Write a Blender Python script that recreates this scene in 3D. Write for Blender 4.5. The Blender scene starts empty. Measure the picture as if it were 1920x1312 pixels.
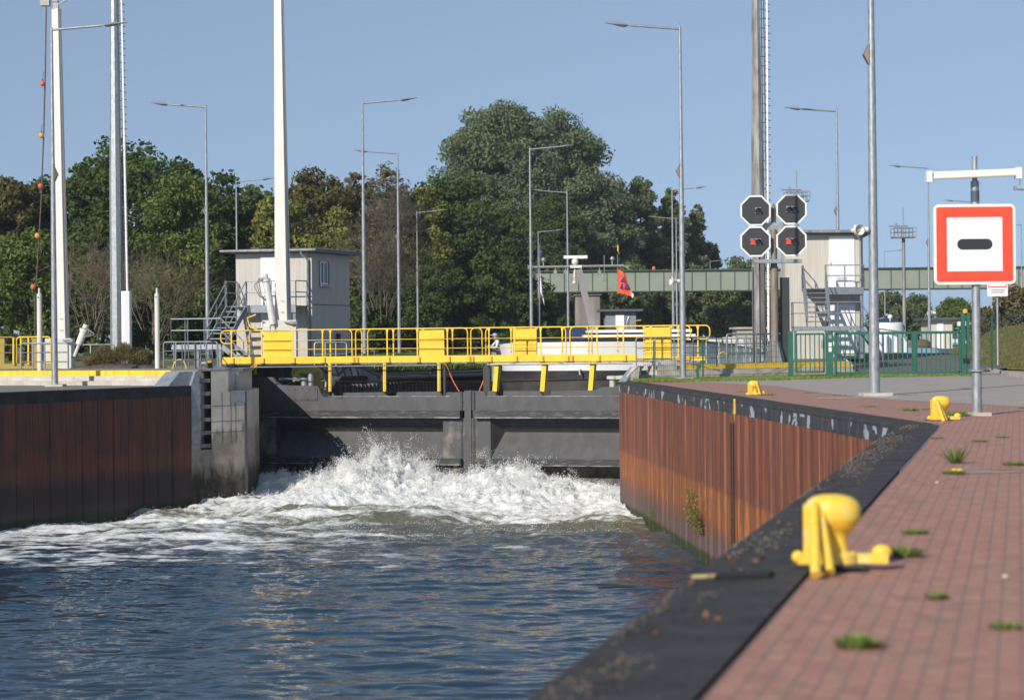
import bpy, math, random
import numpy as np
from mathutils import Vector, Matrix
C = bpy.context.scene
COL = C.collection
random.seed(7); RNG = np.random.default_rng(11)
# ---------------------------------------------------------------- camera
F, CX, HY, CZ = 3733.333, 960.0, 640.0, 1.4
ROLL = 0.0096
cam_d = bpy.data.cameras.new("camera"); cam = bpy.data.objects.new("camera", cam_d); COL.objects.link(cam)
cam.matrix_world = Matrix.Translation((0, 0, CZ)) @ Matrix.Rotation(math.radians(90), 4, 'X') @ Matrix.Rotation(-ROLL, 4, 'Z')
cam_d.lens = 70; cam_d.sensor_width = 36; cam_d.shift_y = -16 / 1920; cam_d.clip_end = 6000; cam_d.clip_start = 0.5
cam_d.dof.use_dof = True; cam_d.dof.focus_distance = 74; cam_d.dof.aperture_fstop = 2.0
C.camera = cam
# ---------------------------------------------------------------- sky and sun
SUN_EL, SUN_H = math.radians(29), (-0.545, -0.838)
W = bpy.data.worlds.new("World"); C.world = W; W.use_nodes = True
wn = W.node_tree.nodes; wl = W.node_tree.links
sky = wn.new("ShaderNodeTexSky"); sky.sky_type = 'NISHITA'; sky.sun_disc = False
sky.sun_elevation = SUN_EL; sky.sun_rotation = math.atan2(SUN_H[0], SUN_H[1])
sky.altitude = 300; sky.air_density = 1.0; sky.dust_density = 0.0; sky.ozone_density = 3.0
bg = wn["Background"]; bg.inputs[1].default_value = 0.135
tc = wn.new('ShaderNodeTexCoord'); sx = wn.new('ShaderNodeSeparateXYZ'); cx = wn.new('ShaderNodeCombineXYZ'); mz = wn.new('ShaderNodeMath'); mz.operation = 'MULTIPLY_ADD'
wl.new(tc.outputs['Generated'], sx.inputs[0]); wl.new(sx.outputs[0], cx.inputs[0]); wl.new(sx.outputs[1], cx.inputs[1]); wl.new(sx.outputs[2], mz.inputs[0]); wl.new(mz.outputs[0], cx.inputs[2])
mz.inputs[1].default_value = 0.75; mz.inputs[2].default_value = 0.22
wl.new(cx.outputs[0], sky.inputs[0])
hs = wn.new('ShaderNodeHueSaturation'); hs.inputs['Hue'].default_value = 0.493; hs.inputs['Saturation'].default_value = 0.78; wl.new(sky.outputs[0], hs.inputs['Color']); wl.new(hs.outputs[0], bg.inputs[0])
sd = bpy.data.lights.new("sun", 'SUN'); sd.energy = 4.9; sd.angle = math.radians(0.5); sd.color = (1, 0.93, 0.82)
sun = bpy.data.objects.new("sun", sd); COL.objects.link(sun)
SV = Vector((SUN_H[0] * math.cos(SUN_EL), SUN_H[1] * math.cos(SUN_EL), math.sin(SUN_EL)))
sun.rotation_euler = SV.to_track_quat('Z', 'Y').to_euler(); sun.location = (-30, -30, 40)
C.view_settings.view_transform = 'Standard'; C.view_settings.look = 'None'; C.view_settings.exposure = 0.0; C.view_settings.gamma = 1
C.cycles.max_bounces = 6; C.cycles.transparent_max_bounces = 6
C.cycles.use_denoising = True
# ---------------------------------------------------------------- measuring helpers (photo pixel -> world)
cr, sr = math.cos(ROLL), math.sin(ROLL)
def ray(px, py):
    u = (px - CX) / F; v = -(py - HY) / F
    return (u * cr + v * sr, 1.0, -u * sr + v * cr)
def V(px, py, d):
    r = ray(px, py); return Vector((r[0] * d, d, CZ + r[2] * d))
def D(px, py, z=0.0):
    return (z - CZ) / ray(px, py)[2]
def G(px, py, z=0.0):
    return V(px, py, D(px, py, z))
def XP(px, z, d):
    u = (px - CX) / F; return d * (u / cr + sr / cr * (z - CZ) / d)
class Plane:                       # vertical plane through p0 along unit direction t
    def __init__(s, p0, t):
        s.p = Vector((p0[0], p0[1], 0)); t = Vector((t[0], t[1], 0)); s.t = t.normalized(); s.n = Vector((s.t.y, -s.t.x, 0))
    def hit(s, px, py):
        r = Vector(ray(px, py)); k = s.p.dot(s.n) / r.dot(s.n)
        P = Vector((0, 0, CZ)) + r * k; return (P - s.p).dot(s.t), P.z
    def w(s, a, z, o=0.0):          # o: towards +n (towards the camera side)
        q = s.p + s.t * a + s.n * o; return Vector((q.x, q.y, z))
# ---------------------------------------------------------------- mesh builder
WL = {}
class MB:
    def __init__(s): s.v = []; s.f = []
    def add(s, vs, fs):
        k = len(s.v); s.v += [tuple(p) for p in vs]; s.f += [tuple(i + k for i in f) for f in fs]; return s
    def obox(s, c, a, b, d):
        c, a, b, d = map(Vector, (c, a, b, d))
        vs = [c + a * i + b * j + d * k for i in (-1, 1) for j in (-1, 1) for k in (-1, 1)]
        return s.add(vs, [(0, 1, 3, 2), (4, 6, 7, 5), (0, 4, 5, 1), (2, 3, 7, 6), (0, 2, 6, 4), (1, 5, 7, 3)])
    def box(s, c, size, rz=0.0):
        x, y, z = size; ca, sa = math.cos(rz), math.sin(rz)
        return s.obox(c, (ca * x / 2, sa * x / 2, 0), (-sa * y / 2, ca * y / 2, 0), (0, 0, z / 2))
    def beam(s, p, q, w, h, up=(0, 0, 1)):
        p, q = Vector(p), Vector(q); t = (q - p).normalized(); up = Vector(up)
        a = t.cross(up)
        if a.length < 1e-4: a = t.cross(Vector((1, 0, 0)))
        a.normalize(); b = a.cross(t).normalized()
        return s.obox((p + q) / 2, a * w / 2, (q - p) / 2, b * h / 2)
    def tube(s, pts, r, n=8, cap=True):
        pts = [Vector(p) for p in pts]; m = len(pts)
        rs = r if isinstance(r, (list, tuple)) else [r] * m
        nrm = None; vs = []
        for i, p in enumerate(pts):
            t = (pts[min(i + 1, m - 1)] - pts[max(i - 1, 0)])
            if t.length < 1e-9: t = Vector((0, 0, 1))
            t.normalize()
            if nrm is None:
                nrm = t.cross(Vector((0, 0, 1)))
                if nrm.length < 1e-3: nrm = t.cross(Vector((1, 0, 0)))
            nrm = (nrm - t * nrm.dot(t)).normalized(); bn = t.cross(nrm)
            for k in range(n):
                a = 2 * math.pi * k / n; vs.append(p + (nrm * math.cos(a) + bn * math.sin(a)) * rs[i])
        fs = [(i * n + k, i * n + (k + 1) % n, (i + 1) * n + (k + 1) % n, (i + 1) * n + k) for i in range(m - 1) for k in range(n)]
        if cap: fs += [tuple(range(n))[::-1], tuple((m - 1) * n + k for k in range(n))]
        return s.add(vs, fs)
    def lathe(s, prof, c=(0, 0, 0), n=16, sx=1, sy=1, rz=0):
        c = Vector(c); vs = []; ca, sa = math.cos(rz), math.sin(rz)
        for r, z in prof:
            for k in range(n):
                a = 2 * math.pi * k / n; x = r * math.cos(a) * sx; y = r * math.sin(a) * sy
                vs.append(c + Vector((x * ca - y * sa, x * sa + y * ca, z)))
        m = len(prof)
        fs = [(i * n + k, i * n + (k + 1) % n, (i + 1) * n + (k + 1) % n, (i + 1) * n + k) for i in range(m - 1) for k in range(n)]
        fs += [tuple(range(n))[::-1], tuple((m - 1) * n + k for k in range(n))]
        return s.add(vs, fs)
    def ball(s, c, r, n=12, sc=(1, 1, 1)):
        m = max(5, n // 2 + 1); pr = []
        for i in range(m + 1):
            a = -math.pi / 2 + math.pi * i / m; pr.append((max(1e-3, r * math.cos(a)) * 1.0, r * math.sin(a) * sc[2]))
        return s.lathe(pr, c, n, sc[0], sc[1])
    def prism(s, poly, off):
        off = Vector(off); n = len(poly); p = [Vector(q) for q in poly]
        fs = [tuple(range(n)), tuple(range(2 * n - 1, n - 1, -1))] + [(i, n + i, n + (i + 1) % n, (i + 1) % n) for i in range(n)]
        return s.add(p + [q + off for q in p], fs)
    def sheet(s, poly): return s.add(poly, [tuple(range(len(poly)))])
    def build(s, name, m, parent=None, smooth=None):
        off = WL.get(parent.name, Vector()) if parent else Vector()
        me = bpy.data.meshes.new(name)
        me.from_pydata([(p[0] - off.x, p[1] - off.y, p[2] - off.z) for p in s.v], [], s.f)
        me.update()
        if smooth is not None:
            me.polygons.foreach_set('use_smooth', [True] * len(me.polygons)); me.set_sharp_from_angle(angle=math.radians(smooth))
        o = bpy.data.objects.new(name, me); COL.objects.link(o); me.materials.append(m)
        if parent: o.parent = parent
        WL[o.name] = off
        return o
def fix_normals(o):
    import bmesh
    b = bmesh.new(); b.from_mesh(o.data); bmesh.ops.recalc_face_normals(b, faces=b.faces); b.to_mesh(o.data); b.free()
def thing(name, label, cat, loc=(0, 0, 0), group=None):
    o = bpy.data.objects.new(name, None); COL.objects.link(o); o.location = loc; o.empty_display_size = 0.2
    WL[o.name] = Vector(loc); o['label'] = label; o['category'] = cat
    if group: o['group'] = group
    return o
def tag(o, label, cat, group=None):
    o['label'] = label; o['category'] = cat
    if group: o['group'] = group
    return o
def struct(o): o['kind'] = 'structure'; return o
def stuff(o, label=None, cat=None):
    o['kind'] = 'stuff'
    if label: o['label'] = label; o['category'] = cat
    return o
def dup(root, loc, rz=0.0, label=None, scale=None, group=None):
    def rec(o, par):
        c = o.copy(); COL.objects.link(c); c.parent = par
        for ch in list(o.children): rec(ch, c)
        return c
    r = rec(root, None); r.location = loc; r.rotation_euler = (0, 0, rz)
    if scale: r.scale = scale
    if label: r['label'] = label
    if group: r['group'] = group
    return r
def rounded(pts, r, seg=5):
    """round the inner corners of a polyline"""
    pts = [Vector(p) for p in pts]; out = [pts[0]]
    for i in range(1, len(pts) - 1):
        a, b, c = pts[i - 1], pts[i], pts[i + 1]; u = (a - b); w = (c - b)
        k = min(r, u.length * .49, w.length * .49); p = b + u.normalized() * k; q = b + w.normalized() * k
        for j in range(seg + 1):
            t = j / seg; out.append(p * (1 - t) ** 2 + b * 2 * t * (1 - t) + q * t * t)
    out.append(pts[-1]); return out
# ---------------------------------------------------------------- materials
MAT = {}
def mat(name, col, rough=0.6, metal=0.0, var=0.0, vscale=3.0, bump=0.0, bscale=20.0, stretch=(1, 1, 1), col2=None, dirt=0.0, emit=None, spec=None, fac=(0.35, 0.65), coat=0):
    if name in MAT: return MAT[name]
    m = bpy.data.materials.new(name); m.use_nodes = True; nt = m.node_tree; n = nt.nodes; L = nt.links
    b = n["Principled BSDF"]; b.inputs['Roughness'].default_value = rough; b.inputs['Metallic'].default_value = metal
    b.inputs['Base Color'].default_value = (*col, 1)
    if coat: b.inputs['Coat Weight'].default_value = coat
    if spec is not None: b.inputs['Specular IOR Level'].default_value = spec
    if emit: b.inputs['Emission Color'].default_value = (*emit[0], 1); b.inputs['Emission Strength'].default_value = emit[1]
    if var or col2 or bump or dirt:
        g = n.new('ShaderNodeNewGeometry'); mp = n.new('ShaderNodeMapping'); L.new(g.outputs['Position'], mp.inputs[0]); mp.inputs['Scale'].default_value = stretch
    cur = None
    if var or col2:
        t = n.new('ShaderNodeTexNoise'); t.inputs['Scale'].default_value = vscale; t.inputs['Detail'].default_value = 7; t.inputs['Roughness'].default_value = .62
        L.new(mp.outputs[0], t.inputs[0])
        r = n.new('ShaderNodeValToRGB'); L.new(t.outputs[0], r.inputs[0])
        c2 = col2 if col2 else tuple(min(1, c * (1 + var)) for c in col); c1 = col if col2 else tuple(c * (1 - var) for c in col)
        r.color_ramp.elements[0].position = fac[0]; r.color_ramp.elements[1].position = fac[1]
        r.color_ramp.elements[0].color = (*c1, 1); r.color_ramp.elements[1].color = (*c2, 1); cur = r.outputs[0]
    if dirt:
        t = n.new('ShaderNodeTexNoise'); t.inputs['Scale'].default_value = 1.3; t.inputs['Detail'].default_value = 8; t.inputs['Roughness'].default_value = .7
        mp2 = n.new('ShaderNodeMapping'); L.new(g.outputs['Position'], mp2.inputs[0]); mp2.inputs['Scale'].default_value = (4, 4, .6); L.new(mp2.outputs[0], t.inputs[0])
        r2 = n.new('ShaderNodeMapRange'); L.new(t.outputs[0], r2.inputs[0]); r2.inputs[1].default_value = .5; r2.inputs[2].default_value = .75; r2.inputs[4].default_value = dirt
        mx = n.new('ShaderNodeMix'); mx.data_type = 'RGBA'; L.new(r2.outputs[0], mx.inputs[0])
        if cur: L.new(cur, mx.inputs[6])
        else: mx.inputs[6].default_value = (*col, 1)
        mx.inputs[7].default_value = (.07, .055, .04, 1); cur = mx.outputs[2]
    if cur: L.new(cur, b.inputs['Base Color'])
    if bump:
        t = n.new('ShaderNodeTexNoise'); t.inputs['Scale'].default_value = bscale; t.inputs['Detail'].default_value = 5; L.new(mp.outputs[0], t.inputs[0])
        bp = n.new('ShaderNodeBump'); bp.inputs['Strength'].default_value = bump; bp.inputs['Distance'].default_value = .02; L.new(t.outputs[0], bp.inputs['Height']); L.new(bp.outputs[0], b.inputs['Normal'])
    MAT[name] = m; return m
class N:            # small node-graph helper for the richer materials
    def __init__(s, name):
        s.m = bpy.data.materials.new(name); s.m.use_nodes = True; s.n = s.m.node_tree.nodes; s.L = s.m.node_tree.links
        s.b = s.n["Principled BSDF"]; s.g = s.n.new('ShaderNodeNewGeometry'); s.pos = s.g.outputs['Position']; MAT[name] = s.m
        sp = s.n.new('ShaderNodeSeparateXYZ'); s.L.new(s.pos, sp.inputs[0]); s.x, s.y, s.z = sp.outputs
    def inp(s, sock, v):
        if isinstance(v, bpy.types.NodeSocket): s.L.new(v, sock)
        elif isinstance(v, (tuple, list)) and len(v) == 3 and sock.type == 'RGBA': sock.default_value = (*v, 1)
        else: sock.default_value = v
    def map(s, vec, scale=(1, 1, 1), rot=(0, 0, 0), loc=(0, 0, 0)):
        q = s.n.new('ShaderNodeMapping'); s.inp(q.inputs[0], vec); q.inputs['Scale'].default_value = scale; q.inputs['Rotation'].default_value = rot; q.inputs['Location'].default_value = loc; return q.outputs[0]
    def noise(s, vec, scale, detail=6, rough=.6, dist=0):
        q = s.n.new('ShaderNodeTexNoise'); s.inp(q.inputs[0], vec); q.inputs['Scale'].default_value = scale; q.inputs['Detail'].default_value = detail; q.inputs['Roughness'].default_value = rough; q.inputs['Distortion'].default_value = dist; return q.outputs[0]
    def mr(s, v, a, b, c=0., d=1.):
        q = s.n.new('ShaderNodeMapRange'); s.inp(q.inputs[0], v)
        for i, k in enumerate((a, b, c, d)): q.inputs[i + 1].default_value = k
        return q.outputs[0]
    def ma(s, op, a, b=0.0):
        q = s.n.new('ShaderNodeMath'); q.operation = op; s.inp(q.inputs[0], a); s.inp(q.inputs[1], b); return q.outputs[0]
    def mix(s, f, a, b, mode='MIX'):
        q = s.n.new('ShaderNodeMix'); q.data_type = 'RGBA'; q.blend_type = mode; s.inp(q.inputs[0], f); s.inp(q.inputs[6], a); s.inp(q.inputs[7], b); return q.outputs[2]
    def bump(s, h, st=.5, dist=.02):
        q = s.n.new('ShaderNodeBump'); q.inputs['Strength'].default_value = st; q.inputs['Distance'].default_value = dist; s.inp(q.inputs['Height'], h); s.L.new(q.outputs[0], s.b.inputs['Normal'])
    def attr(s, name):
        q = s.n.new('ShaderNodeAttribute'); q.attribute_name = name; return q.outputs['Fac']
    def out(s, col, rough=.7):
        s.inp(s.b.inputs['Base Color'], col); s.inp(s.b.inputs['Roughness'], rough); return s.m

galv = mat('galvanised steel', (.26, .28, .30), .5, .55, col2=(.42, .44, .46), vscale=14, stretch=(1, 1, .35))
galvd = mat('weathered galvanised steel', (.17, .16, .15), .6, .3, col2=(.36, .36, .36), vscale=4, stretch=(1, 1, .2))
galv_rail = mat('grey railing steel', (.24, .27, .31), .5, .4, var=.15, vscale=8)
white = mat('white paint', (.74, .74, .72), .4, var=.06, vscale=2)
white2 = mat('cream white paint', (.62, .61, .56), .45, var=.06, vscale=1.5)
doorw = mat('white door plastic', (.82, .83, .85), .35)
yel = mat('yellow paint', (.80, .52, .03), .42, var=.08, vscale=3, dirt=.25)
yelk = mat('yellow kerb paint', (.78, .52, .04), .6, var=.12, vscale=6, dirt=.5)
blk = mat('black metal', (.02, .02, .022), .45)
blkm = mat('matt black', (.012, .012, .014), .8)
grn = mat('green gate paint', (.025, .125, .085), .4, var=.1)
grnd = mat('dark green fence paint', (.01, .09, .06), .45)
rust = mat('rusty steel', (.16, .07, .035), .8, col2=(.32, .15, .07), vscale=6)
rope = mat('brown rope', (.12, .085, .06), .9, var=.3, vscale=10)
orange = mat('orange hose', (.75, .16, .06), .5)
redbuoy = mat('faded red buoy', (.62, .12, .06), .5, var=.2, vscale=8)
orbuoy = mat('orange buoy', (.75, .3, .02), .5, var=.15, vscale=8)
glass = mat('dark glass', (.03, .05, .05), .08, spec=.8)
q = N('worn yellow bollard paint'); tc_ = q.n.new('ShaderNodeTexCoord'); ob_ = tc_.outputs['Object']
a = q.noise(ob_, 7, 6, .65); e = q.noise(ob_, 16, 7, .72); f1 = q.noise(q.map(ob_, (9, 9, 1.5)), 3, 6, .65)
c = q.mix(q.mr(a, .3, .7), (.80, .50, .03), (.84, .60, .10)); c = q.mix(q.mr(a, .52, .66, 0, .6), c, (.74, .60, .28)); c = q.mix(q.mr(f1, .56, .68, 0, .5), c, (.38, .26, .08)); c = q.mix(q.mr(e, .655, .67), c, (.10, .04, .02))
yelf = q.out(c, q.mr(a, .3, .7, .4, .6)); q.bump(q.ma('ADD', a, e), .25, .006)
# ---------------------------------------------------------------- layout constants
ZW, ZU = -4.15, 0.48           # tail water level, plateau level (quay top = 0)
RB = Vector((3.55, 66.3, 0))   # far end of the right approach wall
RC = Vector((6.1, 31.6, 0))    # kink of the quay
nd = Vector((0.2545, 1, 0)).normalized()
RN = RC - nd * 60              # the quay runs on behind the camera
LA = Vector((-15.37, 59.8, 0)); LB = Vector((XP(358, -.1, 67.4), 67.4, 0)); ld = (LB - LA).normalized(); LF = LA - ld * 75
AX = Vector((.297, .955, 0)).normalized(); GT = Vector((.955, -.297, 0)).normalized()
GP = Plane((-9.95, 77.0), GT)
PB = Vector((XP(460, -1, 69.1), 69.1, 0))
# ---------------------------------------------------------------- ground materials
def paver(name, ang, ca, cb, bw, rh, mort=(.13, .095, .08)):
    q = N(name); mp = q.map(q.pos, (1, 1, 0), (0, 0, -ang))
    t = q.n.new('ShaderNodeTexBrick'); q.L.new(mp, t.inputs[0]); t.inputs['Scale'].default_value = 1
    t.inputs['Brick Width'].default_value = bw; t.inputs['Row Height'].default_value = rh; t.inputs['Mortar Size'].default_value = .007; t.inputs['Mortar Smooth'].default_value = .2
    t.inputs['Color1'].default_value = (*ca, 1); t.inputs['Color2'].default_value = (*cb, 1); t.inputs['Mortar'].default_value = (*mort, 1)
    big = q.noise(q.pos, .5, 6, .6); fine = q.noise(q.pos, 40, 4, .7); mid = q.noise(q.pos, 5, 5, .6)
    c = q.mix(q.mr(big, .3, .7, 0, .35), t.outputs[0], (.34, .21, .165)); c = q.mix(q.mr(fine, .3, .8, 0, .35), c, (.56, .39, .32)); c = q.mix(q.mr(mid, .52, .72, 0, .6), c, (.15, .105, .09)); bg_ = q.noise(q.map(q.pos, (1, .25, 1), (0, 0, -ang)), 1.7, 5, .65); c = q.mix(q.mr(bg_, .55, .75, 0, .5), c, (.19, .15, .12)); vr = q.noise(q.map(mp, (4.7, 7.3, 1)), 1.0, 1, .5); c = q.mix(q.mr(vr, .35, .65, 0, .35), c, (.28, .14, .11))
    q.bump(q.ma('ADD', q.ma('MULTIPLY', t.outputs[1], -1.), q.ma('MULTIPLY', fine, .3)), .35, .006); return q.out(c, .8)
ang = math.atan2(nd.y, nd.x)
pav = paver('red paving bricks', ang, (.365, .157, .112), (.45, .212, .152), .20, .1)
q = N('asphalt paving'); f1 = q.noise(q.pos, 60, 4, .7); f2 = q.noise(q.pos, .7, 6, .6)
asph = q.out(q.mix(q.mr(f2, .3, .7), q.mix(q.mr(f1, .35, .7), (.25, .22, .195), (.40, .36, .33)), q.mix(q.mr(f1, .35, .7), (.30, .265, .24), (.46, .41, .37))), .85)
asphd = mat('dark asphalt ramp', (.11, .095, .095), .9, col2=(.16, .145, .14), vscale=3)
q = N('coping steel'); a = q.noise(q.pos, 2.2, 7, .65); b2 = q.noise(q.pos, 30, 4, .7)
cop_top = q.out(q.mix(q.mr(b2, .35, .8, 0, .5), q.mix(q.mr(a, .35, .7), (.025, .026, .03), (.065, .063, .065)), (.10, .09, .08)), .8); q.b.inputs['Specular IOR Level'].default_value = .2; q.bump(b2, .3, .004)
q = N('peeling coping face'); a = q.noise(q.map(q.pos, (1.3, 1.3, 1.2)), 1.7, 7, .5, .4); e = q.noise(q.map(q.pos, (6, 6, .5)), 1.2, 3, .5)
base = q.mix(q.mr(e, .4, .6), (.03, .033, .04), (.06, .063, .07)); cop_face = q.out(q.mix(q.mr(a, .585, .595), base, (.36, .40, .46)), .55)
# sheet pile rust
def pile_mat(name, dark):
    q = N(name); st = q.noise(q.map(q.pos, (5, 5, .22)), 1.6, 7, .65); st2 = q.noise(q.map(q.pos, (9, 9, .5)), 2.3, 6, .6); cl = q.noise(q.pos, .9, 6, .6); fi = q.noise(q.pos, 26, 5, .7)
    zz = q.ma('ADD', q.z, q.ma('MULTIPLY', q.ma('SUBTRACT', st, .5), .5))
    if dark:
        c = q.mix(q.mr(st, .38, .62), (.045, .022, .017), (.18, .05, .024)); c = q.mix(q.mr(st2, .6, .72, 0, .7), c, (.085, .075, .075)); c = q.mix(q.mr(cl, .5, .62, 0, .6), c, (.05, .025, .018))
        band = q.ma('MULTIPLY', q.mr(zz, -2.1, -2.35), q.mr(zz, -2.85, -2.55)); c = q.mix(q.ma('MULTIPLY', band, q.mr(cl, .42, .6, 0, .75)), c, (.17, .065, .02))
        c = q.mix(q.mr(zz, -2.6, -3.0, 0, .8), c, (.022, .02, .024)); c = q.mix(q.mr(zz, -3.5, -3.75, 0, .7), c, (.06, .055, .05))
    else:
        c = q.mix(q.mr(st, .38, .62), (.12, .038, .024), (.27, .088, .042)); c = q.mix(q.mr(st2, .56, .68, 0, .75), c, (.12, .085, .075)); s3 = q.noise(q.map(q.pos, (14, 14, .12)), 1.3, 4, .6); c = q.mix(q.mr(s3, .58, .66, 0, .7), c, (.42, .20, .10)); c = q.mix(q.mr(s3, .42, .34, 0, .7), c, (.07, .035, .03)); c = q.mix(q.mr(cl, .55, .75, 0, .4), c, (.12, .05, .035))
        band = q.mr(zz, -2.18, -2.28); lo = q.mr(zz, -3.55, -2.9)
        oc = q.mix(q.mr(st2, .42, .6), (.23, .075, .03), (.43, .16, .05)); c = q.mix(q.ma('MULTIPLY', q.ma('MULTIPLY', band, lo), q.mr(st, .30, .55, .35, .95)), c, oc)
        c = q.mix(q.mr(zz, -3.05, -3.6, 0, .8), c, (.13, .10, .095))
    c = q.mix(q.mr(q.z, -3.82, -3.95), c, q.mix(q.mr(fi, .3, .7), (.012, .02, .006), (.06, .08, .02)))
    c = q.mix(q.mr(fi, .3, .8, 0, .35), c, (.03, .018, .013)); q.bump(q.ma('ADD', st2, fi), .5, .015); return q.out(c, .75)
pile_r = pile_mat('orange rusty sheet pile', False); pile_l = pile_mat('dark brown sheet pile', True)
q = N('stained concrete'); a = q.noise(q.map(q.pos, (3, 3, .4)), 1.6, 7, .65); e = q.noise(q.pos, 1.1, 7, .65); f1 = q.noise(q.pos, 25, 5, .7)
zz = q.ma('ADD', q.z, q.ma('MULTIPLY', q.ma('SUBTRACT', a, .5), 1.6))
c = q.mix(q.mr(e, .35, .65), (.38, .355, .32), (.52, .49, .44)); c = q.mix(q.mr(a, .60, .68, 0, .75), c, (.11, .10, .09))
c = q.mix(q.mr(zz, -1.5, -1.7, 0, .75), c, q.mix(q.mr(e, .42, .62), (.14, .105, .07), (.30, .26, .215))); c = q.mix(q.mr(zz, -2.7, -3.2, 0, .95), c, q.mix(q.mr(e, .45, .6), (.02, .02, .013), (.10, .082, .06)))
conc = q.out(c, .85); q.bump(f1, .4, .01)
concl = mat('light concrete', (.42, .38, .33), .85, col2=(.56, .52, .46), vscale=2.5, stretch=(1, 1, 2), bump=.3, dirt=.35)
concd = mat('dark painted concrete', (.045, .055, .075), .7, col2=(.10, .11, .13), vscale=3, stretch=(1, 1, .4), dirt=.3)
steelcl = mat('steel edge cladding', (.20, .23, .27), .5, .4, col2=(.33, .36, .40), vscale=3)
gravel = mat('gravel strip', (.13, .12, .11), .95, col2=(.26, .25, .22), vscale=30, bump=.6, bscale=60)
soil = mat('brown soil', (.06, .045, .04), .95, col2=(.11, .085, .07), vscale=6)
q = N('grass ground'); a = q.noise(q.pos, .6, 6, .6); e = q.noise(q.pos, 14, 5, .7)
grassg = q.out(q.mix(q.mr(a, .3, .7), q.mix(q.mr(e, .3, .7), (.05, .075, .02), (.10, .12, .035)), q.mix(q.mr(e, .3, .7), (.10, .10, .035), (.19, .17, .07))), .95)
# ---------------------------------------------------------------- ground
def sheetz(name, poly, z, m):
    b = MB(); b.sheet([(p[0], p[1], z) for p in poly]); o = b.build(name, m); me = o.data
    if me.polygons[0].normal.z < 0: me.flip_normals()
    return struct(o)
cw = .66
def inset(a, b, side):   # offset of line a-b
    t = (b - a).normalized(); n = Vector((-t.y, t.x, 0)) * side; return a + n * cw, b + n * cw
def isect(p, t, q_, u):
    den = t.x * u.y - t.y * u.x; w = q_ - p; k = (w.x * u.y - w.y * u.x) / den; return p + t * k
t1 = (RB - RC).normalized(); n1 = Vector((t1.y, -t1.x, 0)); n2 = Vector((nd.y, -nd.x, 0))
IC = isect(RC + n1 * cw, t1, RC + n2 * cw, nd); IB = RB + n1 * cw; INr = RN + n2 * cw
# right retaining wall line
KR0 = Vector((4.45, 70.3, 0)); KR1 = G(1480, 705.6); KR1.z = 0; kd = (KR1 - KR0).normalized(); KR2 = KR0 + kd * 10.2; KR2b = Vector((16.5, 99.6, 0))
KR3 = Vector((60, 100, 0))
asb = [G(*p) for p in ((1262, 716), (1330, 717), (1453, 724), (1541, 737), (1665, 749), (1920, 763), (2300, 785))]
sheetz('red_paving', [INr, IC, IB, KR0] + [KR1, KR2, KR2b, KR3, (80, 20, 0), (80, -40, 0)], 0.0, pav)
sheetz('asphalt_yard', [asb[0], asb[1], asb[2], asb[3], asb[4], asb[5], asb[6], (60, 60, 0), KR3 - Vector((0, .1, 0)), KR2b + Vector((.1, -.1, 0)), KR2 + Vector((.1, -.1, 0)), KR1 + Vector((.2, -.9, 0)), KR0 + kd * 3 + Vector((.6, -.8, 0))], 0.004, asph)
# coping: right
def coping(name, A, B, nin, label, seg=1.0, h=.32):
    t = (B - A); L_ = t.length; t.normalize(); k = int(L_ / seg); root = thing(name, label, 'coping', A)
    top, face, jbs = MB(), MB(), []
    for i in range(k):
        a = A + t * (i * L_ / k + .004); b = A + t * ((i + 1) * L_ / k - .004)
        dz = random.uniform(-.002, .002)
        pr = [(0.035, .0), (.012, -.012), (0, -.035)]
        ta = [a + nin * .035, a + nin * cw, b + nin * cw, b + nin * .035]
        up = Vector((0, 0, .022 + dz))
        top.sheet([p + up for p in ta][::-1])
        rim = [(.035, .022 + dz), (.012, .012), (0.0, -.015), (0.0, -.06)]
        for j in range(3):
            (o1, z1), (o2, z2) = rim[j], rim[j + 1]
            top.sheet([a + nin * o1 + Vector((0, 0, z1)), b + nin * o1 + Vector((0, 0, z1)), b + nin * o2 + Vector((0, 0, z2)), a + nin * o2 + Vector((0, 0, z2))])
        face.sheet([a + Vector((0, 0, -.06)) , b + Vector((0, 0, -.06)), b + Vector((0, 0, -h)), a + Vector((0, 0, -h))])
    for i in range(k):
        if k > 20: jj = A + t * (i * L_ / k); (lambda J: J.sheet([jj - t * .012 + nin * -.002 + Vector((0, 0, -.03)), jj + t * .012 + nin * -.002 + Vector((0, 0, -.03)), jj + t * .012 + nin * -.002 + Vector((0, 0, -h)), jj - t * .012 + nin * -.002 + Vector((0, 0, -h))]))(jbs.append(MB()) or jbs[-1])
    top.sheet([A + nin * .05 + Vector((0, 0, .004)), A + nin * cw + Vector((0, 0, .004)), B + nin * cw + Vector((0, 0, .004)), B + nin * .05 + Vector((0, 0, .004))])
    face.sheet([A + nin * .03 + Vector((0, 0, 0)), B + nin * .03, B + nin * .03 + Vector((0, 0, -h)), A + nin * .03 + Vector((0, 0, -h))])
    o = top.build('cap', cop_top, root)
    for J in jbs: J.build('joint_line', mat('brown joint', (.16, .11, .08), .8), root)
    face.build('face_plate', cop_face, root); return root
coping('quay_coping', RC, RB, n1, 'black quay edge with pale peeling paint above the orange sheet piling')
coping('quay_coping', RN, RC, n2, 'blurred dark quay edge strip in the foreground beside the red paving', seg=3.0)
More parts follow.
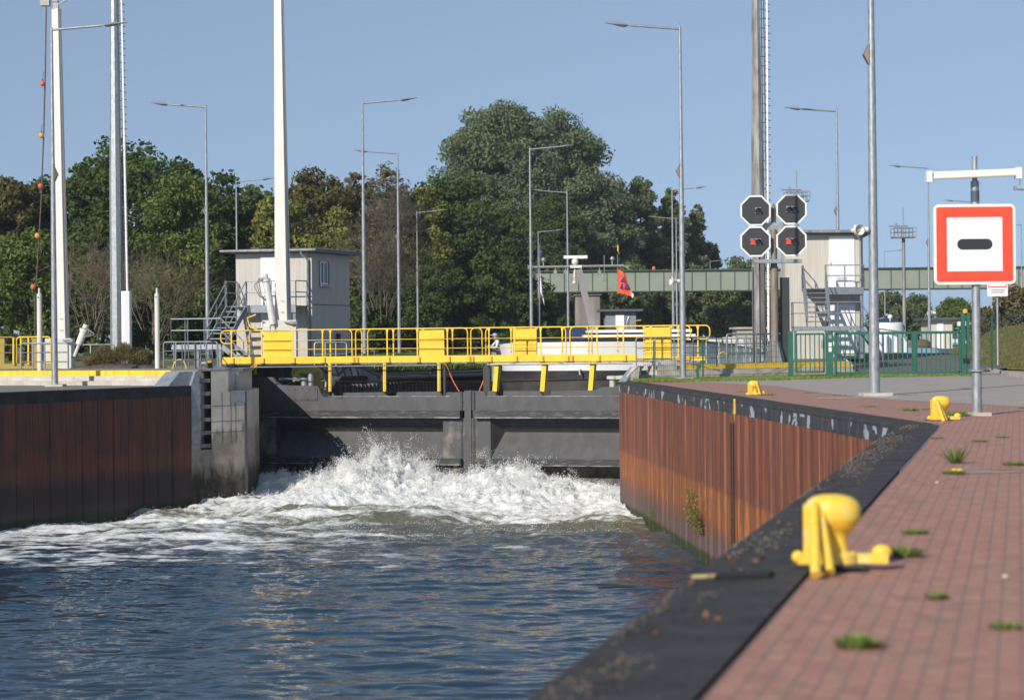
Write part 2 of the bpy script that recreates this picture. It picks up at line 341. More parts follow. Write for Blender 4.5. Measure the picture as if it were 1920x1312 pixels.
def piles(name, A, B, nout, ztop, zbot, m, label, w=.62, dep=.05):
    t = (B - A); L_ = t.length; t.normalize(); pts = []; s0 = 0.0; i = 0; rr_ = random.Random(3)
    while s0 < L_ - w:
        wi = w * (rr_.choice((.45, .8, 1.0, .62)) if dep > .04 else 1.0); o = rr_.uniform(.3, 1.0) * dep if i % 2 else rr_.uniform(-.2, .25) * dep
        jit = rr_.uniform(-.01, .01)
        for (ss, oo) in ((.0, o * .5), (.015, -.035), (.035, o * .5), (.07, o + jit), (wi * .5, o + jit + .01), (wi - .07, o + jit), (wi - .03, o * .5)):
            pts.append(A + t * (s0 + ss) + nout * oo)
        s0 += wi; i += 1
    pts.append(B)
    b = MB(); n = len(pts); vs = [p + Vector((0, 0, ztop)) for p in pts] + [p + Vector((0, 0, zbot)) for p in pts]
    b.add(vs, [(i, i + 1, n + i + 1, n + i) for i in range(n - 1)]); o = b.build(name, m); fix_normals(o); return tag(o, label, 'sheet piling')
piles('sheet_pile_wall', RC, RB, -n1, -.30, -6, pile_r, 'orange rusty sheet pile wall along the right side of the water')
piles('sheet_pile_wall', RN, RC, -n2, -.30, -6, pile_r, 'sheet pile wall under the foreground quay edge, seen only by its mirror in the water')
nl = Vector((-ld.y, ld.x, 0))   # inwards (land) for left wall
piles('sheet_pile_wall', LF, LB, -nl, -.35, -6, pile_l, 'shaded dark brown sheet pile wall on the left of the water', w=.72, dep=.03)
# left coping
t = thing('quay_coping', 'dark plain quay edge above the shaded brown sheet piling on the left', 'coping', LA)
b = MB(); L_ = (LB - LF).length; k = int(L_ / 2.4)
for i in range(k):
    a = LF + ld * (i * L_ / k + .006); c = LF + ld * ((i + 1) * L_ / k - .006)
    b.prism([a + Vector((0, 0, -.36)) - nl * .02, c + Vector((0, 0, -.36)) - nl * .02, c + Vector((0, 0, .01)) - nl * .02, a + Vector((0, 0, .01)) - nl * .02], nl * .6)
b.build('cap', mat('dark steel capping', (.022, .024, .028), .7, spec=.2, col2=(.045, .047, .052), vscale=2), t)
# left quay ground and steps
SL0 = Vector((-18.4, 71.4, 0)); SL1 = Vector((-11.9, 68.35, 0)); sdv = (SL1 - SL0).normalized(); SF = SL0 - sdv * 60; SN = Vector((-sdv.y, sdv.x, 0))
sheetz('quay_paving', [LF + nl * .55, LB + nl * .55, SL1, SF, (-90, 40, 0)], 0.0, gravel)
st = thing('concrete_steps', 'pale concrete steps with a yellow painted edge behind the left lamp post', 'steps', SL0)
b = MB(); kb = MB(); hs = [.17, .34, .48]
S1 = SL1 + sdv * .5
b.prism([SF, S1, S1 + Vector((0, 0, .155)), SF + Vector((0, 0, .155))], SN * 3)
b.prism([SF + SN * .32 + Vector((0, 0, .155)), S1 + SN * .32 + Vector((0, 0, .155)), S1 + SN * .32 + Vector((0, 0, .325)), SF + SN * .32 + Vector((0, 0, .325))], SN * 2.5)
b.build('step_block', concl, st)
KE = S1 - sdv * .75
kb.prism([SF + SN * .64 + Vector((0, 0, .325)), KE + SN * .64 + Vector((0, 0, .325)), KE + SN * .64 + Vector((0, 0, ZU + .03)), SF + SN * .64 + Vector((0, 0, ZU + .03))], SN * .45)
kb.build('yellow_edge', yelk, st)
b = MB(); b.prism([KE + SN * .64 + Vector((0, 0, .325)), S1 + SN * .64 + Vector((0, 0, .325)), S1 + SN * .64 + Vector((0, 0, ZU)), KE + SN * .64 + Vector((0, 0, ZU))], SN * .45); b.build('end_block', concl, st)
# plateau left: canal edge from pier along chamber axis
CL0 = GP.w(0.2, 0); CLf = CL0 + AX * 42
CR0 = GP.w(17.6, 0); CRf = CR0 + AX * 42
P1 = SF + SN * 1.05; P2 = S1 + SN * 1.05
LOWL = [G(668, 700, .48), G(714, 706, .0)]
sheetz('ground', [P1, P2, Vector((PB.x, PB.y + .6, 0)), CL0 - AX * .3, CL0 + AX * 6, CL0 + AX * 30, CLf, (CLf.x, 3000, 0), (-2500, 3000, 0), (-2500, 80, 0)], ZU, grassg)
sheetz('plateau_paving', [P1 + Vector((0, .02, 0)), P2, Vector((PB.x - .3, PB.y + .62, 0)), CL0 - AX * .25, CL0 + AX * 5.5, CL0 + AX * 5.5 - GT * 3, SF + Vector((0, 26, 0))], ZU + .004, mat('pale plateau paving', (.2, .19, .17), .9, col2=(.3, .28, .25), vscale=4))
KRi = Vector((-kd.y, kd.x, 0))
sheetz('ground', [KR0 + KRi * .4, KR2 + KRi * .4, KR2b, KR3, (2500, KR3.y, 0), (2500, 3000, 0), (CRf.x, 3000, 0), CRf, CR0 + AX * 2.2], ZU, mat('right plateau paving', (.16, .15, .14), .9, col2=(.24, .23, .21), vscale=4))
sheetz('canal_end', [CLf, CRf, (CRf.x, 3000, 0), (CLf.x, 3000, 0)], ZU, grassg)
# right retaining wall with yellow edge
st = thing('retaining_wall', 'pale concrete retaining wall with yellow painted top edge behind the wire fence', 'wall', KR0)
b = MB(); b.prism([KR0 + Vector((0, 0, -.1)), KR2 + Vector((0, 0, -.1)), KR2 + Vector((0, 0, .16)), KR0 + Vector((0, 0, .16))], KRi * .6)
b.prism([KR0 + kd * .9 + KRi * .1 + Vector((0, 0, .16)), KR2 + KRi * .1 + Vector((0, 0, .16)), KR2 + KRi * .1 + Vector((0, 0, .34)), KR0 + kd * .9 + KRi * .1 + Vector((0, 0, .34))], KRi * .6)
b.prism([KR0 + kd * .9 + KRi * .2 + Vector((0, 0, .34)), KR0 + kd * 2.1 + KRi * .2 + Vector((0, 0, .34)), KR0 + kd * 2.1 + KRi * .2 + Vector((0, 0, ZU)), KR0 + kd * .9 + KRi * .2 + Vector((0, 0, ZU))], KRi * .5)
b.build('wall_block', concl, st)
b = MB(); b.prism([KR0 + kd * 2.1 + KRi * .18 + Vector((0, 0, .34)), KR2 + KRi * .18 + Vector((0, 0, .34)), KR2 + KRi * .18 + Vector((0, 0, ZU + .03)), KR0 + kd * 2.1 + KRi * .18 + Vector((0, 0, ZU + .03))], KRi * .5); b.build('yellow_edge', yelk, st)
# dark ramp behind the sliding gate
b = MB(); a0 = G(1614, 700); a1 = G(1835, 698); b.sheet([(a0.x, a0.y, .01), (a1.x, a1.y, .01), (a1.x + 12, a1.y + 22, .60), (a0.x + 3.2, a0.y + 24, .60)]); struct(b.build('road_ramp', asphd))
# concrete frame beneath lamp feet / joints
# ---------------------------------------------------------------- noise
_P = RNG.random((256, 256))
def vnoise(x, y):
    xi = np.floor(x).astype(int); yi = np.floor(y).astype(int); fx = x - xi; fy = y - yi
    fx = fx * fx * fx * (fx * (fx * 6 - 15) + 10); fy = fy * fy * fy * (fy * (fy * 6 - 15) + 10)
    g = lambda a, b_: _P[a & 255, b_ & 255]
    return (g(xi, yi) * (1 - fx) + g(xi + 1, yi) * fx) * (1 - fy) + (g(xi, yi + 1) * (1 - fx) + g(xi + 1, yi + 1) * fx) * fy
def fbm(x, y, o=4, l=2.03, g=.5):
    s = 0; a = 1; t = 0
    for i in range(o): s = s + a * vnoise(x + 17.3 * i, y + 9.1 * i); t += a; a *= g; x = x * l; y = y * l
    return s / t
# ---------------------------------------------------------------- water
def sm(a, b_, x): t = np.clip((x - a) / (b_ - a), 0, 1); return t * t * (3 - 2 * t)
_cs = [(0.2, .12), (1.0, .3), (2.2, .45), (3.6, .6), (4.6, .85), (5.6, 1.3), (6.4, 1.45), (7.3, 1.1), (8.0, .65), (8.8, .45), (9.6, .6), (10.5, .95), (11.4, .85), (12.6, .5), (13.8, .3), (15.5, .2), (17.5, .1)]
def crest(s): return np.interp(s, [c[0] for c in _cs], [c[1] for c in _cs]) * .84
def sq(x, y):
    dx = x - GP.p.x; dy = y - GP.p.y
    return dx * GT.x + dy * GT.y, -(dx * AX.x + dy * AX.y)
def water_h(x, y):
    s, q_ = sq(x, y)
    turb = np.exp(-np.clip(q_ - 3, 0, 99) / 9.0)
    calm = 1 - turb
    # wind ripples
    wx = x + .5 * fbm(x * .6, y * .6, 2); wy = y + .6 * fbm(x * .5 + 40, y * .5, 2)
    r = (fbm(wx * .55, wy * 1.5, 4, 2.1, .5) - .5) * .14
    r += (fbm(wx * 1.5 + 30, wy * 4.2 + 8, 3, 2.0, .48) - .5) * .044
    r += .010 * np.sin((wy * 5.3 + wx * .8) + 4 * fbm(x * .5, y * .5, 2))
    # turbulence
    rid = 1 - np.abs(2 * fbm(x * .55 + 9, y * .7, 5, 2.1, .55) - 1)
    rid2 = 1 - np.abs(2 * fbm(x * 1.7 + 3, y * 2.0 + 5, 4, 2.1, .6) - 1)
    tb = (rid - .72) * .9 + (rid2 - .75) * .28
    sh = sm(-.5, 2.2, q_) * (1 - sm(3.0, 9.5, q_)) * .85 + .15 * (1 - sm(8, 13, q_))
    bil = 1 - np.abs(2 * fbm(x * 1.1 + 50, y * 1.1, 4, 2.0, .55) - 1)
    mound = crest(s) * sh * (0.58 + 1.15 * (bil - .5))
    return ZW + r * (.35 + .65 * calm) + tb * turb * .95 + (fbm(x * .28 + 7, y * .5, 3) - .5) * .75 * np.exp(-((q_ - 12) / 7) ** 2) + mound, turb, tb, mound, q_, s
xs = np.concatenate([np.linspace(-70, -18.5, 20), np.arange(-18, 9.5, .055), np.linspace(10, 30, 10)])
ys = np.concatenate([np.linspace(-60, 27.5, 25), np.arange(28, 79.5, .06), [80, 82]])
X, Y = np.meshgrid(xs, ys); Zh, turb, tb, mound, Q, S_ = water_h(X, Y)
Zh = np.where((Y < 27.9) | (X < -18.2) | (X > 9.6), ZW, Zh)
strk = fbm(X * .45 + 3, Y * 1.7, 5, 2.1, .58); strk2 = fbm(X * 1.6 + 11, Y * 4.5, 4, 2.1, .6); lace = 1 - np.abs(2 * fbm(X * .9 + 2.0 * strk, Y * 2.1, 5, 2.05, .6) - 1)
lefty = np.interp(X, [-16, -8, 0, 6], [1.0, .85, .55, .30])
bias = np.interp(Q, [-1, 4.5, 8, 11, 15, 20, 25, 30, 40], [1, .98, .78, .62, .66, .64, .52, .22, 0]) * np.where(Q > 12, lefty * 1.12, 1)
foam = sm(.50, .72, (strk * .45 + strk2 * .25 + lace * .30) + (bias - .66) * .75 + mound * .35 + np.clip(tb, 0, 1) * .35)
murk = np.interp(Q, [0, 10, 17, 24], [1, .85, .25, 0])
def grid_mesh(name, X, Y, Z, m, attrs):
    ny, nx = X.shape; me = bpy.data.meshes.new(name); co = np.stack([X, Y, Z], -1).reshape(-1, 3).astype(np.float32)
    i = np.arange(nx * ny).reshape(ny, nx); q_ = np.stack([i[:-1, :-1], i[:-1, 1:], i[1:, 1:], i[1:, :-1]], -1).reshape(-1, 4)
    me.vertices.add(len(co)); me.vertices.foreach_set('co', co.ravel()); me.loops.add(q_.size); me.loops.foreach_set('vertex_index', q_.ravel().astype(np.int32))
    me.polygons.add(len(q_)); me.polygons.foreach_set('loop_start', np.arange(0, q_.size, 4, dtype=np.int32)); me.polygons.foreach_set('use_smooth', np.ones(len(q_), bool)); me.update()
    for k, v in attrs.items():
        at = me.attributes.new(k, 'FLOAT', 'POINT'); at.data.foreach_set('value', v.astype(np.float32).ravel())
    me.materials.append(m); o = bpy.data.objects.new(name, me); COL.objects.link(o); return o
q = N('river water'); fo = q.attr('foam'); mu = q.attr('murk')
fn = q.noise(q.map(q.pos, (1, 2.2, 1)), 9, 5, .65); f2 = q.ma('MULTIPLY', fo, q.mr(fn, .25, .6, .55, 1.0)); 
wc = q.mix(mu, (.015, .038, .064), (.19, .175, .105))
colr = q.mix(f2, wc, q.mix(q.mr(fn, .3, .7), (.60, .63, .64), (.82, .83, .82))); q.out(colr, q.mr(f2, 0, .6, .045, .7)); q.b.inputs['IOR'].default_value = 1.33
nb = q.noise(q.map(q.pos, (1, 2.4, 1)), 3.0, 3, .5); q.bump(q.ma('ADD', q.ma('MULTIPLY', nb, q.mr(mu, 0, .6, .45, 1.5)), q.ma('MULTIPLY', q.ma('MULTIPLY', fn, fo), 1.2)), .5, .035)
struct(grid_mesh('water', X, Y, Zh, q.m, {'foam': foam, 'murk': murk}))
# spray and boiling white water
def tets(name, P, R, m):
    n = len(P); base = np.array([[1, 1, 1], [1, -1, -1], [-1, 1, -1], [-1, -1, 1]], float) / 1.732
    A = RNG.normal(size=(n, 3, 3)); Q_, _ = np.linalg.qr(A); v = np.einsum('kj,nij->nki', base, Q_) * R[:, None, None] + P[:, None, :]
    me = bpy.data.meshes.new(name); me.vertices.add(n * 4); me.vertices.foreach_set('co', v.astype(np.float32).ravel())
    f = np.array([[0, 1, 2], [0, 3, 1], [0, 2, 3], [1, 3, 2]]); idx = (f[None] + 4 * np.arange(n)[:, None, None]).astype(np.int32)
    me.loops.add(idx.size); me.loops.foreach_set('vertex_index', idx.ravel()); me.polygons.add(n * 4); me.polygons.foreach_set('loop_start', np.arange(0, idx.size, 3, dtype=np.int32))
    me.polygons.foreach_set('use_smooth', np.ones(n * 4, bool))
    me.update(); me.materials.append(m); o = bpy.data.objects.new(name, me); COL.objects.link(o); return o
def world_sq(s, q_): return GP.p.x + GT.x * s - AX.x * q_, GP.p.y + GT.y * s - AX.y * q_
PT = []; RR = []
# (a) froth hugging the billows
n = 330000
s = RNG.uniform(.3, 17.2, n); qd = np.abs(RNG.normal(3.2, 2.6, n)); x, y = world_sq(s, qd); h = water_h(x, y)
cl = fbm(x * 2.2, y * 2.2, 3, 2.1, .6); keep = RNG.random(n) < np.clip(h[3] * 1.7, 0.02, 1) * sm(.40, .60, cl)
x, y, z, mo = x[keep], y[keep], h[0][keep], h[3][keep]; k = len(x)
PT.append(np.stack([x, y, z + np.abs(RNG.normal(0, .07, k)) + RNG.random(k) ** 4 * .30 * np.clip(mo * 1.6, .2, 1)], -1)); RR.append(RNG.uniform(.008, .026, k))
# (b) ballistic fingers of spray
for j in range(1000):
    s0 = float(RNG.choice([RNG.uniform(1.0, 16.5), RNG.normal(6.2, 1.3), RNG.normal(10.8, 1.3), RNG.uniform(3, 9)])); q0 = abs(RNG.normal(2.6, 1.3)); cz = float(crest(s0))
    x0, y0 = world_sq(s0, q0); h0 = float(water_h(np.array([x0]), np.array([y0]))[0][0])
    vz = min(RNG.gamma(2.4, .34) * (.75 + 1.5 * cz), 4.3); vh = RNG.normal(0, .9, 2) + np.array([0, -.4]); kk = int(RNG.uniform(25, 110)); tt = RNG.uniform(0, 1, kk) ** 1.2 * (2 * vz / 9.8) * RNG.uniform(.35, 1.0)
    spread = .02 + .13 * tt[:, None]
    p = np.stack([x0 + vh[0] * tt, y0 + vh[1] * tt, h0 - .05 + vz * tt - 4.9 * tt * tt], -1) + RNG.normal(size=(kk, 3)) * spread
    PT.append(p); RR.append(RNG.uniform(.005, .022, kk) * (1.25 - .6 * tt / (tt.max() + 1e-6)))
# (c) fine isolated drops over the gate
n = 700; s = RNG.normal(5.8, 1.8, n); qd = RNG.uniform(.3, 5, n); x, y = world_sq(s, qd); PT.append(np.stack([x, y, ZW + .5 + RNG.gamma(1.6, .34, n) * 1.0 * np.exp(-((s - 5.8) / 3) ** 2)], -1)); RR.append(RNG.uniform(.006, .014, n))
# (d) little breaking crests farther down the stream and along the left wall
n = 60000; x = RNG.uniform(-16, 6, n); y = RNG.uniform(56, 73, n); h = water_h(x, y); fo_ = (h[2] > .10) & (RNG.random(n) < np.clip(h[1] * 1.0, 0, 1)); x, y, z = x[fo_], y[fo_], h[0][fo_]; k = len(x)
PT.append(np.stack([x, y, z + RNG.random(k) ** 3 * .12], -1)); RR.append(RNG.uniform(.006, .018, k))
P_ = np.concatenate(PT); R_ = np.concatenate(RR); ok = P_[:, 2] > ZW - .3; lz = (P_[:, 0] < RB.x - .1) | (P_[:, 1] > RB.y + .3); ok &= lz; P_, R_ = P_[ok], R_[ok]
spraym = mat('white spray', (.88, .89, .88), .6); spraym.node_tree.nodes["Principled BSDF"].inputs['Subsurface Weight'].default_value = 0.0
stuff(tets('spray', P_, R_, spraym), 'white spray and froth boiling up in front of the lock gates', 'spray')
# chamber water
sheetz('chamber_water', [CL0 + AX * .3, CR0 + AX * .3, CRf, CLf], -1.15, mat('dark chamber water', (.02, .022, .018), .35, spec=.15))
# ---------------------------------------------------------------- lock head pier (left)
gs = GP.hit
pier = thing('lock_pier', 'stained concrete lock pier with a ladder recess left of the gate', 'pier', LB)
FP = Plane((LB.x, LB.y), (PB.x - LB.x, PB.y - LB.y))
def fp(px, py, o=0.0): a, z = FP.hit(px, py); return FP.w(a, z, o)
def fa(px): return FP.hit(px, 760)[0]
zt = ZU + .02; back = Vector((0, 4.5, 0))
def fblock(bm, a0, a1, z0, z1, dep=4.0, o=0.0):
    bm.prism([FP.w(a0, z0, o), FP.w(a1, z0, o), FP.w(a1, z1, o), FP.w(a0, z1, o)], Vector((0, dep, 0)))
b = MB(); A0, A1, A2, A3, A4 = 0, fa(375), fa(396), fa(428), fa(458)
fblock(b, A0 + .0, A1, -6, .06); fblock(b, A2, A3, -6, zt); fblock(b, A1, A2, -6, FP.hit(385, 843)[1]); fblock(b, A1, A2, -6, zt, 3.6, -.4)
fblock(b, A3, A4, -6, -.22)
fblock(b, A3, A4 + .05, -.22, zt, 3.5, -.35)
b.build('concrete_body', conc, pier)
b = MB()  # board joints
for z in (-.72, -1.25, -1.62): fblock(b, A2 + .02, A4 - .05, z, z + .018, .02, .008)
for a in (A2 + .45, A3 + .1, A3 + .3): fblock(b, a, a + .014, -2.0, -.25, .02, .009)
b.build('formwork_joint', mat('concrete joint', (.12, .11, .10), .9), pier)
b = MB(); pr = []
for i in range(9):
    an = math.pi / 2 * i / 8; pr.append((A4 + .18 * math.sin(an), -.18 + .18 * math.cos(an)))
def arcw(r_, z0, z1, name, m):
    bb = MB(); ps = [FP.w(A4 + r_ * math.sin(t), 0, 0) - FP.n * (r_ - r_ * math.cos(t)) for t in [math.pi / 2 * i / 6 for i in range(7)]]
    ps.append(FP.w(A4 + r_, 0, -1.2)); ps.append(Vector((CL0.x, CL0.y, 0)) - AX * .3)
    n = len(ps); bb.add([p + Vector((0, 0, z1)) for p in ps] + [p + Vector((0, 0, z0)) for p in ps], [(i, i + 1, n + i + 1, n + i) for i in range(n - 1)])
    o = bb.build(name, m, pier); fix_normals(o); return o
arcw(.26, -6, -.24, 'rounded_corner', mat('steel corner guard', (.10, .105, .11), .55, .3, col2=(.2, .2, .2), vscale=3, stretch=(1, 1, .3), dirt=.5))
b = MB(); b.prism([FP.w(A3 + .03, -.24, .03), FP.w(A4 + .24, -.24, -.2), FP.w(A4 + .24, -.24, -1.3), FP.w(A3 + .03, -.24, -1.3)], (0, 0, .03)); fblock(b, A3 + .1, A4 + .02, -.62, -.24, .02, .02)
b.build('bumper_ledge', steelcl, pier)
b = MB()
b.prism([FP.w(A0, -1.95, .02), FP.w(A1 - .03, -1.95, .02), FP.w(A1 - .03, zt, .02), FP.w(A1 - .18, zt, .02), FP.w(A0, .02, .02)], -FP.n * .6)
b.prism([FP.w(A0 - .9, -.02, -.1), FP.w(A0, -.02, -.1), FP.w(A1 - .18, zt - .02, -.1), FP.w(A1 - .75, zt - .02, -.1)], -FP.n * .8)
b.build('steel_cladding', steelcl, pier)
for k in range(6):
    b = MB(); z = FP.hit(385, 713 + k * 24.5)[1]; fblock(b, A1 + .01, A2 - .01, z - .07, z + .06, .14, -.04); b.build('rung', mat('ladder rung concrete', (.16, .165, .17), .7, var=.2), pier)
b = MB(); b.beam(FP.w(A1 + .1, -2.2, -.28), FP.w(A1 + .1, .2, -.28), .05, .1); b.build('ladder_rail', galvd, pier)
b = MB(); fblock(b, A3, A4 + .22, zt - .05, zt + .05, 3.0, -.34); fblock(b, A0 + .3, A3, zt - .01, zt + .05, 3.0, .01); b.build('top_slab', mat('grey slab', (.2, .2, .2), .8, col2=(.3, .3, .3), vscale=3, dirt=.3), pier)
# right pier end piece above the quay corner
rp = thing('lock_pier', 'slanting steel edged concrete end piece at the right end of the walkway', 'pier', KR0)
b = MB(); a = KR0 + Vector((-.25, -.1, 0)); b.prism([V(1197, 712, 69.4), V(1166, 716, 69.2), V(1186, 688, 69.3), V(1196, 686, 69.3), V(1200, 687, 69.35)], (.2, 2.2, 0)); b.build('concrete_body', concl, rp)
b = MB(); b.prism([V(1159, 716, 69.1), V(1173, 716, 69.1), V(1196, 686.5, 69.5), V(1181, 688, 69.5)], (0.3, .9, 0)); b.build('steel_cladding', steelcl, rp)
b = MB(); c = V(1148, 712, 71.5); b.lathe([(.10, -.25), (.10, .02), (.2, .03), (.2, .14), (.05, .15)], c, 14); b.beam(c + Vector((.1, 0, .08)), c + Vector((.75, 0, .12)), .3, .12)
tag(b.build('gate_anchor', mat('pale anchor paint', (.5, .5, .45), .5, dirt=.4)), 'pale anchor collar at the right end of the lock gate', 'gate anchor')
# hinge-side wall behind right quay corner
b = MB(); b.prism([RB + n1 * .3, KR0 + Vector((0, -1, 0)), KR0 + Vector((3, -1, 0)), RB + n1 * 3], (0, 0, -6)); tag(b.build('recess_wall', conc), 'concrete side wall behind the right quay corner, hidden by the piling', 'wall')
# ---------------------------------------------------------------- lock gate leaves
gm = mat('dark grey gate paint', (.060, .060, .064), .55, .1, col2=(.085, .085, .09), vscale=3, stretch=(1, 1, .5), dirt=.15)
gml = mat('scuffed gate flange', (.036, .038, .043), .45, .2, col2=(.22, .21, .20), vscale=7, stretch=(.4, .4, 4), fac=(.52, .75))
gmb = mat('algae stained gate', (.035, .033, .03), .7, col2=(.12, .115, .10), vscale=2.5, stretch=(2, 2, .6), dirt=.6)
gme = mat('mud stained gate edge', (.07, .07, .074), .6, col2=(.26, .22, .17), vscale=1.1, stretch=(1, 1, .8), fac=(.50, .68))
ZTOP = gs(760, 734)[1]; ZF1, ZF2 = gs(760, 769)[1], gs(760, 783)[1]; ZR = gs(760, 858)[1]; ZR2 = gs(760, 870)[1]
wedge = mat('worn pale gate edge', (.08, .08, .08), .6, col2=(.38, .36, .33), vscale=2.2, stretch=(1, 1, 5), fac=(.42, .6))
def leaf(px0, px1, rx0, rx1, prof, label, end1, flat_end):
    g = thing('lock_gate', label, 'lock gate', GP.w(gs(px0, 780)[0], ZW))
    S = lambda px: gs(px, 790)[0]
    s0, s1, r0_, r1_ = S(px0), S(px1) if px1 < 1160 else 17.5, S(rx0), (S(rx1) if rx1 < 1160 else 16.2)
    top = [GP.w(gs(px, 735)[0], gs(px, py)[1]) for px, py in prof]
    poly = [GP.w(s0, ZF1)] + top + [GP.w(s1, ZF1)]
    if px1 >= 1160: poly = [GP.w(s0, ZF1)] + top + [GP.w(17.5, top[-1].z), GP.w(17.5, ZF1)]
    b = MB(); b.prism(poly, -GP.n * .18); b.build('top_plate', gm, g)
    b = MB()
    def blk_(sa, sb, za, zb, o0, o1): b.prism([GP.w(sa, za, o1), GP.w(sb, za, o1), GP.w(sb, zb, o1), GP.w(sa, zb, o1)], -GP.n * (o1 - o0))
    blk_(s0 + .18, s1 - .12, ZF2, ZF1, -.1, .24); b.build('flange', gml, g)
    b = MB(); blk_(s0 + .18, s1 - .12, ZR2, ZR, -.1, .24); b.build('flange', gml, g)
    b = MB(); blk_(s0, r0_, -6, ZF2, -.5, .02); b.build('end_plate', gme, g); b = MB(); blk_(r1_, s1, -6, ZF2, -.5, .02); b.build('end_plate', gme, g)
    for (zt_, zb_, m) in ((ZF2, ZR, gm), (ZR2, -5.6, gmb)):
        b = MB(); h = zt_ - zb_; dp = .62; ta, tb_ = (.35 if not flat_end else 0), .30
        A = [(r0_, zt_, 0), (r1_, zt_, 0), (r1_, zb_, 0), (r0_, zb_, 0)]; zi = zt_ - (.55 if zt_ > -2 else .45)
        tb = .35 if flat_end else 0
        I = [(r0_ + ta, zi, -dp), (r1_ - tb * .0, zi, -dp), (r1_, zi - .03, -dp), (r0_ + ta, zi - .03, -dp)]
        a = [GP.w(*p) for p in A]; i_ = [GP.w(*p) for p in I]; vs = a + i_
        b.add(vs, [(0, 1, 5, 4), (4, 5, 6, 7), (7, 6, 2, 3), (0, 4, 7, 3), (1, 2, 6, 5)]); b.build('recessed_panel', m, g)
    b = MB(); blk_(s0 + .05, s1 - .05, -5.8, ZF1 + .1, -1.1, -.72); b.build('rear_frame', gm, g)
    b = MB(); blk_(s0 + .2, s1 - .15, ZF2 + .0, ZF2 + .035, .2, .246); b.build('worn_edge', wedge, g)
    b = MB(); blk_(s0 + .2, s1 - .15, ZR2 + .0, ZR2 + .03, .2, .246); b.build('worn_edge', wedge, g)
    b = MB(); blk_(s0 + (3.2 if flat_end else .6), s1 - .6, ZTOP - .19, ZTOP - .165, 0, .012); b.build('worn_edge', wedge, g)
    # rubber seal strip
    b = MB(); blk_(s0 + .2, s1 - .15, ZF2 - .02, ZF2, .0, .2); blk_(s0 + .2, s1 - .15, ZR2 - .02, ZR2, .0, .2); b.build('seal_strip', blkm, g)
    b = MB(); sv = S(end1); blk_(sv - .04, sv + .04, ZR2 - .6, ZTOP, .021, .045)
    b.build('edge_seal', gml, g)
    return g
prof1 = [(472, 708), (478, 707), (512, 707), (518, 716), (528, 722), (596, 724), (602, 738), (607, 744), (621, 745), (623, 736), (629, 745), (642, 746), (644, 736), (713, 735), (718, 735), (726, 743), (742, 743), (744, 735), (815, 734), (824, 734), (829, 743), (834, 745), (838, 735), (872, 735)]
prof2 = [(884, 733), (907, 733), (912, 744), (916, 733), (927, 733), (931, 742), (943, 743), (944, 733), (1013, 733), (1018, 742), (1032, 743), (1033, 733), (1103, 732), (1118, 731), (1126, 726), (1160, 723)]
g1 = leaf(472, 872, 518, 831, prof1, 'left leaf of the dark grey lock gate, half in shadow', 866, True)
g2 = leaf(884, 1200, 920, 1190, prof2, 'right leaf of the dark grey lock gate beside the orange piling', 889, False)
b = MB(); s_ = gs(878, 800)[0]; b.beam(GP.w(s_, -5.5, -.35), GP.w(s_, ZTOP + .03, -.35), .26, .8, GP.n); b.build('meeting_post', gm, g1)
b = MB()
c = gs(573, 737); b.prism([GP.w(c[0] - .5, c[1] - .27, .03), GP.w(c[0] + .5, c[1] - .27, .03), GP.w(c[0] + .5, c[1] + .2, .03), GP.w(c[0] - .5, c[1] + .2, .03)], -GP.n * .03)
b.build('bolted_cover', gm, g1)
for i in range(4):
    for zz in (-.22, .15): b = MB(); b.ball(GP.w(c[0] - .42 + i * .28, c[1] + zz, .04), .02, 6); b.build('bolt', blk, g1)
# ---------------------------------------------------------------- yellow walkway over the gate
wk = thing('walkway', 'bright yellow railed walkway along the top of the lock gates', 'walkway', GP.w(0, .65))
def sx(px, o=-.3): # walkway plane a little in front of the gate
    PW = Plane((GP.p + GP.n * o)[:2], GT); return PW.hit(px, 650)[0]
OF, OB = -.30, -1.2
ZD0, ZD1, ZM1, ZM2, ZTR = .63, .90, 1.17, 1.52, 1.92
def W_(a, z, o=OF): return GP.w(a, z, o)
def rail_run(posts, loop0, loop1, o, root, kick=True):
    a0, a1 = posts[0], posts[-1]
    b = MB(); r = .026
    def end(a, ext, kind):
        if kind == 'hoop': return [W_(a + ext * .45, ZTR, o), W_(a + ext * .45, 1.42, o), W_(a, 1.42, o)]
        return [W_(a + ext * .0, ZTR, o), W_(a, ZD0 + .1, o)]
    pts = end(a0, -1, loop0)[::-1] + end(a1, 1, loop1)
    b.tube(rounded(pts, .2), r, 8); b.build('top_rail', yel, root, 60)
    for z in (ZM1, ZM2):
        b = MB(); b.tube([W_(a0, z, o), W_(a1, z, o)], .016, 6); b.build('mid_rail', yel, root, 60)
    for i, a in enumerate(posts):
        if (i == 0 and loop0 != 'hoop') or (i == len(posts) - 1 and loop1 != 'hoop'): continue
        b = MB(); b.beam(W_(a, ZD0 + .05, o), W_(a, ZTR, o), .05, .03, GP.n); b.prism([W_(a - .03, ZTR - .14, o + .012), W_(a + .03, ZTR - .14, o + .012), W_(a + .055, ZTR - .02, o + .012), W_(a - .055, ZTR - .02, o + .012)], -GP.n * .02)
        b.build('rail_post', yel, root)
    if kick:
        for a in posts:
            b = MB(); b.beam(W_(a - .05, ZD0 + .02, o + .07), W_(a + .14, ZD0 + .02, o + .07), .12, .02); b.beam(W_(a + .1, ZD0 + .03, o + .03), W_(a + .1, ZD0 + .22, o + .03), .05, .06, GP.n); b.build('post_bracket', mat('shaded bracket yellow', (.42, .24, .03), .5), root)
secs = [([434, 491, 548.5, 605, 660], 'hoop', ''), ([667, 726, 782.7, 839, 877], '', ''), ([883, 917, 965, 1014, 1061], '', ''), ([1069, 1119.5, 1169, 1220, 1272], '', 'hoop')]
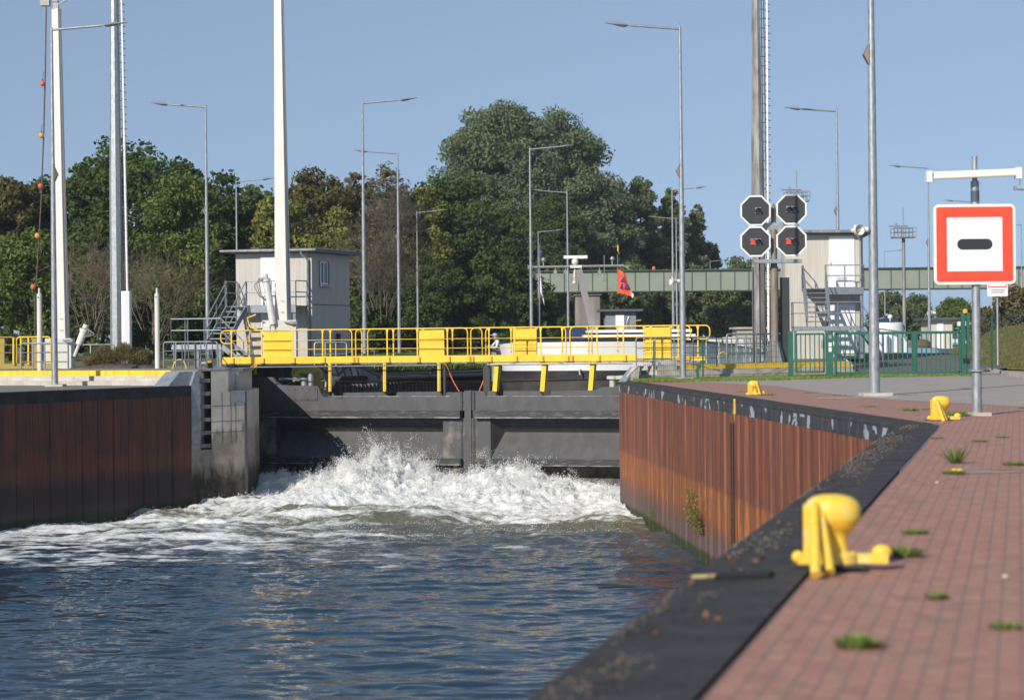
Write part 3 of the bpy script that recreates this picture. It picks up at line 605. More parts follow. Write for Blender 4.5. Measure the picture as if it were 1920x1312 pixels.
for ps, l0, l1 in secs: rail_run([sx(p) for p in ps], l0, l1, OF, wk)
backs = [([sx(434) + .35, sx(491) + .3, sx(605) - .05, sx(660) + .05], '', ''), ([sx(668) + .12, sx(722) , sx(778), sx(834), sx(890)], '', ''), ([sx(897), sx(945), sx(993), sx(1042), sx(1092)], '', ''), ([sx(1098), sx(1147), sx(1197), sx(1248), sx(1299)], '', 'hoop')]
for ps, l0, l1 in backs: rail_run(ps, l0, l1, OB, wk, False)
for pa, pb in ((494, 547), (785, 832), (949, 994), (1200, 1248)):
    b = MB(); a0, a1 = sx(pa), sx(pb); o = OF - .06 if pa < 900 else OB + .06
    b.prism([W_(a0, ZD0 + .02, o), W_(a1, ZD0 + .02, o), W_(a1, ZTR - .05, o), W_(a0, ZTR - .05, o)], -GP.n * .02)
    for z in (ZM1, ZM2, 1.34 if pa > 900 else ZM2 + .03): b.prism([W_(a0, z - .06, o + .025), W_(a1, z - .06, o + .025), W_(a1, z - .03, o + .025), W_(a0, z - .03, o + .025)], -GP.n * .02)
    b.build('solid_panel', yel, wk)
a0, a1 = sx(417), sx(1195)
b = MB(); b.prism([W_(a0, ZD0, OF + .01), W_(a1, ZD0 + .02, OF + .01), W_(a1, ZD1, OF + .01), W_(a0, ZD1 - .01, OF + .01)], -GP.n * .03); b.build('toe_beam', yel, wk)
b = MB(); b.prism([W_(a0 + .3, ZD0, OB), W_(sx(1312), ZD0, OB), W_(sx(1312), ZD1 - .12, OB), W_(a0 + .3, ZD1 - .12, OB)], -GP.n * .03); b.build('toe_beam', yel, wk)
b = MB(); b.prism([W_(a0, ZD0 + .005, OF - .03), W_(sx(1312), ZD0 + .005, OF - .03), W_(sx(1312), ZD0 + .005, OB), W_(a0, ZD0 + .005, OB)], (0, 0, -.04)); b.build('deck_grating', galvd, wk)
b = MB(); b.tube([W_(sx(480), .50, .05), W_(sx(832), .54, .05)], .025, 6); b.tube([W_(sx(918), .54, .05), W_(sx(1190), .56, .05)], .03, 6); b.build('cable_pipe', galv, wk, 60)
for px, w in ((478, .08), (617.5, .09), (720, .09), (822, .09)):
    a = sx(px); zb = (.2 if px == 478 else ZTOP - .0); b = MB()
    b.beam(W_(a, zb, -.32), W_(a, ZD0, -.34), .06, .14, GP.n); b.beam(W_(a - .05, zb, -.38), W_(a - .05, ZD0, -.4), .012, .16, GP.n); b.beam(W_(a + .06, zb, -.27), W_(a + .06, ZD0, -.29), .03, .012, GP.n); b.build('support_leg', yel, wk)
for px in (935, 1024, 1114):
    a = sx(px); b = MB(); l_ = -.09
    for oo, ww in ((-.02, .17), (-.30, .17)): b.beam(W_(a + l_, ZTOP + .0, oo), W_(a, ZD0 - .07, oo), ww, .02, GP.n)
    b.beam(W_(a + l_, ZTOP, -.16), W_(a, ZD0 - .07, -.16), .02, .27, GP.n)
    b.prism([W_(a - .22, ZD0 - .07, .05), W_(a + .6, ZD0 - .07, .05), W_(a + .6, ZD0 - .04, .05), W_(a - .22, ZD0 - .04, .05)], -GP.n * .5)
    b.build('support_leg', yel, wk)
# orange hoses
b = MB(); b.tube(rounded([V(830, 679, 75), V(838, 686, 75), V(848, 712, 75), V(861, 734, 75)], .3), .02, 6); tag(b.build('hose', orange, None, 60), 'orange hose hanging left of the meeting post of the gates', 'hose')
b = MB(); b.tube(rounded([V(922, 681, 74.6), V(915, 684, 74.6), V(908, 710, 74.6), V(898, 734, 74.6)], .3), .02, 6); tag(b.build('hose', orange, None, 60), 'orange hose hanging right of the meeting post of the gates', 'hose')
b = MB(); b.tube(rounded([V(488, 682, 75.5), V(474, 684, 75.6), V(463, 696, 75.8), V(460, 706, 76)], .3), .02, 6); tag(b.build('hose', orange, None, 60), 'short orange hose at the far left end of the walkway', 'hose')
# black slender arms behind the gate
for px, py, lab, w in ((832, 690, 'thin dark gate lever arm left of the meeting post', .07), (911, 690, 'broad dark rounded gate lever arm right of the meeting post', .26)):
    b = MB(); a, z1_ = gs(px, py); z0_ = ZTOP - .15; pts = []
    for i in range(9): t = math.pi * i / 8; pts.append(GP.w(a + w / 2 * math.cos(t), z1_ + w / 2 * math.sin(t), -.05))
    pts += [GP.w(a - w / 2, z0_, -.05), GP.w(a + w / 2, z0_, -.05)]; b.prism(pts, -GP.n * .12); tag(b.build('lever_arm', mat('black brown steel', (.03, .028, .026), .5)), lab, 'lever arm')
# guard chain bar behind gate
b = MB(); b.tube([V(628, 715, 78), V(900, 716, 76.6), V(1155, 711, 74.5)], .03, 6); tag(b.build('wire_cable', rust, None, 60), 'rusty brown cable stretched across the lock behind the gate', 'cable')
# yellow frame and drums
t = thing('gate_drive', 'worn yellow frame with two silver drums behind the left gate leaf', 'gate machinery', V(578, 730, 78))
b = MB(); w0 = V(560, 728, 78); b.tube(rounded([V(557, 715, 78), V(553, 697, 78), V(560, 694, 78), V(590, 694, 78), V(597, 698, 78), V(597, 728, 78)], .15), .16, 8); b.beam(V(592, 700, 77.9), V(592, 728, 77.9), .35, .2); b.build('frame', mat('worn olive yellow paint', (.45, .38, .08), .6, col2=(.62, .52, .12), vscale=7, dirt=.5), t, 50)
for px, y0_, r in ((570.5, 712, .13), (583, 702, .12)):
    b = MB(); p = V(px, 727, 77.5); h = V(px, y0_, 77.5).z - p.z; b.lathe([(r, 0), (r, h), (r * 1.3 if px < 575 else r, h), (r * 1.3 if px < 575 else r, h + .07), (.02, h + .08)], p, 12); b.build('drum', galv, t, 50)
b = MB(); b.beam(V(523, 710, 77.6), V(566, 711, 77.6), .2, .07); b.build('blue_rod', mat('bluish rod', (.10, .15, .24), .4, .3), t)
# chamber wall (left side, beyond the gate)
cwm = thing('chamber_wall', 'dark lock chamber wall with slotted fender beam behind the left gate leaf', 'wall', V(700, 712, 82))
wa = V(425, 690, 78.6); wb = V(668, 690, 81.0); wc_ = V(716, 708, 82); wd = V(917, 700, 90); CWC, CWD = wc_, wd
dn = lambda p, z: Vector((p.x, p.y, z))
b = MB(); tt = (wb - wa).normalized()
b.prism([dn(wa, -1.2), dn(wc_, -1.2), dn(wc_, wc_.z), dn(wb, ZU + .04), dn(wa, ZU + .04)], (-.5, 2.5, 0)); b.build('head_wall', concd, cwm)
b = MB(); b.prism([dn(wa, ZU + .03), dn(wb, ZU + .03), dn(wc_, wc_.z - .01), dn(wc_, wc_.z + .1), dn(wb, ZU + .16), dn(wa, ZU + .16)], (0, -.05, 0)); b.build('edge_trim', mat('dark steel trim', (.06, .075, .10), .5, .4, var=.2), cwm)
b = MB(); b.tube([wc_ + Vector((0, -.1, -.06)), wd + Vector((0, -.1, -.1))], .15, 10); b.build('fender_pipe', mat('rubbed dark steel', (.03, .03, .035), .45, .2, col2=(.16, .09, .06), vscale=2, fac=(.5, .75), stretch=(1, 1, 6)), cwm, 60)
w0, w1 = V(640, 720, 79.8), V(917, 716, 90)
b = MB(); n_ = 42
for i in range(n_):
    p = w0.lerp(w1, i / n_); b.box((p.x, p.y - .12, -.50), (.12, .2, .48))
b.build('fender_slot', mat('dim brown steel', (.13, .11, .10), .7, var=.3), cwm)
b = MB(); b.prism([dn(w0, -1.2), dn(w1, -1.2), dn(w1, .0), dn(w0, .0)], (0, .4, 0)); b.build('back_wall', blkm, cwm)
b = MB(); b.prism([dn(w0, -.02), dn(w1, -.02), dn(w1, .08), dn(w0, .08)], (0, .8, 0)); b.build('rail_beam', concd, cwm)
w2 = V(948, 700, 96); b = MB(); b.prism([dn(w0, .05), dn(w1, .05), dn(w2, .05), dn(w2, .05) + Vector((-3, 3, 0)), dn(w1, .05) + Vector((-4.5, 2.5, 0)), dn(w0, .05) + Vector((-2, 4, 0))], (0, 0, -1.4)); b.build('wall_block', concd, cwm)  # filler block added to hide the sky reflected in the chamber water
b = MB(); p = V(808, 703, 85.5); b.lathe([(.16, -.1), (.16, .0), (.09, .05), (.09, .16), (.2, .24), (.2, .3), (.05, .33)], p, 12); tag(b.build('mooring_bollard', blk, None, 40), 'small black mooring bollard on the chamber wall by the grass', 'bollard')
b = MB(); b.tube([V(613, 700, 77.8), V(610, 730, 77.7)], .05); b.tube([V(603, 712, 77.8), V(612, 712, 77.7)], .07); tag(b.build('hydraulic_fitting', galvd), 'weathered fitting beside the yellow drive frame', 'fitting')
# ---------------------------------------------------------------- lamp posts
def make_lamp(name='street_lamp', cover_z=7.3, H=12.35, flip=1):
    t = thing(name, 'lamp', 'street lamp')
    b = MB(); b.tube([(0, 0, 0), (0, 0, 3.5), (0, 0, cover_z + .35)], [.115, .098, .078], 12); b.tube([(0, 0, cover_z + .35), (0, 0, H)], [.07, .045], 12); b.build('pole', galv, t, 50)
    b = MB(); b.box((0, 0, .015), (.42, .42, .03)); b.build('base_plate', galv, t)
    b = MB(); b.box((.02, .02, .04), (.62, .62, .08)); b.build('footing', concl, t)
    b = MB(); b.tube([(0, 0, H - .08), (-1.72 * flip, 0, H + .06)], .042, 8); b.tube([(-1.7 * flip, 0, H + .06), (-1.88 * flip, 0, H + .07)], .025, 8); b.tube([(0, 0, H), (0, 0, H + .18)], .01, 5); b.build('arm', galv, t, 50)
    b = MB(); L_ = [(-1.84, .10, .08, .02), (-1.95, .15, .13, .03), (-2.15, .12, .12, .06), (-2.4, .05, .05, .09), (-2.62, .03, .03, .12)]
    vs = []; fs = []
    for i, (x, w, h, z) in enumerate(L_):
        for k in range(8):
            an = 2 * math.pi * k / 8; vs.append((x * flip, w * math.cos(an), H + z + .04 + h * .55 * math.sin(an)))
    for i in range(len(L_) - 1):
        for k in range(8): fs.append((i * 8 + k, i * 8 + (k + 1) % 8, i * 8 + 8 + (k + 1) % 8, i * 8 + 8 + k))
    fs += [tuple(range(8)), tuple(range(32, 40))[::-1]]; b.add(vs, fs); o = b.build('luminaire', mat('grey luminaire housing', (.28, .28, .27), .5, .2), t, 40); fix_normals(o)
    b = MB()
    for i in range(12): x = (-1.9 - .055 * i) * flip; b.tube([(x, 0, H + .12), (x + .015 * (-1) ** i, .04 * (-1) ** i, H + .27)], .0045, 3)
    sp = b.build('bird_spikes', galv, o)
    b = MB(); b.prism([(-.06 * flip, -.09, cover_z - .26), (-.06 * flip, -.09, cover_z + .26), (-.16 * flip, -.05, cover_z + .02), (-.16 * flip, -.05, cover_z - .02)], (0, .18, 0)); b.ball((-.17 * flip, -.02, cover_z), .035, 8); b.build('pole_cover', mat('brown grey cover', (.16, .13, .11), .5), t)
    return t
lampL = make_lamp(); lampR = make_lamp(flip=-1)
GRP = 'galvanised street lamps along the lock'
lamps = [ # px at foot, foot row z, top py, dir, label
 (1281, 0, 33, 'L', 'tall lamp post before the right walkway end, arm to the left'),
 (390, ZU, 207, 'L', 'lamp post left of the left concrete house, arm to the left'),
 (749, ZU, 293, 'L', 'left-armed lamp post just right of the lamp beside the left house'),
 (1066, ZU, 365, 'L', 'lamp post left of the ship mast foot with its arm to the left'),
 (1573, ZU, 215, 'L', 'lamp post rising behind the right house roof, arm to the left'),
 (1743, ZU, 320, 'L', 'lamp post behind the left end of the white light bar on the big sign'),
 (1270, ZU, 413, 'L', 'short left-armed lamp post close behind the tall walkway-end lamp'),
 (1831, ZU, 383, 'L', 'distant lamp post half hidden by the big red and white sign'),
 (103, 0, 45, 'R', 'lamp post standing on the left quay in front of the yellow stepped edge'),
 (684, ZU, 200, 'R', 'tall right-armed lamp post beside the left concrete house'),
 (997, ZU, 285, 'R', 'lamp post in front of the big tree with its arm to the right'),
 (784, ZU, 402, 'R', 'lower lamp post in front of the dark trees left of the big tree'),
 (446, ZU, 345, 'R', 'lamp post whose arm shows above the roof of the left house'),
 (1011, ZU, 438, 'R', 'small lamp post beside the ship club flag, arm to the right'),
 (1263, ZU, 360, 'R', 'right-armed lamp post directly behind the tall walkway-end lamp'),
 (1333, ZU, 492, 'R', 'small far lamp post behind the bridge left of the signal lights'),
 (1660, ZU, 474, 'R', 'far lamp post just right of the right house under the sky, arm to the right'),
 (1917, ZU, 425, 'L', 'far lamp post at the right edge of the picture beyond the big sign'),
]
for i, (px, z, ty, dr, lab) in enumerate(lamps):
    HX = HY - .0096 * (px - 960); d = 11.2 * F / (HX - ty)
    if i == 0: d = 69.7
    if px == 103: d = 68.6
    src = lampL if dr == 'L' else lampR; loc = (XP(px, z, d), d, z); rz = 0.0
    if i in (0, 8):
        src.location = loc; src['label'] = lab; src['group'] = GRP
    else:
        o = dup(src, loc, 0, lab, group=GRP)
        if px == 449: o.scale = (1, 1, .98)
big = make_lamp('street_lamp', 8.5, 17.5); dd = D(1640, 742); big.location = (XP(1640, 0, dd), dd, 0); big.scale = (1.15, 1.15, .97)
big['label'] = 'thick galvanised pole on the asphalt before the right house, top cut off'
# loudspeakers
def speaker(name, c, ang_, label, sc=1.0):
    t = thing(name, label, 'loudspeaker', c)
    dv = Vector((math.cos(ang_), math.sin(ang_), 0)); c = Vector(c)
    b = MB(); n = 16; sv = dv.cross(Vector((0, 0, 1)))
    prof = [(0, .16), (.05, .17), (.06, .15), (.16, .09), (.28, .06), (.30, .075), (.42, .075), (.45, .02)]
    vs = []; 
    for o_, r in prof:
        for k in range(n): a = 2 * math.pi * k / n; vs.append(c - dv * o_ * sc + (sv * math.cos(a) + Vector((0, 0, 1)) * math.sin(a)) * r * sc)
    m = len(prof); b.add(vs, [(i * n + k, i * n + (k + 1) % n, (i + 1) * n + (k + 1) % n, (i + 1) * n + k) for i in range(m - 1) for k in range(n)] + [tuple((m - 1) * n + k for k in range(n))])
    b.build('horn', white2, t, 40)
    b = MB(); b.ball(c - dv * .14 * sc, .05 * sc, 8); b.build('driver', white, t, 50)
    b = MB(); b.tube([c - dv * .36 * sc, c - dv * .36 * sc + Vector((.22 * sc, .1, -.1))], .02, 6); b.build('bracket', galvd, t)
    return t
bx, by = XP(1640, 0, dd), dd
speaker('loudspeaker', (bx - .36, by - .26, V(1607, 432, dd).z), math.radians(-70), 'white horn loudspeaker on the thick pole facing the viewer', .8)
speaker('loudspeaker', (bx - .46, by - .05, V(1600, 431, dd).z), math.radians(165), 'white horn loudspeaker on the thick pole facing left', .8)
lx, ly = XP(1281, 0, 69.7), 69.7
speaker('loudspeaker', (lx - .42, ly - .1, V(1262, 527, 69.7).z), math.radians(200), 'white horn loudspeaker on the tall lamp post at the walkway end', .9)
speaker('loudspeaker', (V(1737, 587, 137).x, 136.5, V(1737, 587, 137).z), math.radians(190), 'small distant loudspeaker on the lamp post beside the far hut', 1.3)
# ---------------------------------------------------------------- masts
def mast(px_foot, d, w0, w1, zt_, label, white_px, box):
    x = XP(px_foot, ZU, d); t = thing('mast', label, 'mast', (x, d, ZU))
    b = MB(); n = 8; pr = [(w0 / 2 * 1.05, ZU), (w0 / 2 * .97, 9.8), (w0 / 2 * .93, 9.82), (w1 / 2, zt_)]
    b.lathe(pr, (x, d, 0), n, 1, 1, math.radians(12)); b.build('pole', galvd if px_foot > 1000 else galv, t)
    b = MB(); xx = x + w0 * .62
    for o in (-.12, .12): b.tube([(xx + o * .5, d - .1, ZU), (xx + o * .5 - (w0 - w1) * .3, d - .1, zt_)], .025, 5)
    for k in range(int(zt_ / .45)): z = .9 + k * .45; b.tube([(xx - .22, d - .1, z), (xx + .16 - (w0 - w1) * .3 * z / zt_, d - .1, z)], .02, 4)
    b.build('cable_ladder', mat('dark cable ladder', (.08, .07, .06), .6), t)
    return t
mast(220, 95, .60, .33, 19.5, 'grey octagonal mast left of the white striped climbing pole', 0, 0)
mast(1423, 95, .62, .36, 19.5, 'weathered grey octagonal mast behind the red signal lights', 0, 0)
def clamp_pole(p_low, p_top, label):
    t = thing('climbing_pole', label, 'climbing pole', p_low)
    b = MB(); b.tube([p_low, p_top], .06, 8); b.build('pole', white, t, 50)
    b = MB(); n = int((p_top - p_low).length / .33)
    for k in range(n): p = p_low.lerp(p_top, (k + .5) / n); b.tube([p + Vector((-.1, -.02, .04)), p + Vector((.14, -.05, -.03))], .018, 4)
    b.build('rungs', blk, t); return t
clamp_pole(V(239, 550, 92), V(228, -12, 92), 'thin white pole with dark rung clips right of the left grey mast')
clamp_pole(V(1441, 640, 92), V(1438, -12, 92), 'thin white pole with dark rung clips right of the right grey mast')
p = V(238, 662, 91.5); t = thing('post_box', 'white hexagonal column with a slot, standing in the brown bush', 'column', (p.x, p.y, ZU))
h = V(238, 546, 91.5).z; b = MB(); b.lathe([(.23, ZU), (.23, h), (.05, h + .02)], (p.x, p.y, 0), 6, rz=.25); b.build('shell', mat('bright white enamel', (.85, .86, .86), .3), t)
b = MB(); b.box((p.x + .16, p.y - .19, h - 2.9), (.03, .05, .35), .3); b.build('slot', blk, t)
for px, py, d, lab in ((75, 540, 74, 'pale round post left of the lamp post on the left quay'), (295.5, 540, 77, 'pale round post standing alone right of the brown bush')):
    x = XP(px, ZU, d); h = V(px, py, d).z; t = thing('barrier_post', lab, 'post', (x, d, ZU)); b = MB(); b.lathe([(.10, ZU), (.095, h - .22), (.04, h - .2), (.04, h)], (x, d, 0), 12); b.build('shaft', white2, t, 40); b = MB(); b.box((x - .02, d - .1, h - .35), (.04, .02, .04)); b.build('lug', blk, t)
# boom barriers (raised)
def boom(px_f, py_f, d, w0, w1, top_py, label, cyl, lean):
    f = V(px_f, py_f, d); tp = V(px_f + lean, top_py, d); t = thing('raised_boom', label, 'boom barrier', (f.x, d, ZU))
    b = MB(); a, c = w0 / 2, w1 / 2
    vs = [(f.x - a, d - a, f.z), (f.x + a, d - a, f.z), (f.x + a, d + a, f.z), (f.x - a, d + a, f.z), (tp.x - c, d - c, tp.z), (tp.x + c, d - c, tp.z), (tp.x + c, d + c, tp.z), (tp.x - c, d + c, tp.z)]
    R_ = Matrix.Rotation(math.radians(-14), 3, 'Z'); vs = [R_ @ (Vector(v) - Vector((f.x, d, 0))) + Vector((f.x, d, 0)) for v in vs]
    b.add(vs, [(0, 1, 5, 4), (1, 2, 6, 5), (2, 3, 7, 6), (3, 0, 4, 7), (4, 5, 6, 7), (3, 2, 1, 0)]); b.build('boom', white2, t)
    b = MB(); b.tube([(f.x + a + .03, d - .1, f.z), (tp.x + c + .03, d - .1, tp.z)], .018, 5); b.build('conduit', mat('brown grey conduit', (.25, .2, .18), .6), t)
    b = MB(); z0 = ZU; b.box((f.x - .12, d, (z0 + f.z) / 2 + .05), (w0 * 2.6, .7, f.z - z0 + .15)); b.box((f.x - w0 * 1.2, d - .38, f.z - .25), (.25, .05, .3)); b.build('pivot_housing', white2, t)
    p0, p1, p2 = cyl; b = MB(); b.tube([p0, p1], .15, 12); b.tube([p1, p1 + (p1 - p0).normalized() * .12], .19, 12); b.tube([p1 + (p1 - p0).normalized() * .1, p1 + (p1 - p0).normalized() * .3], .12, 10); b.tube([p0, p0 - (p1 - p0).normalized() * .5], .07, 8); b.build('hydraulic_cylinder', white2, t, 40)
    b = MB()
    for k in range(3): b.tube(rounded([p1 + Vector((-.1 + .1 * k, -.15, .15)), p1 + Vector((p2 * (.3 + .1 * k), -.2, .1 - .1 * k)), p1.lerp(p0, .35) + Vector((p2 * (.25 + .05 * k), -.2, 0)), p1.lerp(p0, .5)], .2), .018, 5)
    b.build('hydraulic_hoses', galvd, t)
    b = MB(); b.box((f.x + w0 * .9, d - .45, f.z + .02), (.28, .15, .12)); b.tube([(f.x + .1, d - .45, f.z + .05), (f.x + .5, d - .5, f.z - .02)], .04); b.build('limit_switch', galvd, t)
    b = MB()
    for k in (1, 2): b.box((f.x, d - a - .06, f.z + .35 * k * 1.3), (.13, .012, .014), math.radians(-14))
    b.build('mark', blk, t)
    return t
bm1 = boom(531, 606, 81, .52, .29, -40, 'tall raised white boom in front of the left concrete house', (V(512, 608, 80.6), V(499, 528, 80.6), -1), -9)
bm2 = boom(118, 640, 80, .40, .28, 17, 'raised white boom behind the left quay lamp, with rope and pulley at its top', (V(148, 646, 79.6), V(157, 622, 79.6), 1), -13)
b = MB(); p = V(105, 10, 80); b.box((p.x, 80, p.z), (.2, .2, .35)); b.tube([V(96, 3, 79.9), V(108, 3, 79.9)], .04); b.box(tuple(V(85, 0, 79.9)), (.36, .3, .50)); b.tube([V(108, 10, 79.8), V(124, 0, 79.8)], .03); b.build('head_gear', mat('pale fitting', (.42, .4, .36), .5, dirt=.4), bm2)
b = MB(); b.tube([V(480, 590, 80.2), V(464, 596, 80.2), V(468, 612, 80.2), V(485, 620, 80.2)], .035); b.build('yellow_hose', yel, bm1)
b = MB(); b.tube([V(87, 8, 79.8), V(86, 60, 79.8), V(85, 130, 79.8), V(82, 250, 79.8), V(77, 380, 79.8), V(69, 520, 79.8), V(66, 560, 79.8), V(66, 630, 79.8)], .03, 6); tag(b.build('buoy_rope', rope, None, 60), 'long brown rope hanging from the raised boom at the left edge', 'rope')
for k, (px, py, m, lab) in enumerate(((80, 157, redbuoy, 'topmost red float on the hanging rope'), (78, 254, orbuoy, 'upper orange float on the hanging rope, against the sky'), (76, 349, redbuoy, 'red float on the hanging rope at tree-top height'), (70, 442, orbuoy, 'lower orange float on the hanging rope, in front of the trees'), (62, 538, redbuoy, 'lowest red float on the hanging rope, beside the pale post'))):
    p = V(px, py, 79.6); t = thing('float', lab, 'float', p, 'floats on the hanging rope'); b = MB(); b.ball(p, .108, 14, (1, 1, 1.08)); b.build('ball', m, t, 60); b = MB(); b.lathe([(.05, .09), (.015, .17)], p, 8); b.tube([p + Vector((0, 0, .15)), p + Vector((.02, 0, .42)), p + Vector((.13, 0, .43))], .008, 4); b.build('neck', blk, t)
# ---------------------------------------------------------------- railings
def railing(pts, z0, h, label, n=None, r=.022, m=galv_rail, mids=2, spacing=1.0, cat='railing', hoop=True):
    t = thing('railing', label, cat, (pts[0][0], pts[0][1], z0)); P = [Vector((p[0], p[1], z0)) for p in pts]; up = Vector((0, 0, 1))
    tp = [P[0] + up * .05] + [p + up * h for p in P] + [P[-1] + up * .05]; b = MB(); b.tube(rounded(tp, .12), r, 7); b.build('top_rail', m, t, 60)
    for k in range(mids):
        b = MB(); b.tube([p + up * h * (k + 1) / (mids + 1) for p in P], r * .75, 6); b.build('mid_rail', m, t, 60)
    for a, c in zip(P[:-1], P[1:]):
        k = max(1, int((c - a).length / spacing))
        for i in range(0 if a is P[0] else 0, k + 1):
            if (i == 0 and a is P[0]) or (i == k and c is P[-1]): continue
            p = a.lerp(c, i / k); b = MB(); b.tube([p, p + up * h], r * 1.05, 6); b.build('rail_post', m, t, 60)
    return t
def pxl(px, d, z=ZU): return (XP(px, z, d), d)
railing([pxl(40, 73), pxl(128, 72.6)], ZU, 1.02, 'grey tubular railing at the far left behind the left quay lamp', spacing=.45, r=.032)
railing([pxl(125, 80), pxl(215, 81)], ZU, .95, 'pale grey railing running into the brown bush', r=.025, mids=1, m=white2, spacing=.8)
railing([pxl(307, 76), pxl(408, 75.4)], ZU - .0, 1.02, 'grey railing between the lone pale post and the walkway end', spacing=.38, r=.028)
railing([pxl(330, 73), pxl(409, 79.0)], ZU, 1.0, 'grey railing crossing behind the left end of the walkway', spacing=.8)
railing([pxl(590, 79.5), pxl(650, 80.5)], ZU, .95, 'pale guard rail at the foot of the left house', m=white2, mids=1, spacing=.5)
railing([pxl(662, 82.5), pxl(702, 83.5)], ZU - .2, .9, 'small grey handrail right of the left house on the slope', mids=1)
t2 = railing([pxl(1193, 70.6, .3), pxl(1300, 71.6, .3), pxl(1344, 71.7, .3)], .36, 1.13, 'grey railing behind the tall lamp at the right end of the walkway', spacing=.62, r=.024)
railing([pxl(1363, 77.5), pxl(1470, 79)], ZU, 1.12, 'grey railing of crossing tubes left of the signal post', spacing=.45, r=.04)
railing([pxl(1300, 76), pxl(1372, 78), pxl(1440, 82)], ZU, .95, 'pale railing between the walkway end and the signal post', m=white2, spacing=.7)
# yellow gate railing far left
yo = mat('yellow with painted shade', (.36, .25, .05), .5, var=.1)  # darker yellow puts the shade of the sides facing away into the colour
t = thing('walkway', 'yellow railed walkway end with painted shade at the left edge of the picture', 'walkway', (XP(0, ZU, 77), 77, ZU))
def LW(px, z, d=77.5): return Vector((XP(px, z, d), d, z))
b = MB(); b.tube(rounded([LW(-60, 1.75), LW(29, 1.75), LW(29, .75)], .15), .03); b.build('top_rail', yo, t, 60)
b = MB(); b.tube(rounded([LW(31, .75), LW(31, 1.75), LW(95, 1.75), LW(95, .75)], .15), .03); b.build('top_rail', yel, t, 60)
for px, m in ((25, yel), (39, yel), (53, yel), (-15, yel)): b = MB(); b.beam(LW(px, .7, 77.4), LW(px, 1.72, 77.4), .06, .04, (0, 1, 0)); b.build('rail_post', m, t)
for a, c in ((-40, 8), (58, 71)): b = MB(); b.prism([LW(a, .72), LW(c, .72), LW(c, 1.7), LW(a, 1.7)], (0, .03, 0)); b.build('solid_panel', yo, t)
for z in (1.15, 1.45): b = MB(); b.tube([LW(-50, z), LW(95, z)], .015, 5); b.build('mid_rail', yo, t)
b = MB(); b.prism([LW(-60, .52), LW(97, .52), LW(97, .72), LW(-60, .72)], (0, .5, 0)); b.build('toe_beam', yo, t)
# yellow-black bollard left
b = MB(); p = Vector((XP(394, ZU, 76), 76, ZU)); b.lathe([(.16, 0), (.09, .05), (.09, .17), (.12, .2)], p, 12); t = thing('mooring_bollard', 'small mooring bollard with yellow cap on the left pier', 'bollard', p); b.build('stem', blk, t, 50)
b = MB(); b.lathe([(.13, .19), (.2, .22), (.2, .27), (.05, .31)], p, 14); b.build('cap', mat('worn yellow cap', (.5, .38, .05), .5, dirt=.5), t, 50)
b = MB(); p = Vector((XP(337, ZU, 75), 75, ZU)); b.tube([p + Vector((-.25 * math.cos(a), 0, .36 * math.sin(a))) for a in [math.pi * i / 8 for i in range(9)]], .03, 6); tag(b.build('hoop', yel, None, 60), 'small yellow steel hoop on the left pier edge', 'hoop')
b = MB(); p = Vector((XP(1356, ZU, 78), 78, ZU)); b.tube([p + Vector((-.25 * math.cos(a), 0, .42 * math.sin(a))) for a in [math.pi * i / 8 for i in range(9)]], .04, 6); tag(b.build('hoop', yel, None, 60), 'yellow steel hoop on the right plateau edge behind the fence', 'hoop')
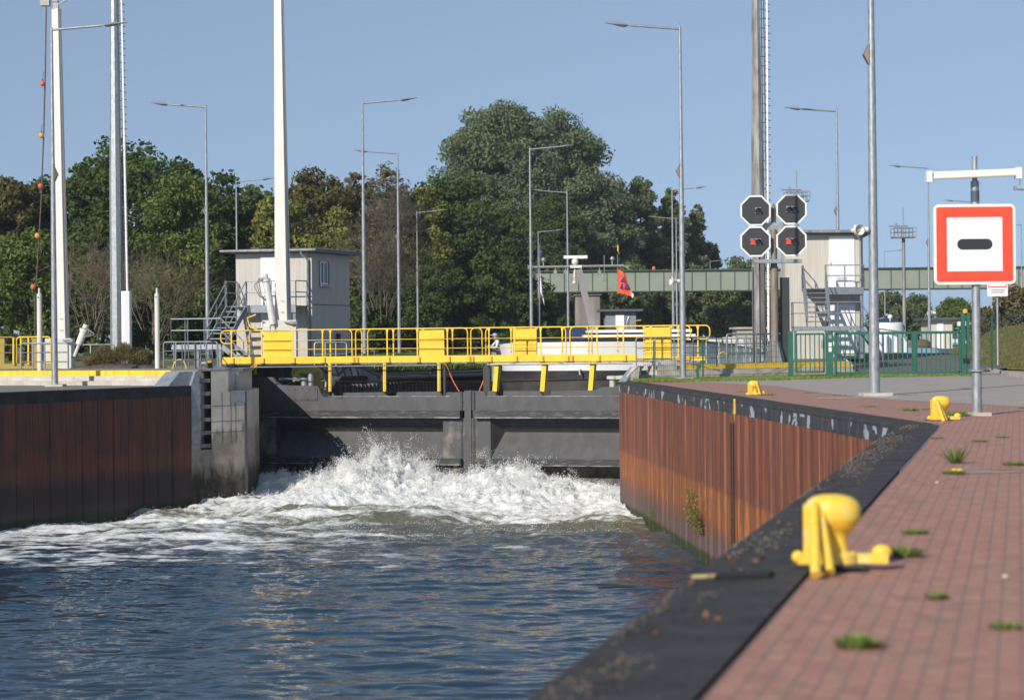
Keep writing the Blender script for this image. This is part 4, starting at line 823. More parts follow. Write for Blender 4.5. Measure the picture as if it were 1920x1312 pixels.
# ---------------------------------------------------------------- houses
hw = mat('board marked concrete wall', (.44, .41, .37), .85, col2=(.56, .53, .49), vscale=5, stretch=(3.5, 3.5, .12), bump=.25, bscale=9)
hww = mat('beige board marked wall', (.48, .44, .37), .85, col2=(.60, .56, .49), vscale=5, stretch=(3.5, 3.5, .12), bump=.25, bscale=9)
roofm = mat('grey roof sheet', (.10, .11, .12), .5, .2, var=.15, vscale=5)
def house(org, xa, ya, W1, W2, z1, wall, label, door, window, zmid):
    """org: front-left corner; xa along the front, ya going back"""
    O = Vector((org[0], org[1], 0)); xa = Vector((*xa, 0)).normalized(); ya = Vector((*ya, 0)).normalized(); t = thing('lock_house', label, 'house', (O.x, O.y, ZU))
    def Q(a, b_, z): q_ = O + xa * a + ya * b_; return Vector((q_.x, q_.y, z))
    b = MB(); b.prism([Q(0, 0, ZU), Q(W1, 0, ZU), Q(W1, W2, ZU), Q(0, W2, ZU)], (0, 0, z1 - ZU)); b.build('wall', wall, t)
    b = MB()
    for z in (zmid,):
        b.prism([Q(W1 + .004, .05, z), Q(W1 + .004, W2 - .05, z), Q(W1 + .004, W2 - .05, z + .03), Q(W1 + .004, .05, z + .03)], xa * .01)
    b.prism([Q(W1 - .1, -.01, ZU), Q(W1 - .08, -.01, ZU), Q(W1 - .08, -.01, z1), Q(W1 - .1, -.01, z1)], ya * -.008)
    b.build('wall_joint', mat('dark joint', (.08, .08, .08), .9), t)
    ov = .38; b = MB(); b.prism([Q(-ov, -ov, z1 + .02), Q(W1 + ov, -ov, z1 + .02), Q(W1 + ov, W2 + ov, z1 + .0), Q(-ov, W2 + ov, z1 + .0)], (0, 0, .14)); rf = b.build('roof', roofm, t)
    b = MB(); b.add([Q(-ov + .05, -ov + .05, z1 + .162), Q(W1 + ov - .05, -ov + .05, z1 + .162), Q(W1 + ov - .05, W2 + ov - .05, z1 + .162), Q(-ov + .05, W2 + ov - .05, z1 + .162), Q(W1 * .2, W2 / 2, z1 + .3), Q(W1 * .8, W2 / 2, z1 + .3)], [(0, 1, 5, 4), (1, 2, 5), (2, 3, 4, 5), (3, 0, 4)]); b.build('roof_sheet', roofm, rf)
    b = MB(); b.tube([Q(-ov - .1, -ov - .05, z1 + .10), Q(W1 + ov, -ov - .05, z1 + .10)], .06, 10); b.build('gutter', galvd, rf, 50)
    da, dz0, dw, dh = door
    for k, (zz, hh) in enumerate(((dz0, dh), (ZU + .22, dh * .97))):
        fr = MB(); fr.prism([Q(da, -.004, zz), Q(da + dw, -.004, zz), Q(da + dw, -.004, zz + hh), Q(da, -.004, zz + hh)], ya * -.05); dr = fr.build('door', doorw, t)
        l_ = MB(); l_.prism([Q(da + .14, -.056, zz + .1), Q(da + dw - .14, -.056, zz + .1), Q(da + dw - .14, -.056, zz + hh - .14), Q(da + .14, -.056, zz + hh - .14)], ya * -.012); l_.build('panel', mat('door leaf white', (.76, .77, .80), .4), dr)
        l_ = MB(); l_.beam(Q(da + .07, -.09, zz + 1.0), Q(da + .07, -.09, zz + 1.12), .03, .03); l_.build('handle', blk, dr)
        l_ = MB(); l_.prism([Q(da + .35, -.07, zz + .28), Q(da + dw - .35, -.07, zz + .28), Q(da + dw - .35, -.07, zz + .44), Q(da + .35, -.07, zz + .44)], ya * -.006); l_.build('vent', mat('vent grey', (.5, .5, .5), .5), dr)
    if window:
        wa_, wz0, ww, wh = window; fr = MB()
        fr.prism([Q(W1 + .003, wa_, wz0), Q(W1 + .003, wa_ + ww, wz0), Q(W1 + .003, wa_ + ww, wz0 + wh), Q(W1 + .003, wa_, wz0 + wh)], xa * .02); wi = fr.build('window', mat('reveal concrete', (.2, .19, .18), .8), t)
        g_ = MB(); g_.prism([Q(W1 + .026, wa_ + .08, wz0 + .1), Q(W1 + .026, wa_ + ww * .72, wz0 + .1), Q(W1 + .026, wa_ + ww * .72, wz0 + wh - .06), Q(W1 + .026, wa_ + .08, wz0 + wh - .06)], xa * .01); g_.build('pane', glass, wi)
        g_ = MB()
        for u in (.05, ww * .38, ww * .72): g_.beam(Q(W1 + .05, wa_ + u, wz0 + .06), Q(W1 + .05, wa_ + u, wz0 + wh - .04), .05, .04)
        for z in (wz0 + .08, wz0 + wh - .05): g_.beam(Q(W1 + .05, wa_ + .05, z), Q(W1 + .05, wa_ + ww * .72, z), .04, .05)
        g_.build('frame', doorw, wi)
        g_ = MB(); g_.beam(Q(W1 + .07, wa_ - .05, wz0), Q(W1 + .07, wa_ + ww + .05, wz0), .16, .05); g_.build('sill', mat('sill stone', (.5, .5, .48), .7), wi)
    b = MB(); b.tube([Q(W1 - .28, -ov, z1 + .06), Q(W1 - .28, -ov, z1 - .05), Q(W1 - .12, -.1, z1 - .3), Q(W1 - .12, -.1, ZU + .1)], .05, 8); b.build('downpipe', galv, t, 50)
    return t, Q
hl0 = (XP(444, ZU, 84.5), 84.5); 
tL, QL = house(hl0, (3.25, -.55), (2.05, 5.2), 3.32, 3.6, 5.22, hw, 'grey concrete house on two floors with stair platform, left behind the white boom', (1.12, 3.02, .98, 2.05), (.65, 3.85, .95, 1.05), 3.02)
hr0 = (XP(1474, ZU, 91), 91)
tR, QR = house(hr0, (3.15, .12), (.35, 4.6), 3.58, 3.6, 6.15, hww, 'beige concrete house on two floors with stair platform, right of the signal lights', (2.02, 3.74, 1.17, 2.33), None, 3.5)
b = MB(); b.box(tuple(QL(3.40, 2.3, 1.6)), (.12, .3, .45), .3); b.build('alarm_box', mat('dark red box', (.15, .01, .02), .5), tL)
def stairs(Q, label, x0, x1, xf0, xf1, zp, zl, lx0, lx1, run, dep=1.1, ldep=1.1):
    """platform x0..x1 before the upper door, flight xf0..xf1 coming towards the viewer to a lower landing lx0..lx1"""
    t = thing('stair_tower', label, 'stairs', Q(x0, -.6, ZU)); f = -dep; g = f - run; h = g - ldep; G_ = galv_rail
    b = MB(); b.prism([Q(x0, f, zp - .05), Q(x1, f, zp - .05), Q(x1, -.02, zp - .05), Q(x0, -.02, zp - .05)], (0, 0, .04)); b.prism([Q(xf1, f - .02, zp - .3), Q(x1, f - .02, zp - .3), Q(x1, f - .02, zp + .02), Q(xf1, f - .02, zp + .02)], (0, .04, 0)); b.build('platform', G_, t)
    b = MB(); b.prism([Q(lx0, h, zl - .22), Q(lx1, h, zl - .22), Q(lx1, g, zl - .22), Q(lx0, g, zl - .22)], (0, 0, .2)); b.build('landing', galv, t)
    for a, yy, zz in ((x1 - .12, f + .1, zp), (xf1 + .05, f + .1, zp), (lx0 + .1, h + .1, zl), (lx1 - .1, h + .1, zl), ((lx0 + lx1) / 2, h + .1, zl)): b = MB(); b.beam(Q(a, yy, ZU), Q(a, yy, zz - .05), .12, .12); b.build('column', G_, t)
    for a in (xf0, xf1): b = MB(); b.beam(Q(a, f, zp - .1), Q(a, g, zl - .05), .05, .22); b.build('stringer', G_, t)
    n = max(5, int((zp - zl) / .21))
    for k in range(1, n): u = k / n; z = zp + (zl - zp) * u; y = f + (g - f) * u; b = MB(); b.prism([Q(xf0, y - .12, z), Q(xf1, y - .12, z), Q(xf1, y + .12, z), Q(xf0, y + .12, z)], (0, 0, -.04)); b.build('tread', G_, t)
    def rail(A, B, n):   # A,B = (x, y, z)
        for h_ in (1.02, .55): b = MB(); b.tube([Q(A[0], A[1], A[2] + h_), Q(B[0], B[1], B[2] + h_)], .026, 6); b.build('handrail', G_, t, 60)
        for i in range(n + 1): u = i / n; x, y, z = [A[j] + (B[j] - A[j]) * u for j in range(3)]; b = MB(); b.tube([Q(x, y, z - .1), Q(x, y, z + 1.02)], .026, 6); b.build('rail_post', G_, t, 60)
    rail((xf1 + .02, f, zp), (x1, f, zp), 2); rail((x1, f, zp), (x1, -.1, zp), 1); rail((x0, -.1, zp), (x0, f, zp), 1)
    rail((xf0, f, zp), (xf0, g, zl), 2); rail((xf1, f, zp), (xf1, g, zl), 2)
    rail((lx0, h, zl), (lx1, h, zl), 3); rail((lx0, g, zl), (lx0, h, zl), 1)
    # last flight from the landing down along the front towards the right
    m = max(3, int((zl - ZU) / .2)); e = lx1 + .95
    for yy in (h + .05, g - .05): b = MB(); b.beam(Q(lx1, yy, zl - .1), Q(e, yy, ZU + .1), .05, .2); b.build('stringer', G_, t)
    for k in range(1, m): u = k / m; b = MB(); x = lx1 + (e - lx1) * u; z = zl + (ZU - zl) * u; b.prism([Q(x - .12, h + .05, z), Q(x + .12, h + .05, z), Q(x + .12, g - .05, z), Q(x - .12, g - .05, z)], (0, 0, -.04)); b.build('tread', G_, t)
    rail((lx1, h, zl), (e, h, ZU), 1)
    return t
stairs(QL, 'grey steel stair with two landings on the left concrete house', .1, 3.15, .15, 1.0, 3.0, 1.42, -.75, 1.35, 1.7)
stairs(QR, 'grey steel stair with two landings on the right beige house', .75, 3.5, .75, 1.75, 3.68, 1.95, .05, 3.0, 2.2)
# ---------------------------------------------------------------- bollards
def make_bollard(label, loc, rz, sc, l1=(-.11, -.55), l2=(-.02, -.40)):
    t = thing('quay_bollard', label, 'bollard'); A = yelf
    b = MB()   # head: elongated cap, stretched to the right
    n = 20; rings = []; L_ = [(-.185, .0, .0), (-.183, .06, .06), (-.165, .085, .085), (-.10, .10, .10), (0, .112, .105), (.09, .115, .10), (.16, .10, .085), (.20, .07, .06), (.215, .0, .0)]
    # ---- cap as superellipsoid slices in z
    vs = []; zz = [(.235, .50, .5), (.25, .72, .7), (.27, .90, .9), (.31, .99, .99), (.35, 1, 1), (.38, .97, .97), (.41, .88, .88), (.435, .68, .7), (.449, .38, .42), (.452, .1, .12)]
    for z, kx, ky in zz:
        for k in range(n):
            a = 2 * math.pi * k / n; x = math.cos(a); y = math.sin(a)
            xx = (.18 * kx * x + .015) if x > 0 else max(-.17, .18 * kx * x + .015)
            vs.append((xx, .125 * ky * y, z - .012 * max(0, xx) * 2))
    m = len(zz); b.add(vs, [(i * n + k, i * n + (k + 1) % n, (i + 1) * n + (k + 1) % n, (i + 1) * n + k) for i in range(m - 1) for k in range(n)] + [tuple(range(n))[::-1], tuple((m - 1) * n + k for k in range(n))])
    b.build('head', A, t, 60)
    b = MB(); b.lathe([(.105, .02), (.085, .06), (.064, .12), (.064, .17), (.078, .21), (.12, .245)], (.045, 0, 0), 20); b.build('neck', A, t, 60)
    b = MB(); b.prism([(-.17, -.055, .02), (-.17, -.055, .38), (-.12, -.055, .40), (-.05, -.055, .30), (-.04, -.055, .02)], (0, .11, 0)); b.build('web', A, t)
    b = MB(); b.tube(rounded([(*l1, .0), (-.105, -.12, .375) if l1[0] < 0 else (.04, -.13, .40), (-.07, -.06, .375) if l1[0] < 0 else (.09, -.06, .40), (*l2, .0)], .06, 8), .034, 10); b.build('handle_bar', A, t, 60)
    b = MB(); b.box((-.08, 0, .035), (.26, .22, .07)); b.lathe([(.13, 0), (.13, .07), (.10, .09)], (.05, 0, 0), 18); b.box((.19, 0, .045), (.34, .10, .06)); b.build('foot', A, t, 45)
    b = MB(); b.ball((.325, 0, .085), .06, 12, (1.1, .9, .8)); b.build('foot_knob', A, t, 60)
    b = MB(); b.ball((-.205, 0, .05), .042, 10); b.build('foot_bolt', A, t, 60)
    b = MB(); b.box((-.02, 0, .008), (.46, .34, .016)); b.build('base_plate', cop_top, t)
    t.location = loc; t.rotation_euler = (0, 0, rz); t.scale = (sc,) * 3; return t
p = G(1548, 1068); B1 = make_bollard('large blurred yellow bollard in the foreground on the dark quay edge', (p.x + .03, p.y, .03), -.12, .95)
def resc(o, s_): o.scale = (s_,) * 3
p = G(1763, 788); o = dup(B1, (p.x, p.y, .0), .1, 'yellow bollard at the bend of the quay left of the sign pole'); resc(o, .92)
p = G(1413, 741); make_bollard('farthest yellow bollard beyond the bend, near the grass strip', (p.x, p.y, .0), .35, .82, (.17, -.12), (.30, .0))
# coping details
b = MB(); p = G(1330, 1079, .03); d_ = nd; b.obox((p.x, p.y, .03), nd * .0 + Vector((.10, .02, 0)), nd * .035, (0, 0, .006)); tag(b.build('edge_mark', mat('pale yellow mark', (.62, .5, .2), .6)), 'pale yellow mark on the foreground quay edge left of the big bollard', 'paint mark')
b = MB(); p = G(1395, 1079, .03); b.obox((p.x, p.y, .034), Vector((.16, .03, 0)), nd * .12, (0, 0, .012)); tag(b.build('recess_shade_patch', blkm), 'black slab painting the shade of a recess in the foreground quay edge', 'recess patch')  # flat black slab stands in for the shaded hollow of the mooring recess
b = MB(); a = RC + (RB - RC) * .585; 
pm = Plane(RC[:2], (RB - RC)[:2]); s_, z_ = pm.hit(1378, 745); 
q1 = RC + t1 * s_
b.obox(q1 + Vector((0, 0, -.2)) - n1 * .015, t1 * .07, n1 * .012, (0, 0, .24)); tag(b.build('ladder_mark', yelk), 'yellow ladder marker on the black coping above the rusty piling', 'marker')
b = MB(); b.tube([q1 + Vector((0, 0, -.5)) - n1 * .06, q1 + Vector((0, 0, -4.4)) - n1 * .06], .02, 5); b.tube([q1 + t1 * .3 + Vector((0, 0, -.5)) - n1 * .06, q1 + t1 * .3 + Vector((0, 0, -4.4)) - n1 * .06], .02, 5)
for k in range(13): z = -.6 - k * .3; b.tube([q1 + Vector((0, 0, z)) - n1 * .06, q1 + t1 * .3 + Vector((0, 0, z)) - n1 * .06], .016, 4)
tag(b.build('wall_ladder', mat('dark brown ladder', (.07, .035, .025), .8)), 'rusty ladder in the orange piling below the yellow marker', 'ladder')
# drain channel
pa = G(1795, 886); pb_ = G(2100, 880); b = MB(); b.prism([(pa.x, pa.y - .17, .006), (pb_.x, pb_.y - .17, .006), (pb_.x, pb_.y + .17, .006), (pa.x, pa.y + .17, .006)], (0, 0, .012)); dr = thing('drain_channel', 'concrete drain channel with rusty grate in the red paving', 'drain', pa); b.build('edge_frame', mat('drain concrete', (.27, .24, .2), .85, var=.2), dr)
b = MB(); b.prism([(pa.x + .35, pa.y - .07, .02), (pb_.x, pb_.y - .07, .02), (pb_.x, pb_.y + .05, .02), (pa.x + .35, pa.y + .05, .02)], (0, 0, .004)); b.build('grate', rust, dr)
# ---------------------------------------------------------------- big sign
dS = D(1832, 779); SX = XP(1832, 0, dS); Z_ = lambda py: V(1828, py, dS).z; 
t = thing('waterway_sign', 'square red and white sign with a black bar, on a galvanised pole', 'sign', (SX, dS, 0))
b = MB(); b.tube([(SX, dS, 0), (SX, dS, Z_(692))], .088, 14); b.tube([(SX, dS, Z_(692)), (SX, dS, Z_(340))], .074, 14); b.tube([(SX, dS, Z_(340)), (SX, dS, Z_(293))], .048, 12); b.build('pole', galv, t, 50)
b = MB(); b.lathe([(.075, 0), (.14, .01), (.14, .035), (.08, .05)], (SX, dS, Z_(697)), 16); b.build('pole_collar', galv, t); b = MB(); b.lathe([(.078, 0), (.078, .20), (.06, .2)], (SX, dS, Z_(379)), 16); b.build('pole_band', mat('dark blue grey band', (.07, .09, .12), .5), t)
b = MB(); b.box((SX, dS, .03), (.42, .42, .06)); b.build('footing', concl, t)
def rrect(cx, z, w, h, r, y, n=6):
    pts = []
    for (ex, ez, a0) in ((1, 1, 0), (-1, 1, 90), (-1, -1, 180), (1, -1, 270)):
        for k in range(n + 1): a = math.radians(a0 + 90 * k / n); pts.append((cx + ex * (w / 2 - r) + r * math.cos(a), y, z + ez * (h / 2 - r) + r * math.sin(a)))
    return pts
cS = V(1827.5, 458, dS - .12); w = 1.455; yy = dS - .12
b = MB(); b.prism(rrect(cS.x, cS.z, w, w * .98, .10, yy), (0, .03, 0)); bo = b.build('board', white, t)
b = MB(); b.prism(rrect(cS.x, cS.z, w - .1, w - .13, .04, yy - .004), (0, .003, 0)); b.build('red_border', mat('red orange sign film', (.72, .075, .035), .4, var=.06, vscale=3), bo)
b = MB(); b.prism(rrect(cS.x, cS.z, .985, .955, .005, yy - .008), (0, .003, 0)); b.build('white_field', mat('sign white film', (.80, .80, .79), .4), bo)
b = MB(); b.prism(rrect(cS.x, cS.z, .625, .19, .094, yy - .012, 8), (0, .003, 0)); b.build('black_bar', mat('sign black bar', (.03, .035, .045), .4), bo)
b = MB()
for z in (-.4, .4): b.box((cS.x, yy + .06, cS.z + z), (.5, .05, .06))
b.build('clamp', galv, t)
a_, c_ = V(1736, 330, dS - .2), V(1912, 323, dS - .2); b = MB(); b.beam(a_, c_, .10, .085, (0, 0, 1)); b.prism([a_ + Vector((0, -.055, -.07)), c_ + Vector((0, -.055, -.07)), c_ + Vector((0, -.055, .065)), a_ + Vector((0, -.055, .065))], (0, .02, 0)); lb = b.build('light_bar', white, t)
b = MB(); b.tube([a_ + Vector((.1, -.07, -.05)), c_ + Vector((-.1, -.07, -.05))], .026, 8); b.build('tube_cover', mat('yellowed diffuser', (.66, .64, .52), .4), lb); b = MB(); b.box(a_ + Vector((.04, -.04, -.02)), (.1, .16, .2)); b.build('end_cap', white, lb); b = MB(); b.box(c_ + Vector((-.04, -.04, -.02)), (.1, .16, .2)); b.build('end_cap', white, lb)
b = MB(); p = V(1912, 347, 60); b.tube([V(1912, 330, 60), V(1912, 348, 60)], .02); b.beam(V(1901, 353, 60), V(1906, 353, 60), .12, .12); b.tube([V(1906, 355, 60), V(1935, 356, 60)], .03); tag(b.build('camera_bracket', galvd), 'small white camera on a bracket at the right edge beside the light bar', 'camera')
# small sign behind
pS = V(1871, 668, 66); t = thing('notice_sign', 'small white notice with red frame on a thin pole beside the mesh fence', 'sign', pS)
zt1, zt2 = V(1869, 523, 66).z, V(1869, 560, 66).z; cx_ = V(1869, 540, 66).x
b = MB(); b.tube([(pS.x, 66, pS.z - .3), (pS.x, 66, zt1)], .035, 8); b.build('pole', galv, t, 50)
b = MB(); b.prism(rrect(cx_, (zt1 + zt2) / 2 + .2, .68, .9, .04, 65.9), (0, .02, 0)); bo = b.build('board', white, t)
b = MB(); b.prism(rrect(cx_, (zt1 + zt2) / 2 + .36, .61, .62, .02, 65.893), (0, .004, 0)); b.build('red_frame', mat('notice red', (.65, .03, .06), .4), bo)
b = MB(); b.prism(rrect(cx_, (zt1 + zt2) / 2 + .36, .55, .56, .01, 65.888), (0, .004, 0)); b.build('paper', white, bo)
b = MB()
for k, wv in enumerate((.35, .2, .42, .22, .36)): b.box((cx_, 65.884, (zt1 + zt2) / 2 + .55 - k * .095), (wv, .004, .018))
for k, wv in enumerate((.45, .42)): b.box((cx_, 65.884, (zt1 + zt2) / 2 - .04 - k * .07), (wv, .004, .02))
b.build('text_line', mat('faded print', (.35, .33, .36), .6), bo)
# ---------------------------------------------------------------- signal lights
dG = 78; t = thing('signal_mast', 'rusty post carrying four black octagonal signal boards, two lit red', 'signal', (XP(1453, ZU, dG), dG, ZU))
xg = XP(1453, ZU, dG); zg = lambda py: V(1453, py, dG).z
rp_ = mat('rust streaked post', (.26, .255, .24), .6, .2, col2=(.20, .12, .07), vscale=2.5, stretch=(6, 6, .5))
b = MB(); b.tube([(xg, dG, ZU), (xg, dG, zg(500))], .155, 14); b.tube([(xg, dG, zg(500)), (xg, dG, zg(430))], .13, 12); b.tube([(xg, dG, zg(430)), (xg, dG, zg(392))], .10, 12); b.lathe([(.10, 0), (.02, .22)], (xg, dG, zg(392)), 12); b.build('post', rp_, t, 45)
b = MB()
for a in range(4): an = a * math.pi / 2 + .5; b.prism([(xg + .17 * math.cos(an), dG + .17 * math.sin(an), ZU), (xg + .5 * math.cos(an), dG + .5 * math.sin(an), ZU), (xg + .17 * math.cos(an), dG + .17 * math.sin(an), ZU + .9)], (.03 * math.sin(an), -.03 * math.cos(an), 0))
b.build('foot_rib', galv, t)
b = MB(); c = V(1457, 490, dG - .2); b.box(c, (1.9, .5, .14)); b.build('cable_tray', galv, t)
b = MB(); c = V(1449, 425, dG - .1); b.prism([c + Vector((-.85, 0, -.13)), c + Vector((.75, 0, -.13)), c + Vector((.45, 0, .15)), c + Vector((-.5, 0, .15))], (0, .06, 0)); b.build('bracket_plate', galv, t)
b = MB(); b.tube([(xg - .8, dG + .2, ZU), (xg - .8, dG + .2, zg(500))], .03); b.tube([(xg - .55, dG + .15, ZU), (xg - .55, dG + .15, zg(390))], .03); b.beam((xg + .45, dG + .3, ZU), (xg + .45, dG + .3, zg(520)), .36, .1, (0, 1, 0)); b.build('cable_duct', mat('dark slotted duct', (.05, .055, .06), .5, .3), t)
red = mat('lit red lens', (.8, .05, .02), .3, emit=((1, .05, .03), 1.6)); lens = mat('unlit dark lens', (.02, .03, .03), .15, spec=.8); octm = mat('signal board black', (.045, .045, .05), .45)
for cx_, cy_, lights in ((1416.5, 395, ((1421, 0),)), (1484, 392.5, ((1479, 0), (1488.5, 0))), (1416.5, 453, ((1412, 1), (1421, 0))), (1484, 452, ((1479, 1), (1488.5, 0)))):
    c = V(cx_, cy_, dG - .35); R = .63; b = MB(); ca = math.pi / 8
    oc = lambda r, y: [(c.x + r * math.cos(ca + k * math.pi / 4), y, c.z + r * math.sin(ca + k * math.pi / 4)) for k in range(8)]
    b.prism(oc(R, c.y), (0, .06, 0)); bd = b.build('signal_board', octm, t)
    b = MB(); o_, i_ = oc(R + .012, c.y - .012), oc(R - .06, c.y - .012); o2, i2 = oc(R + .012, c.y + .07), oc(R - .06, c.y - .004)
    b.add(o_ + i_ + o2 + i2, [(k, (k + 1) % 8, 8 + (k + 1) % 8, 8 + k) for k in range(8)] + [(k, 16 + k, 16 + (k + 1) % 8, (k + 1) % 8) for k in range(8)] + [(8 + k, 8 + (k + 1) % 8, 24 + (k + 1) % 8, 24 + k) for k in range(8)]); b.build('white_rim', white, bd)
    xm = sum(V(l[0], cy_, dG - .37).x for l in lights) / len(lights); zm = V(cx_, cy_ + 1, dG).z
    b = MB(); b.box((xm, c.y - .02, zm), (.22 + .2 * (len(lights) - 1), .03, .24)); b.build('light_plate', galvd, bd)
    for px, on in lights:
        p = V(px, cy_ + 1, dG - .37)
        b = MB(); b.tube([(p.x, c.y - .035, p.z), (p.x, c.y - .06, p.z)], .093, 16); b.build('lens', red if on else lens, bd, 50)
        b = MB(); n = 14; vs = []; 
        for k in range(n + 1): a = math.radians(-35) + math.radians(250) * k / n; vs += [(p.x + .11 * math.cos(a), c.y - .03, p.z + .11 * math.sin(a)), (p.x + .11 * math.cos(a), c.y - .03 - .30 * (0.35 + .65 * max(0, math.sin(a))), p.z + .11 * math.sin(a))]
        b.add(vs, [(2 * k, 2 * k + 1, 2 * k + 3, 2 * k + 2) for k in range(n)]); b.build('hood', blkm, bd)
b = MB(); p = V(1413, 405, dG); 
# ---------------------------------------------------------------- bridge
dB = 250; t = thing('footbridge', 'long pale green girder bridge across the background', 'bridge', V(1100, 640, dB))
brm = mat('pale green girder paint', (.21, .25, .19), .6, col2=(.26, .29, .23), vscale=.35, dirt=.12); za, zb = V(1200, 508, dB).z, V(1200, 545.5, dB).z
x0, x1 = V(1004, 530, dB).x, V(2150, 530, dB).x; b = MB(); b.prism([(x0, dB, zb), (x1, dB, zb), (x1, dB, za), (x0, dB, za)], (0, 3.4, 0)); b.build('girder', brm, t)
b = MB(); b.prism([(x0, dB - .35, za), (x1, dB - .35, za), (x1, dB - .35, za + .13), (x0, dB - .35, za + .13)], (0, 4, 0)); b.prism([(x0, dB - .3, zb - .12), (x1, dB - .3, zb - .12), (x1, dB - .3, zb), (x0, dB - .3, zb)], (0, 4, 0)); b.build('girder_flange', mat('dark green edge', (.06, .09, .07), .6), t)
k = 0; x = x0
while x < x1:
    b = MB(); b.box((x, dB - .05, (za + zb) / 2), (.09, .12, za - zb)); b.build('stiffener', mat('dark green stiffener', (.09, .12, .09), .6), t); x += 1.77 * (1 if k % 4 else 1.03); k += 1
for px in (1101, 1960):
    p = V(px, 560, dB + 1.5); b = MB(); b.box((p.x, dB + 1.5, (zb + 0) / 2), (3.1, 2.2, zb)); b.box((p.x, dB + 1.4, zb - .25), (3.5, 2.6, .45)); b.build('pier', mat('weathered pier concrete', (.16, .15, .14), .9, col2=(.28, .25, .21), vscale=.6, stretch=(2, 2, .3)), t)
b = MB(); p = V(1227, 503, dB); b.ball((p.x, dB + 1, p.z - .0), .22, 10, (1, 1, 1.4)); tag(b.build('traffic_cone', mat('orange red plastic', (.7, .15, .05), .5)), 'tiny orange marker standing on the bridge parapet', 'marker')
# ---------------------------------------------------------------- antenna platforms
def crow(px, py, w_, d, foot, label):
    c = V(px, py, d); t = thing('antenna_platform', label, 'antenna mast', (c.x, d, ZU)); s_ = d / F
    b = MB(); b.tube([(c.x, d, ZU), (c.x, d, c.z)], .16 if foot else .12, 8); b.build('mast_pole', galvd, t)
    b = MB(); b.box((c.x, d, c.z - 1 * s_), (w_ * s_, 1.6, .15)); b.build('platform', galvd, t)
    b = MB(); h = 16 * s_; hw_ = w_ * s_ / 2
    for yy in (-.8, .8):
        for z in (h, h * .5): b.tube([(c.x - hw_, d + yy, c.z + z), (c.x + hw_, d + yy, c.z + z)], .035, 4)
        for k in range(7): x = c.x - hw_ + 2 * hw_ * k / 6; b.tube([(x, d + yy, c.z), (x, d + yy, c.z + h)], .03, 4)
    b.build('platform_railing', galvd, t)
    b = MB(); b.tube([(c.x, d, c.z), (c.x, d, c.z + 55 * s_)], .05, 5); b.tube([(c.x - hw_ * 1.3, d, c.z + 20 * s_), (c.x + hw_ * .4, d, c.z + 20 * s_)], .07, 5); b.tube([(c.x - hw_ * .6, d, c.z + 20 * s_), (c.x - hw_ * .6, d, c.z + 26 * s_)], .1, 5); b.build('antenna', galv, t); return t
crow(1494, 376, 44, 180, 1, 'antenna platform with railing above the upper right signal board')
crow(1694, 444, 42, 190, 1, 'antenna platform with railing right of the thick pole')
b = MB(); p = V(1388, 385, 95); 
# ---------------------------------------------------------------- fences and gates on the right
t = thing('mesh_fence', 'green wire mesh fence in front of the right retaining wall', 'fence', V(1205, 712, 69))
f0, f1 = Vector((*G(1207, 714)[:2], 0)), Vector((*G(1481, 706)[:2], 0)); fl = (f1 - f0).length; ft = (f1 - f0).normalized(); fzt = lambda p: 1.32
b = MB()
for k in range(int(fl / .10)): p = f0 + ft * .10 * k; b.tube([p + Vector((0, 0, .12)), p + Vector((0, 0, 1.32))], .0028, 3, False)
for z in (.14, .34, .54, .74, .94, 1.14, 1.31): b.tube([f0 + Vector((0, 0, z)), f1 + Vector((0, 0, z))], .006, 3, False)
b.build('wire_mesh', grnd, t)
for px in (1224, 1323.5): p = f0 + ft * ((XP(px, 0, f0.y + 1) - f0.x) / ft.x); b = MB(); b.beam(p, p + Vector((0, 0, 1.38)), .055, .055, (0, 1, 0)); b.build('fence_post', grnd, t)
b = MB(); p = G(1308.5, 714); b.beam((p.x, p.y, 0), (p.x, p.y, .56), .09, .09, (0, 1, 0)); tag(b.build('short_post', grn), 'short thick green post in front of the yellow wall edge', 'post')
def gz(px, py, d): return V(px, py, d)
t = thing('garden_gate', 'narrow green barred gate between two thick green posts', 'gate', G(1520, 706)); dg = 70.5
for px, py0, py1, wd in ((1483, 621, 708, .16), (1556, 622, 706, .22)):
    a_ = V(px, py1, dg); b = MB(); b.beam((a_.x, dg, 0), (a_.x, dg, V(px, py0, dg).z), wd, wd, (0, 1, 0)); po = b.build('gate_post', grn, t)
    if px == 1556:
        for (z, hh, m) in ((1.45, .13, galv), (1.18, .15, white), (1.0, .15, white)): b = MB(); b.box((a_.x, dg - .12, z), (.11, .02, hh)); b.build('plate', m, po)
def bars(t, pxa, pxb, za_, zb_, d, n, w_=.035, fr=.07):
    xa_, xb_ = XP(pxa, .8, d), XP(pxb, .8, d); b = MB()
    for z in (za_, zb_): b.beam((xa_, d, z), (xb_, d, z), .06, fr, (0, 0, 1))
    for x in (xa_, xb_): b.beam((x, d, za_), (x, d, zb_), fr, .06, (0, 1, 0))
    b.build('frame', grn, t)
    for k in range(1, n): x = xa_ + (xb_ - xa_) * k / n; b = MB(); b.beam((x, d - .0, za_), (x, d, zb_), w_, .03, (0, 1, 0)); b.build('bar', grn, t)
bars(t, 1493, 1545, .22, 1.56, dg, 6)
b = MB(); b.box((XP(1541, .9, dg), dg - .06, 1.2), (.05, .06, .3)); b.build('lock', galv, t)
t = thing('sliding_gate', 'long green barred sliding gate across the road on the right', 'gate', G(1690, 702))
bars(t, 1567, 1800, .10, 1.58, 73.5, 26, .04, .10)
b = MB(); x = XP(1715, .8, 73.5); b.beam((x, 73.5, .1), (x, 73.5, 1.58), .13, .07, (0, 1, 0)); b.build('bar', grn, t)
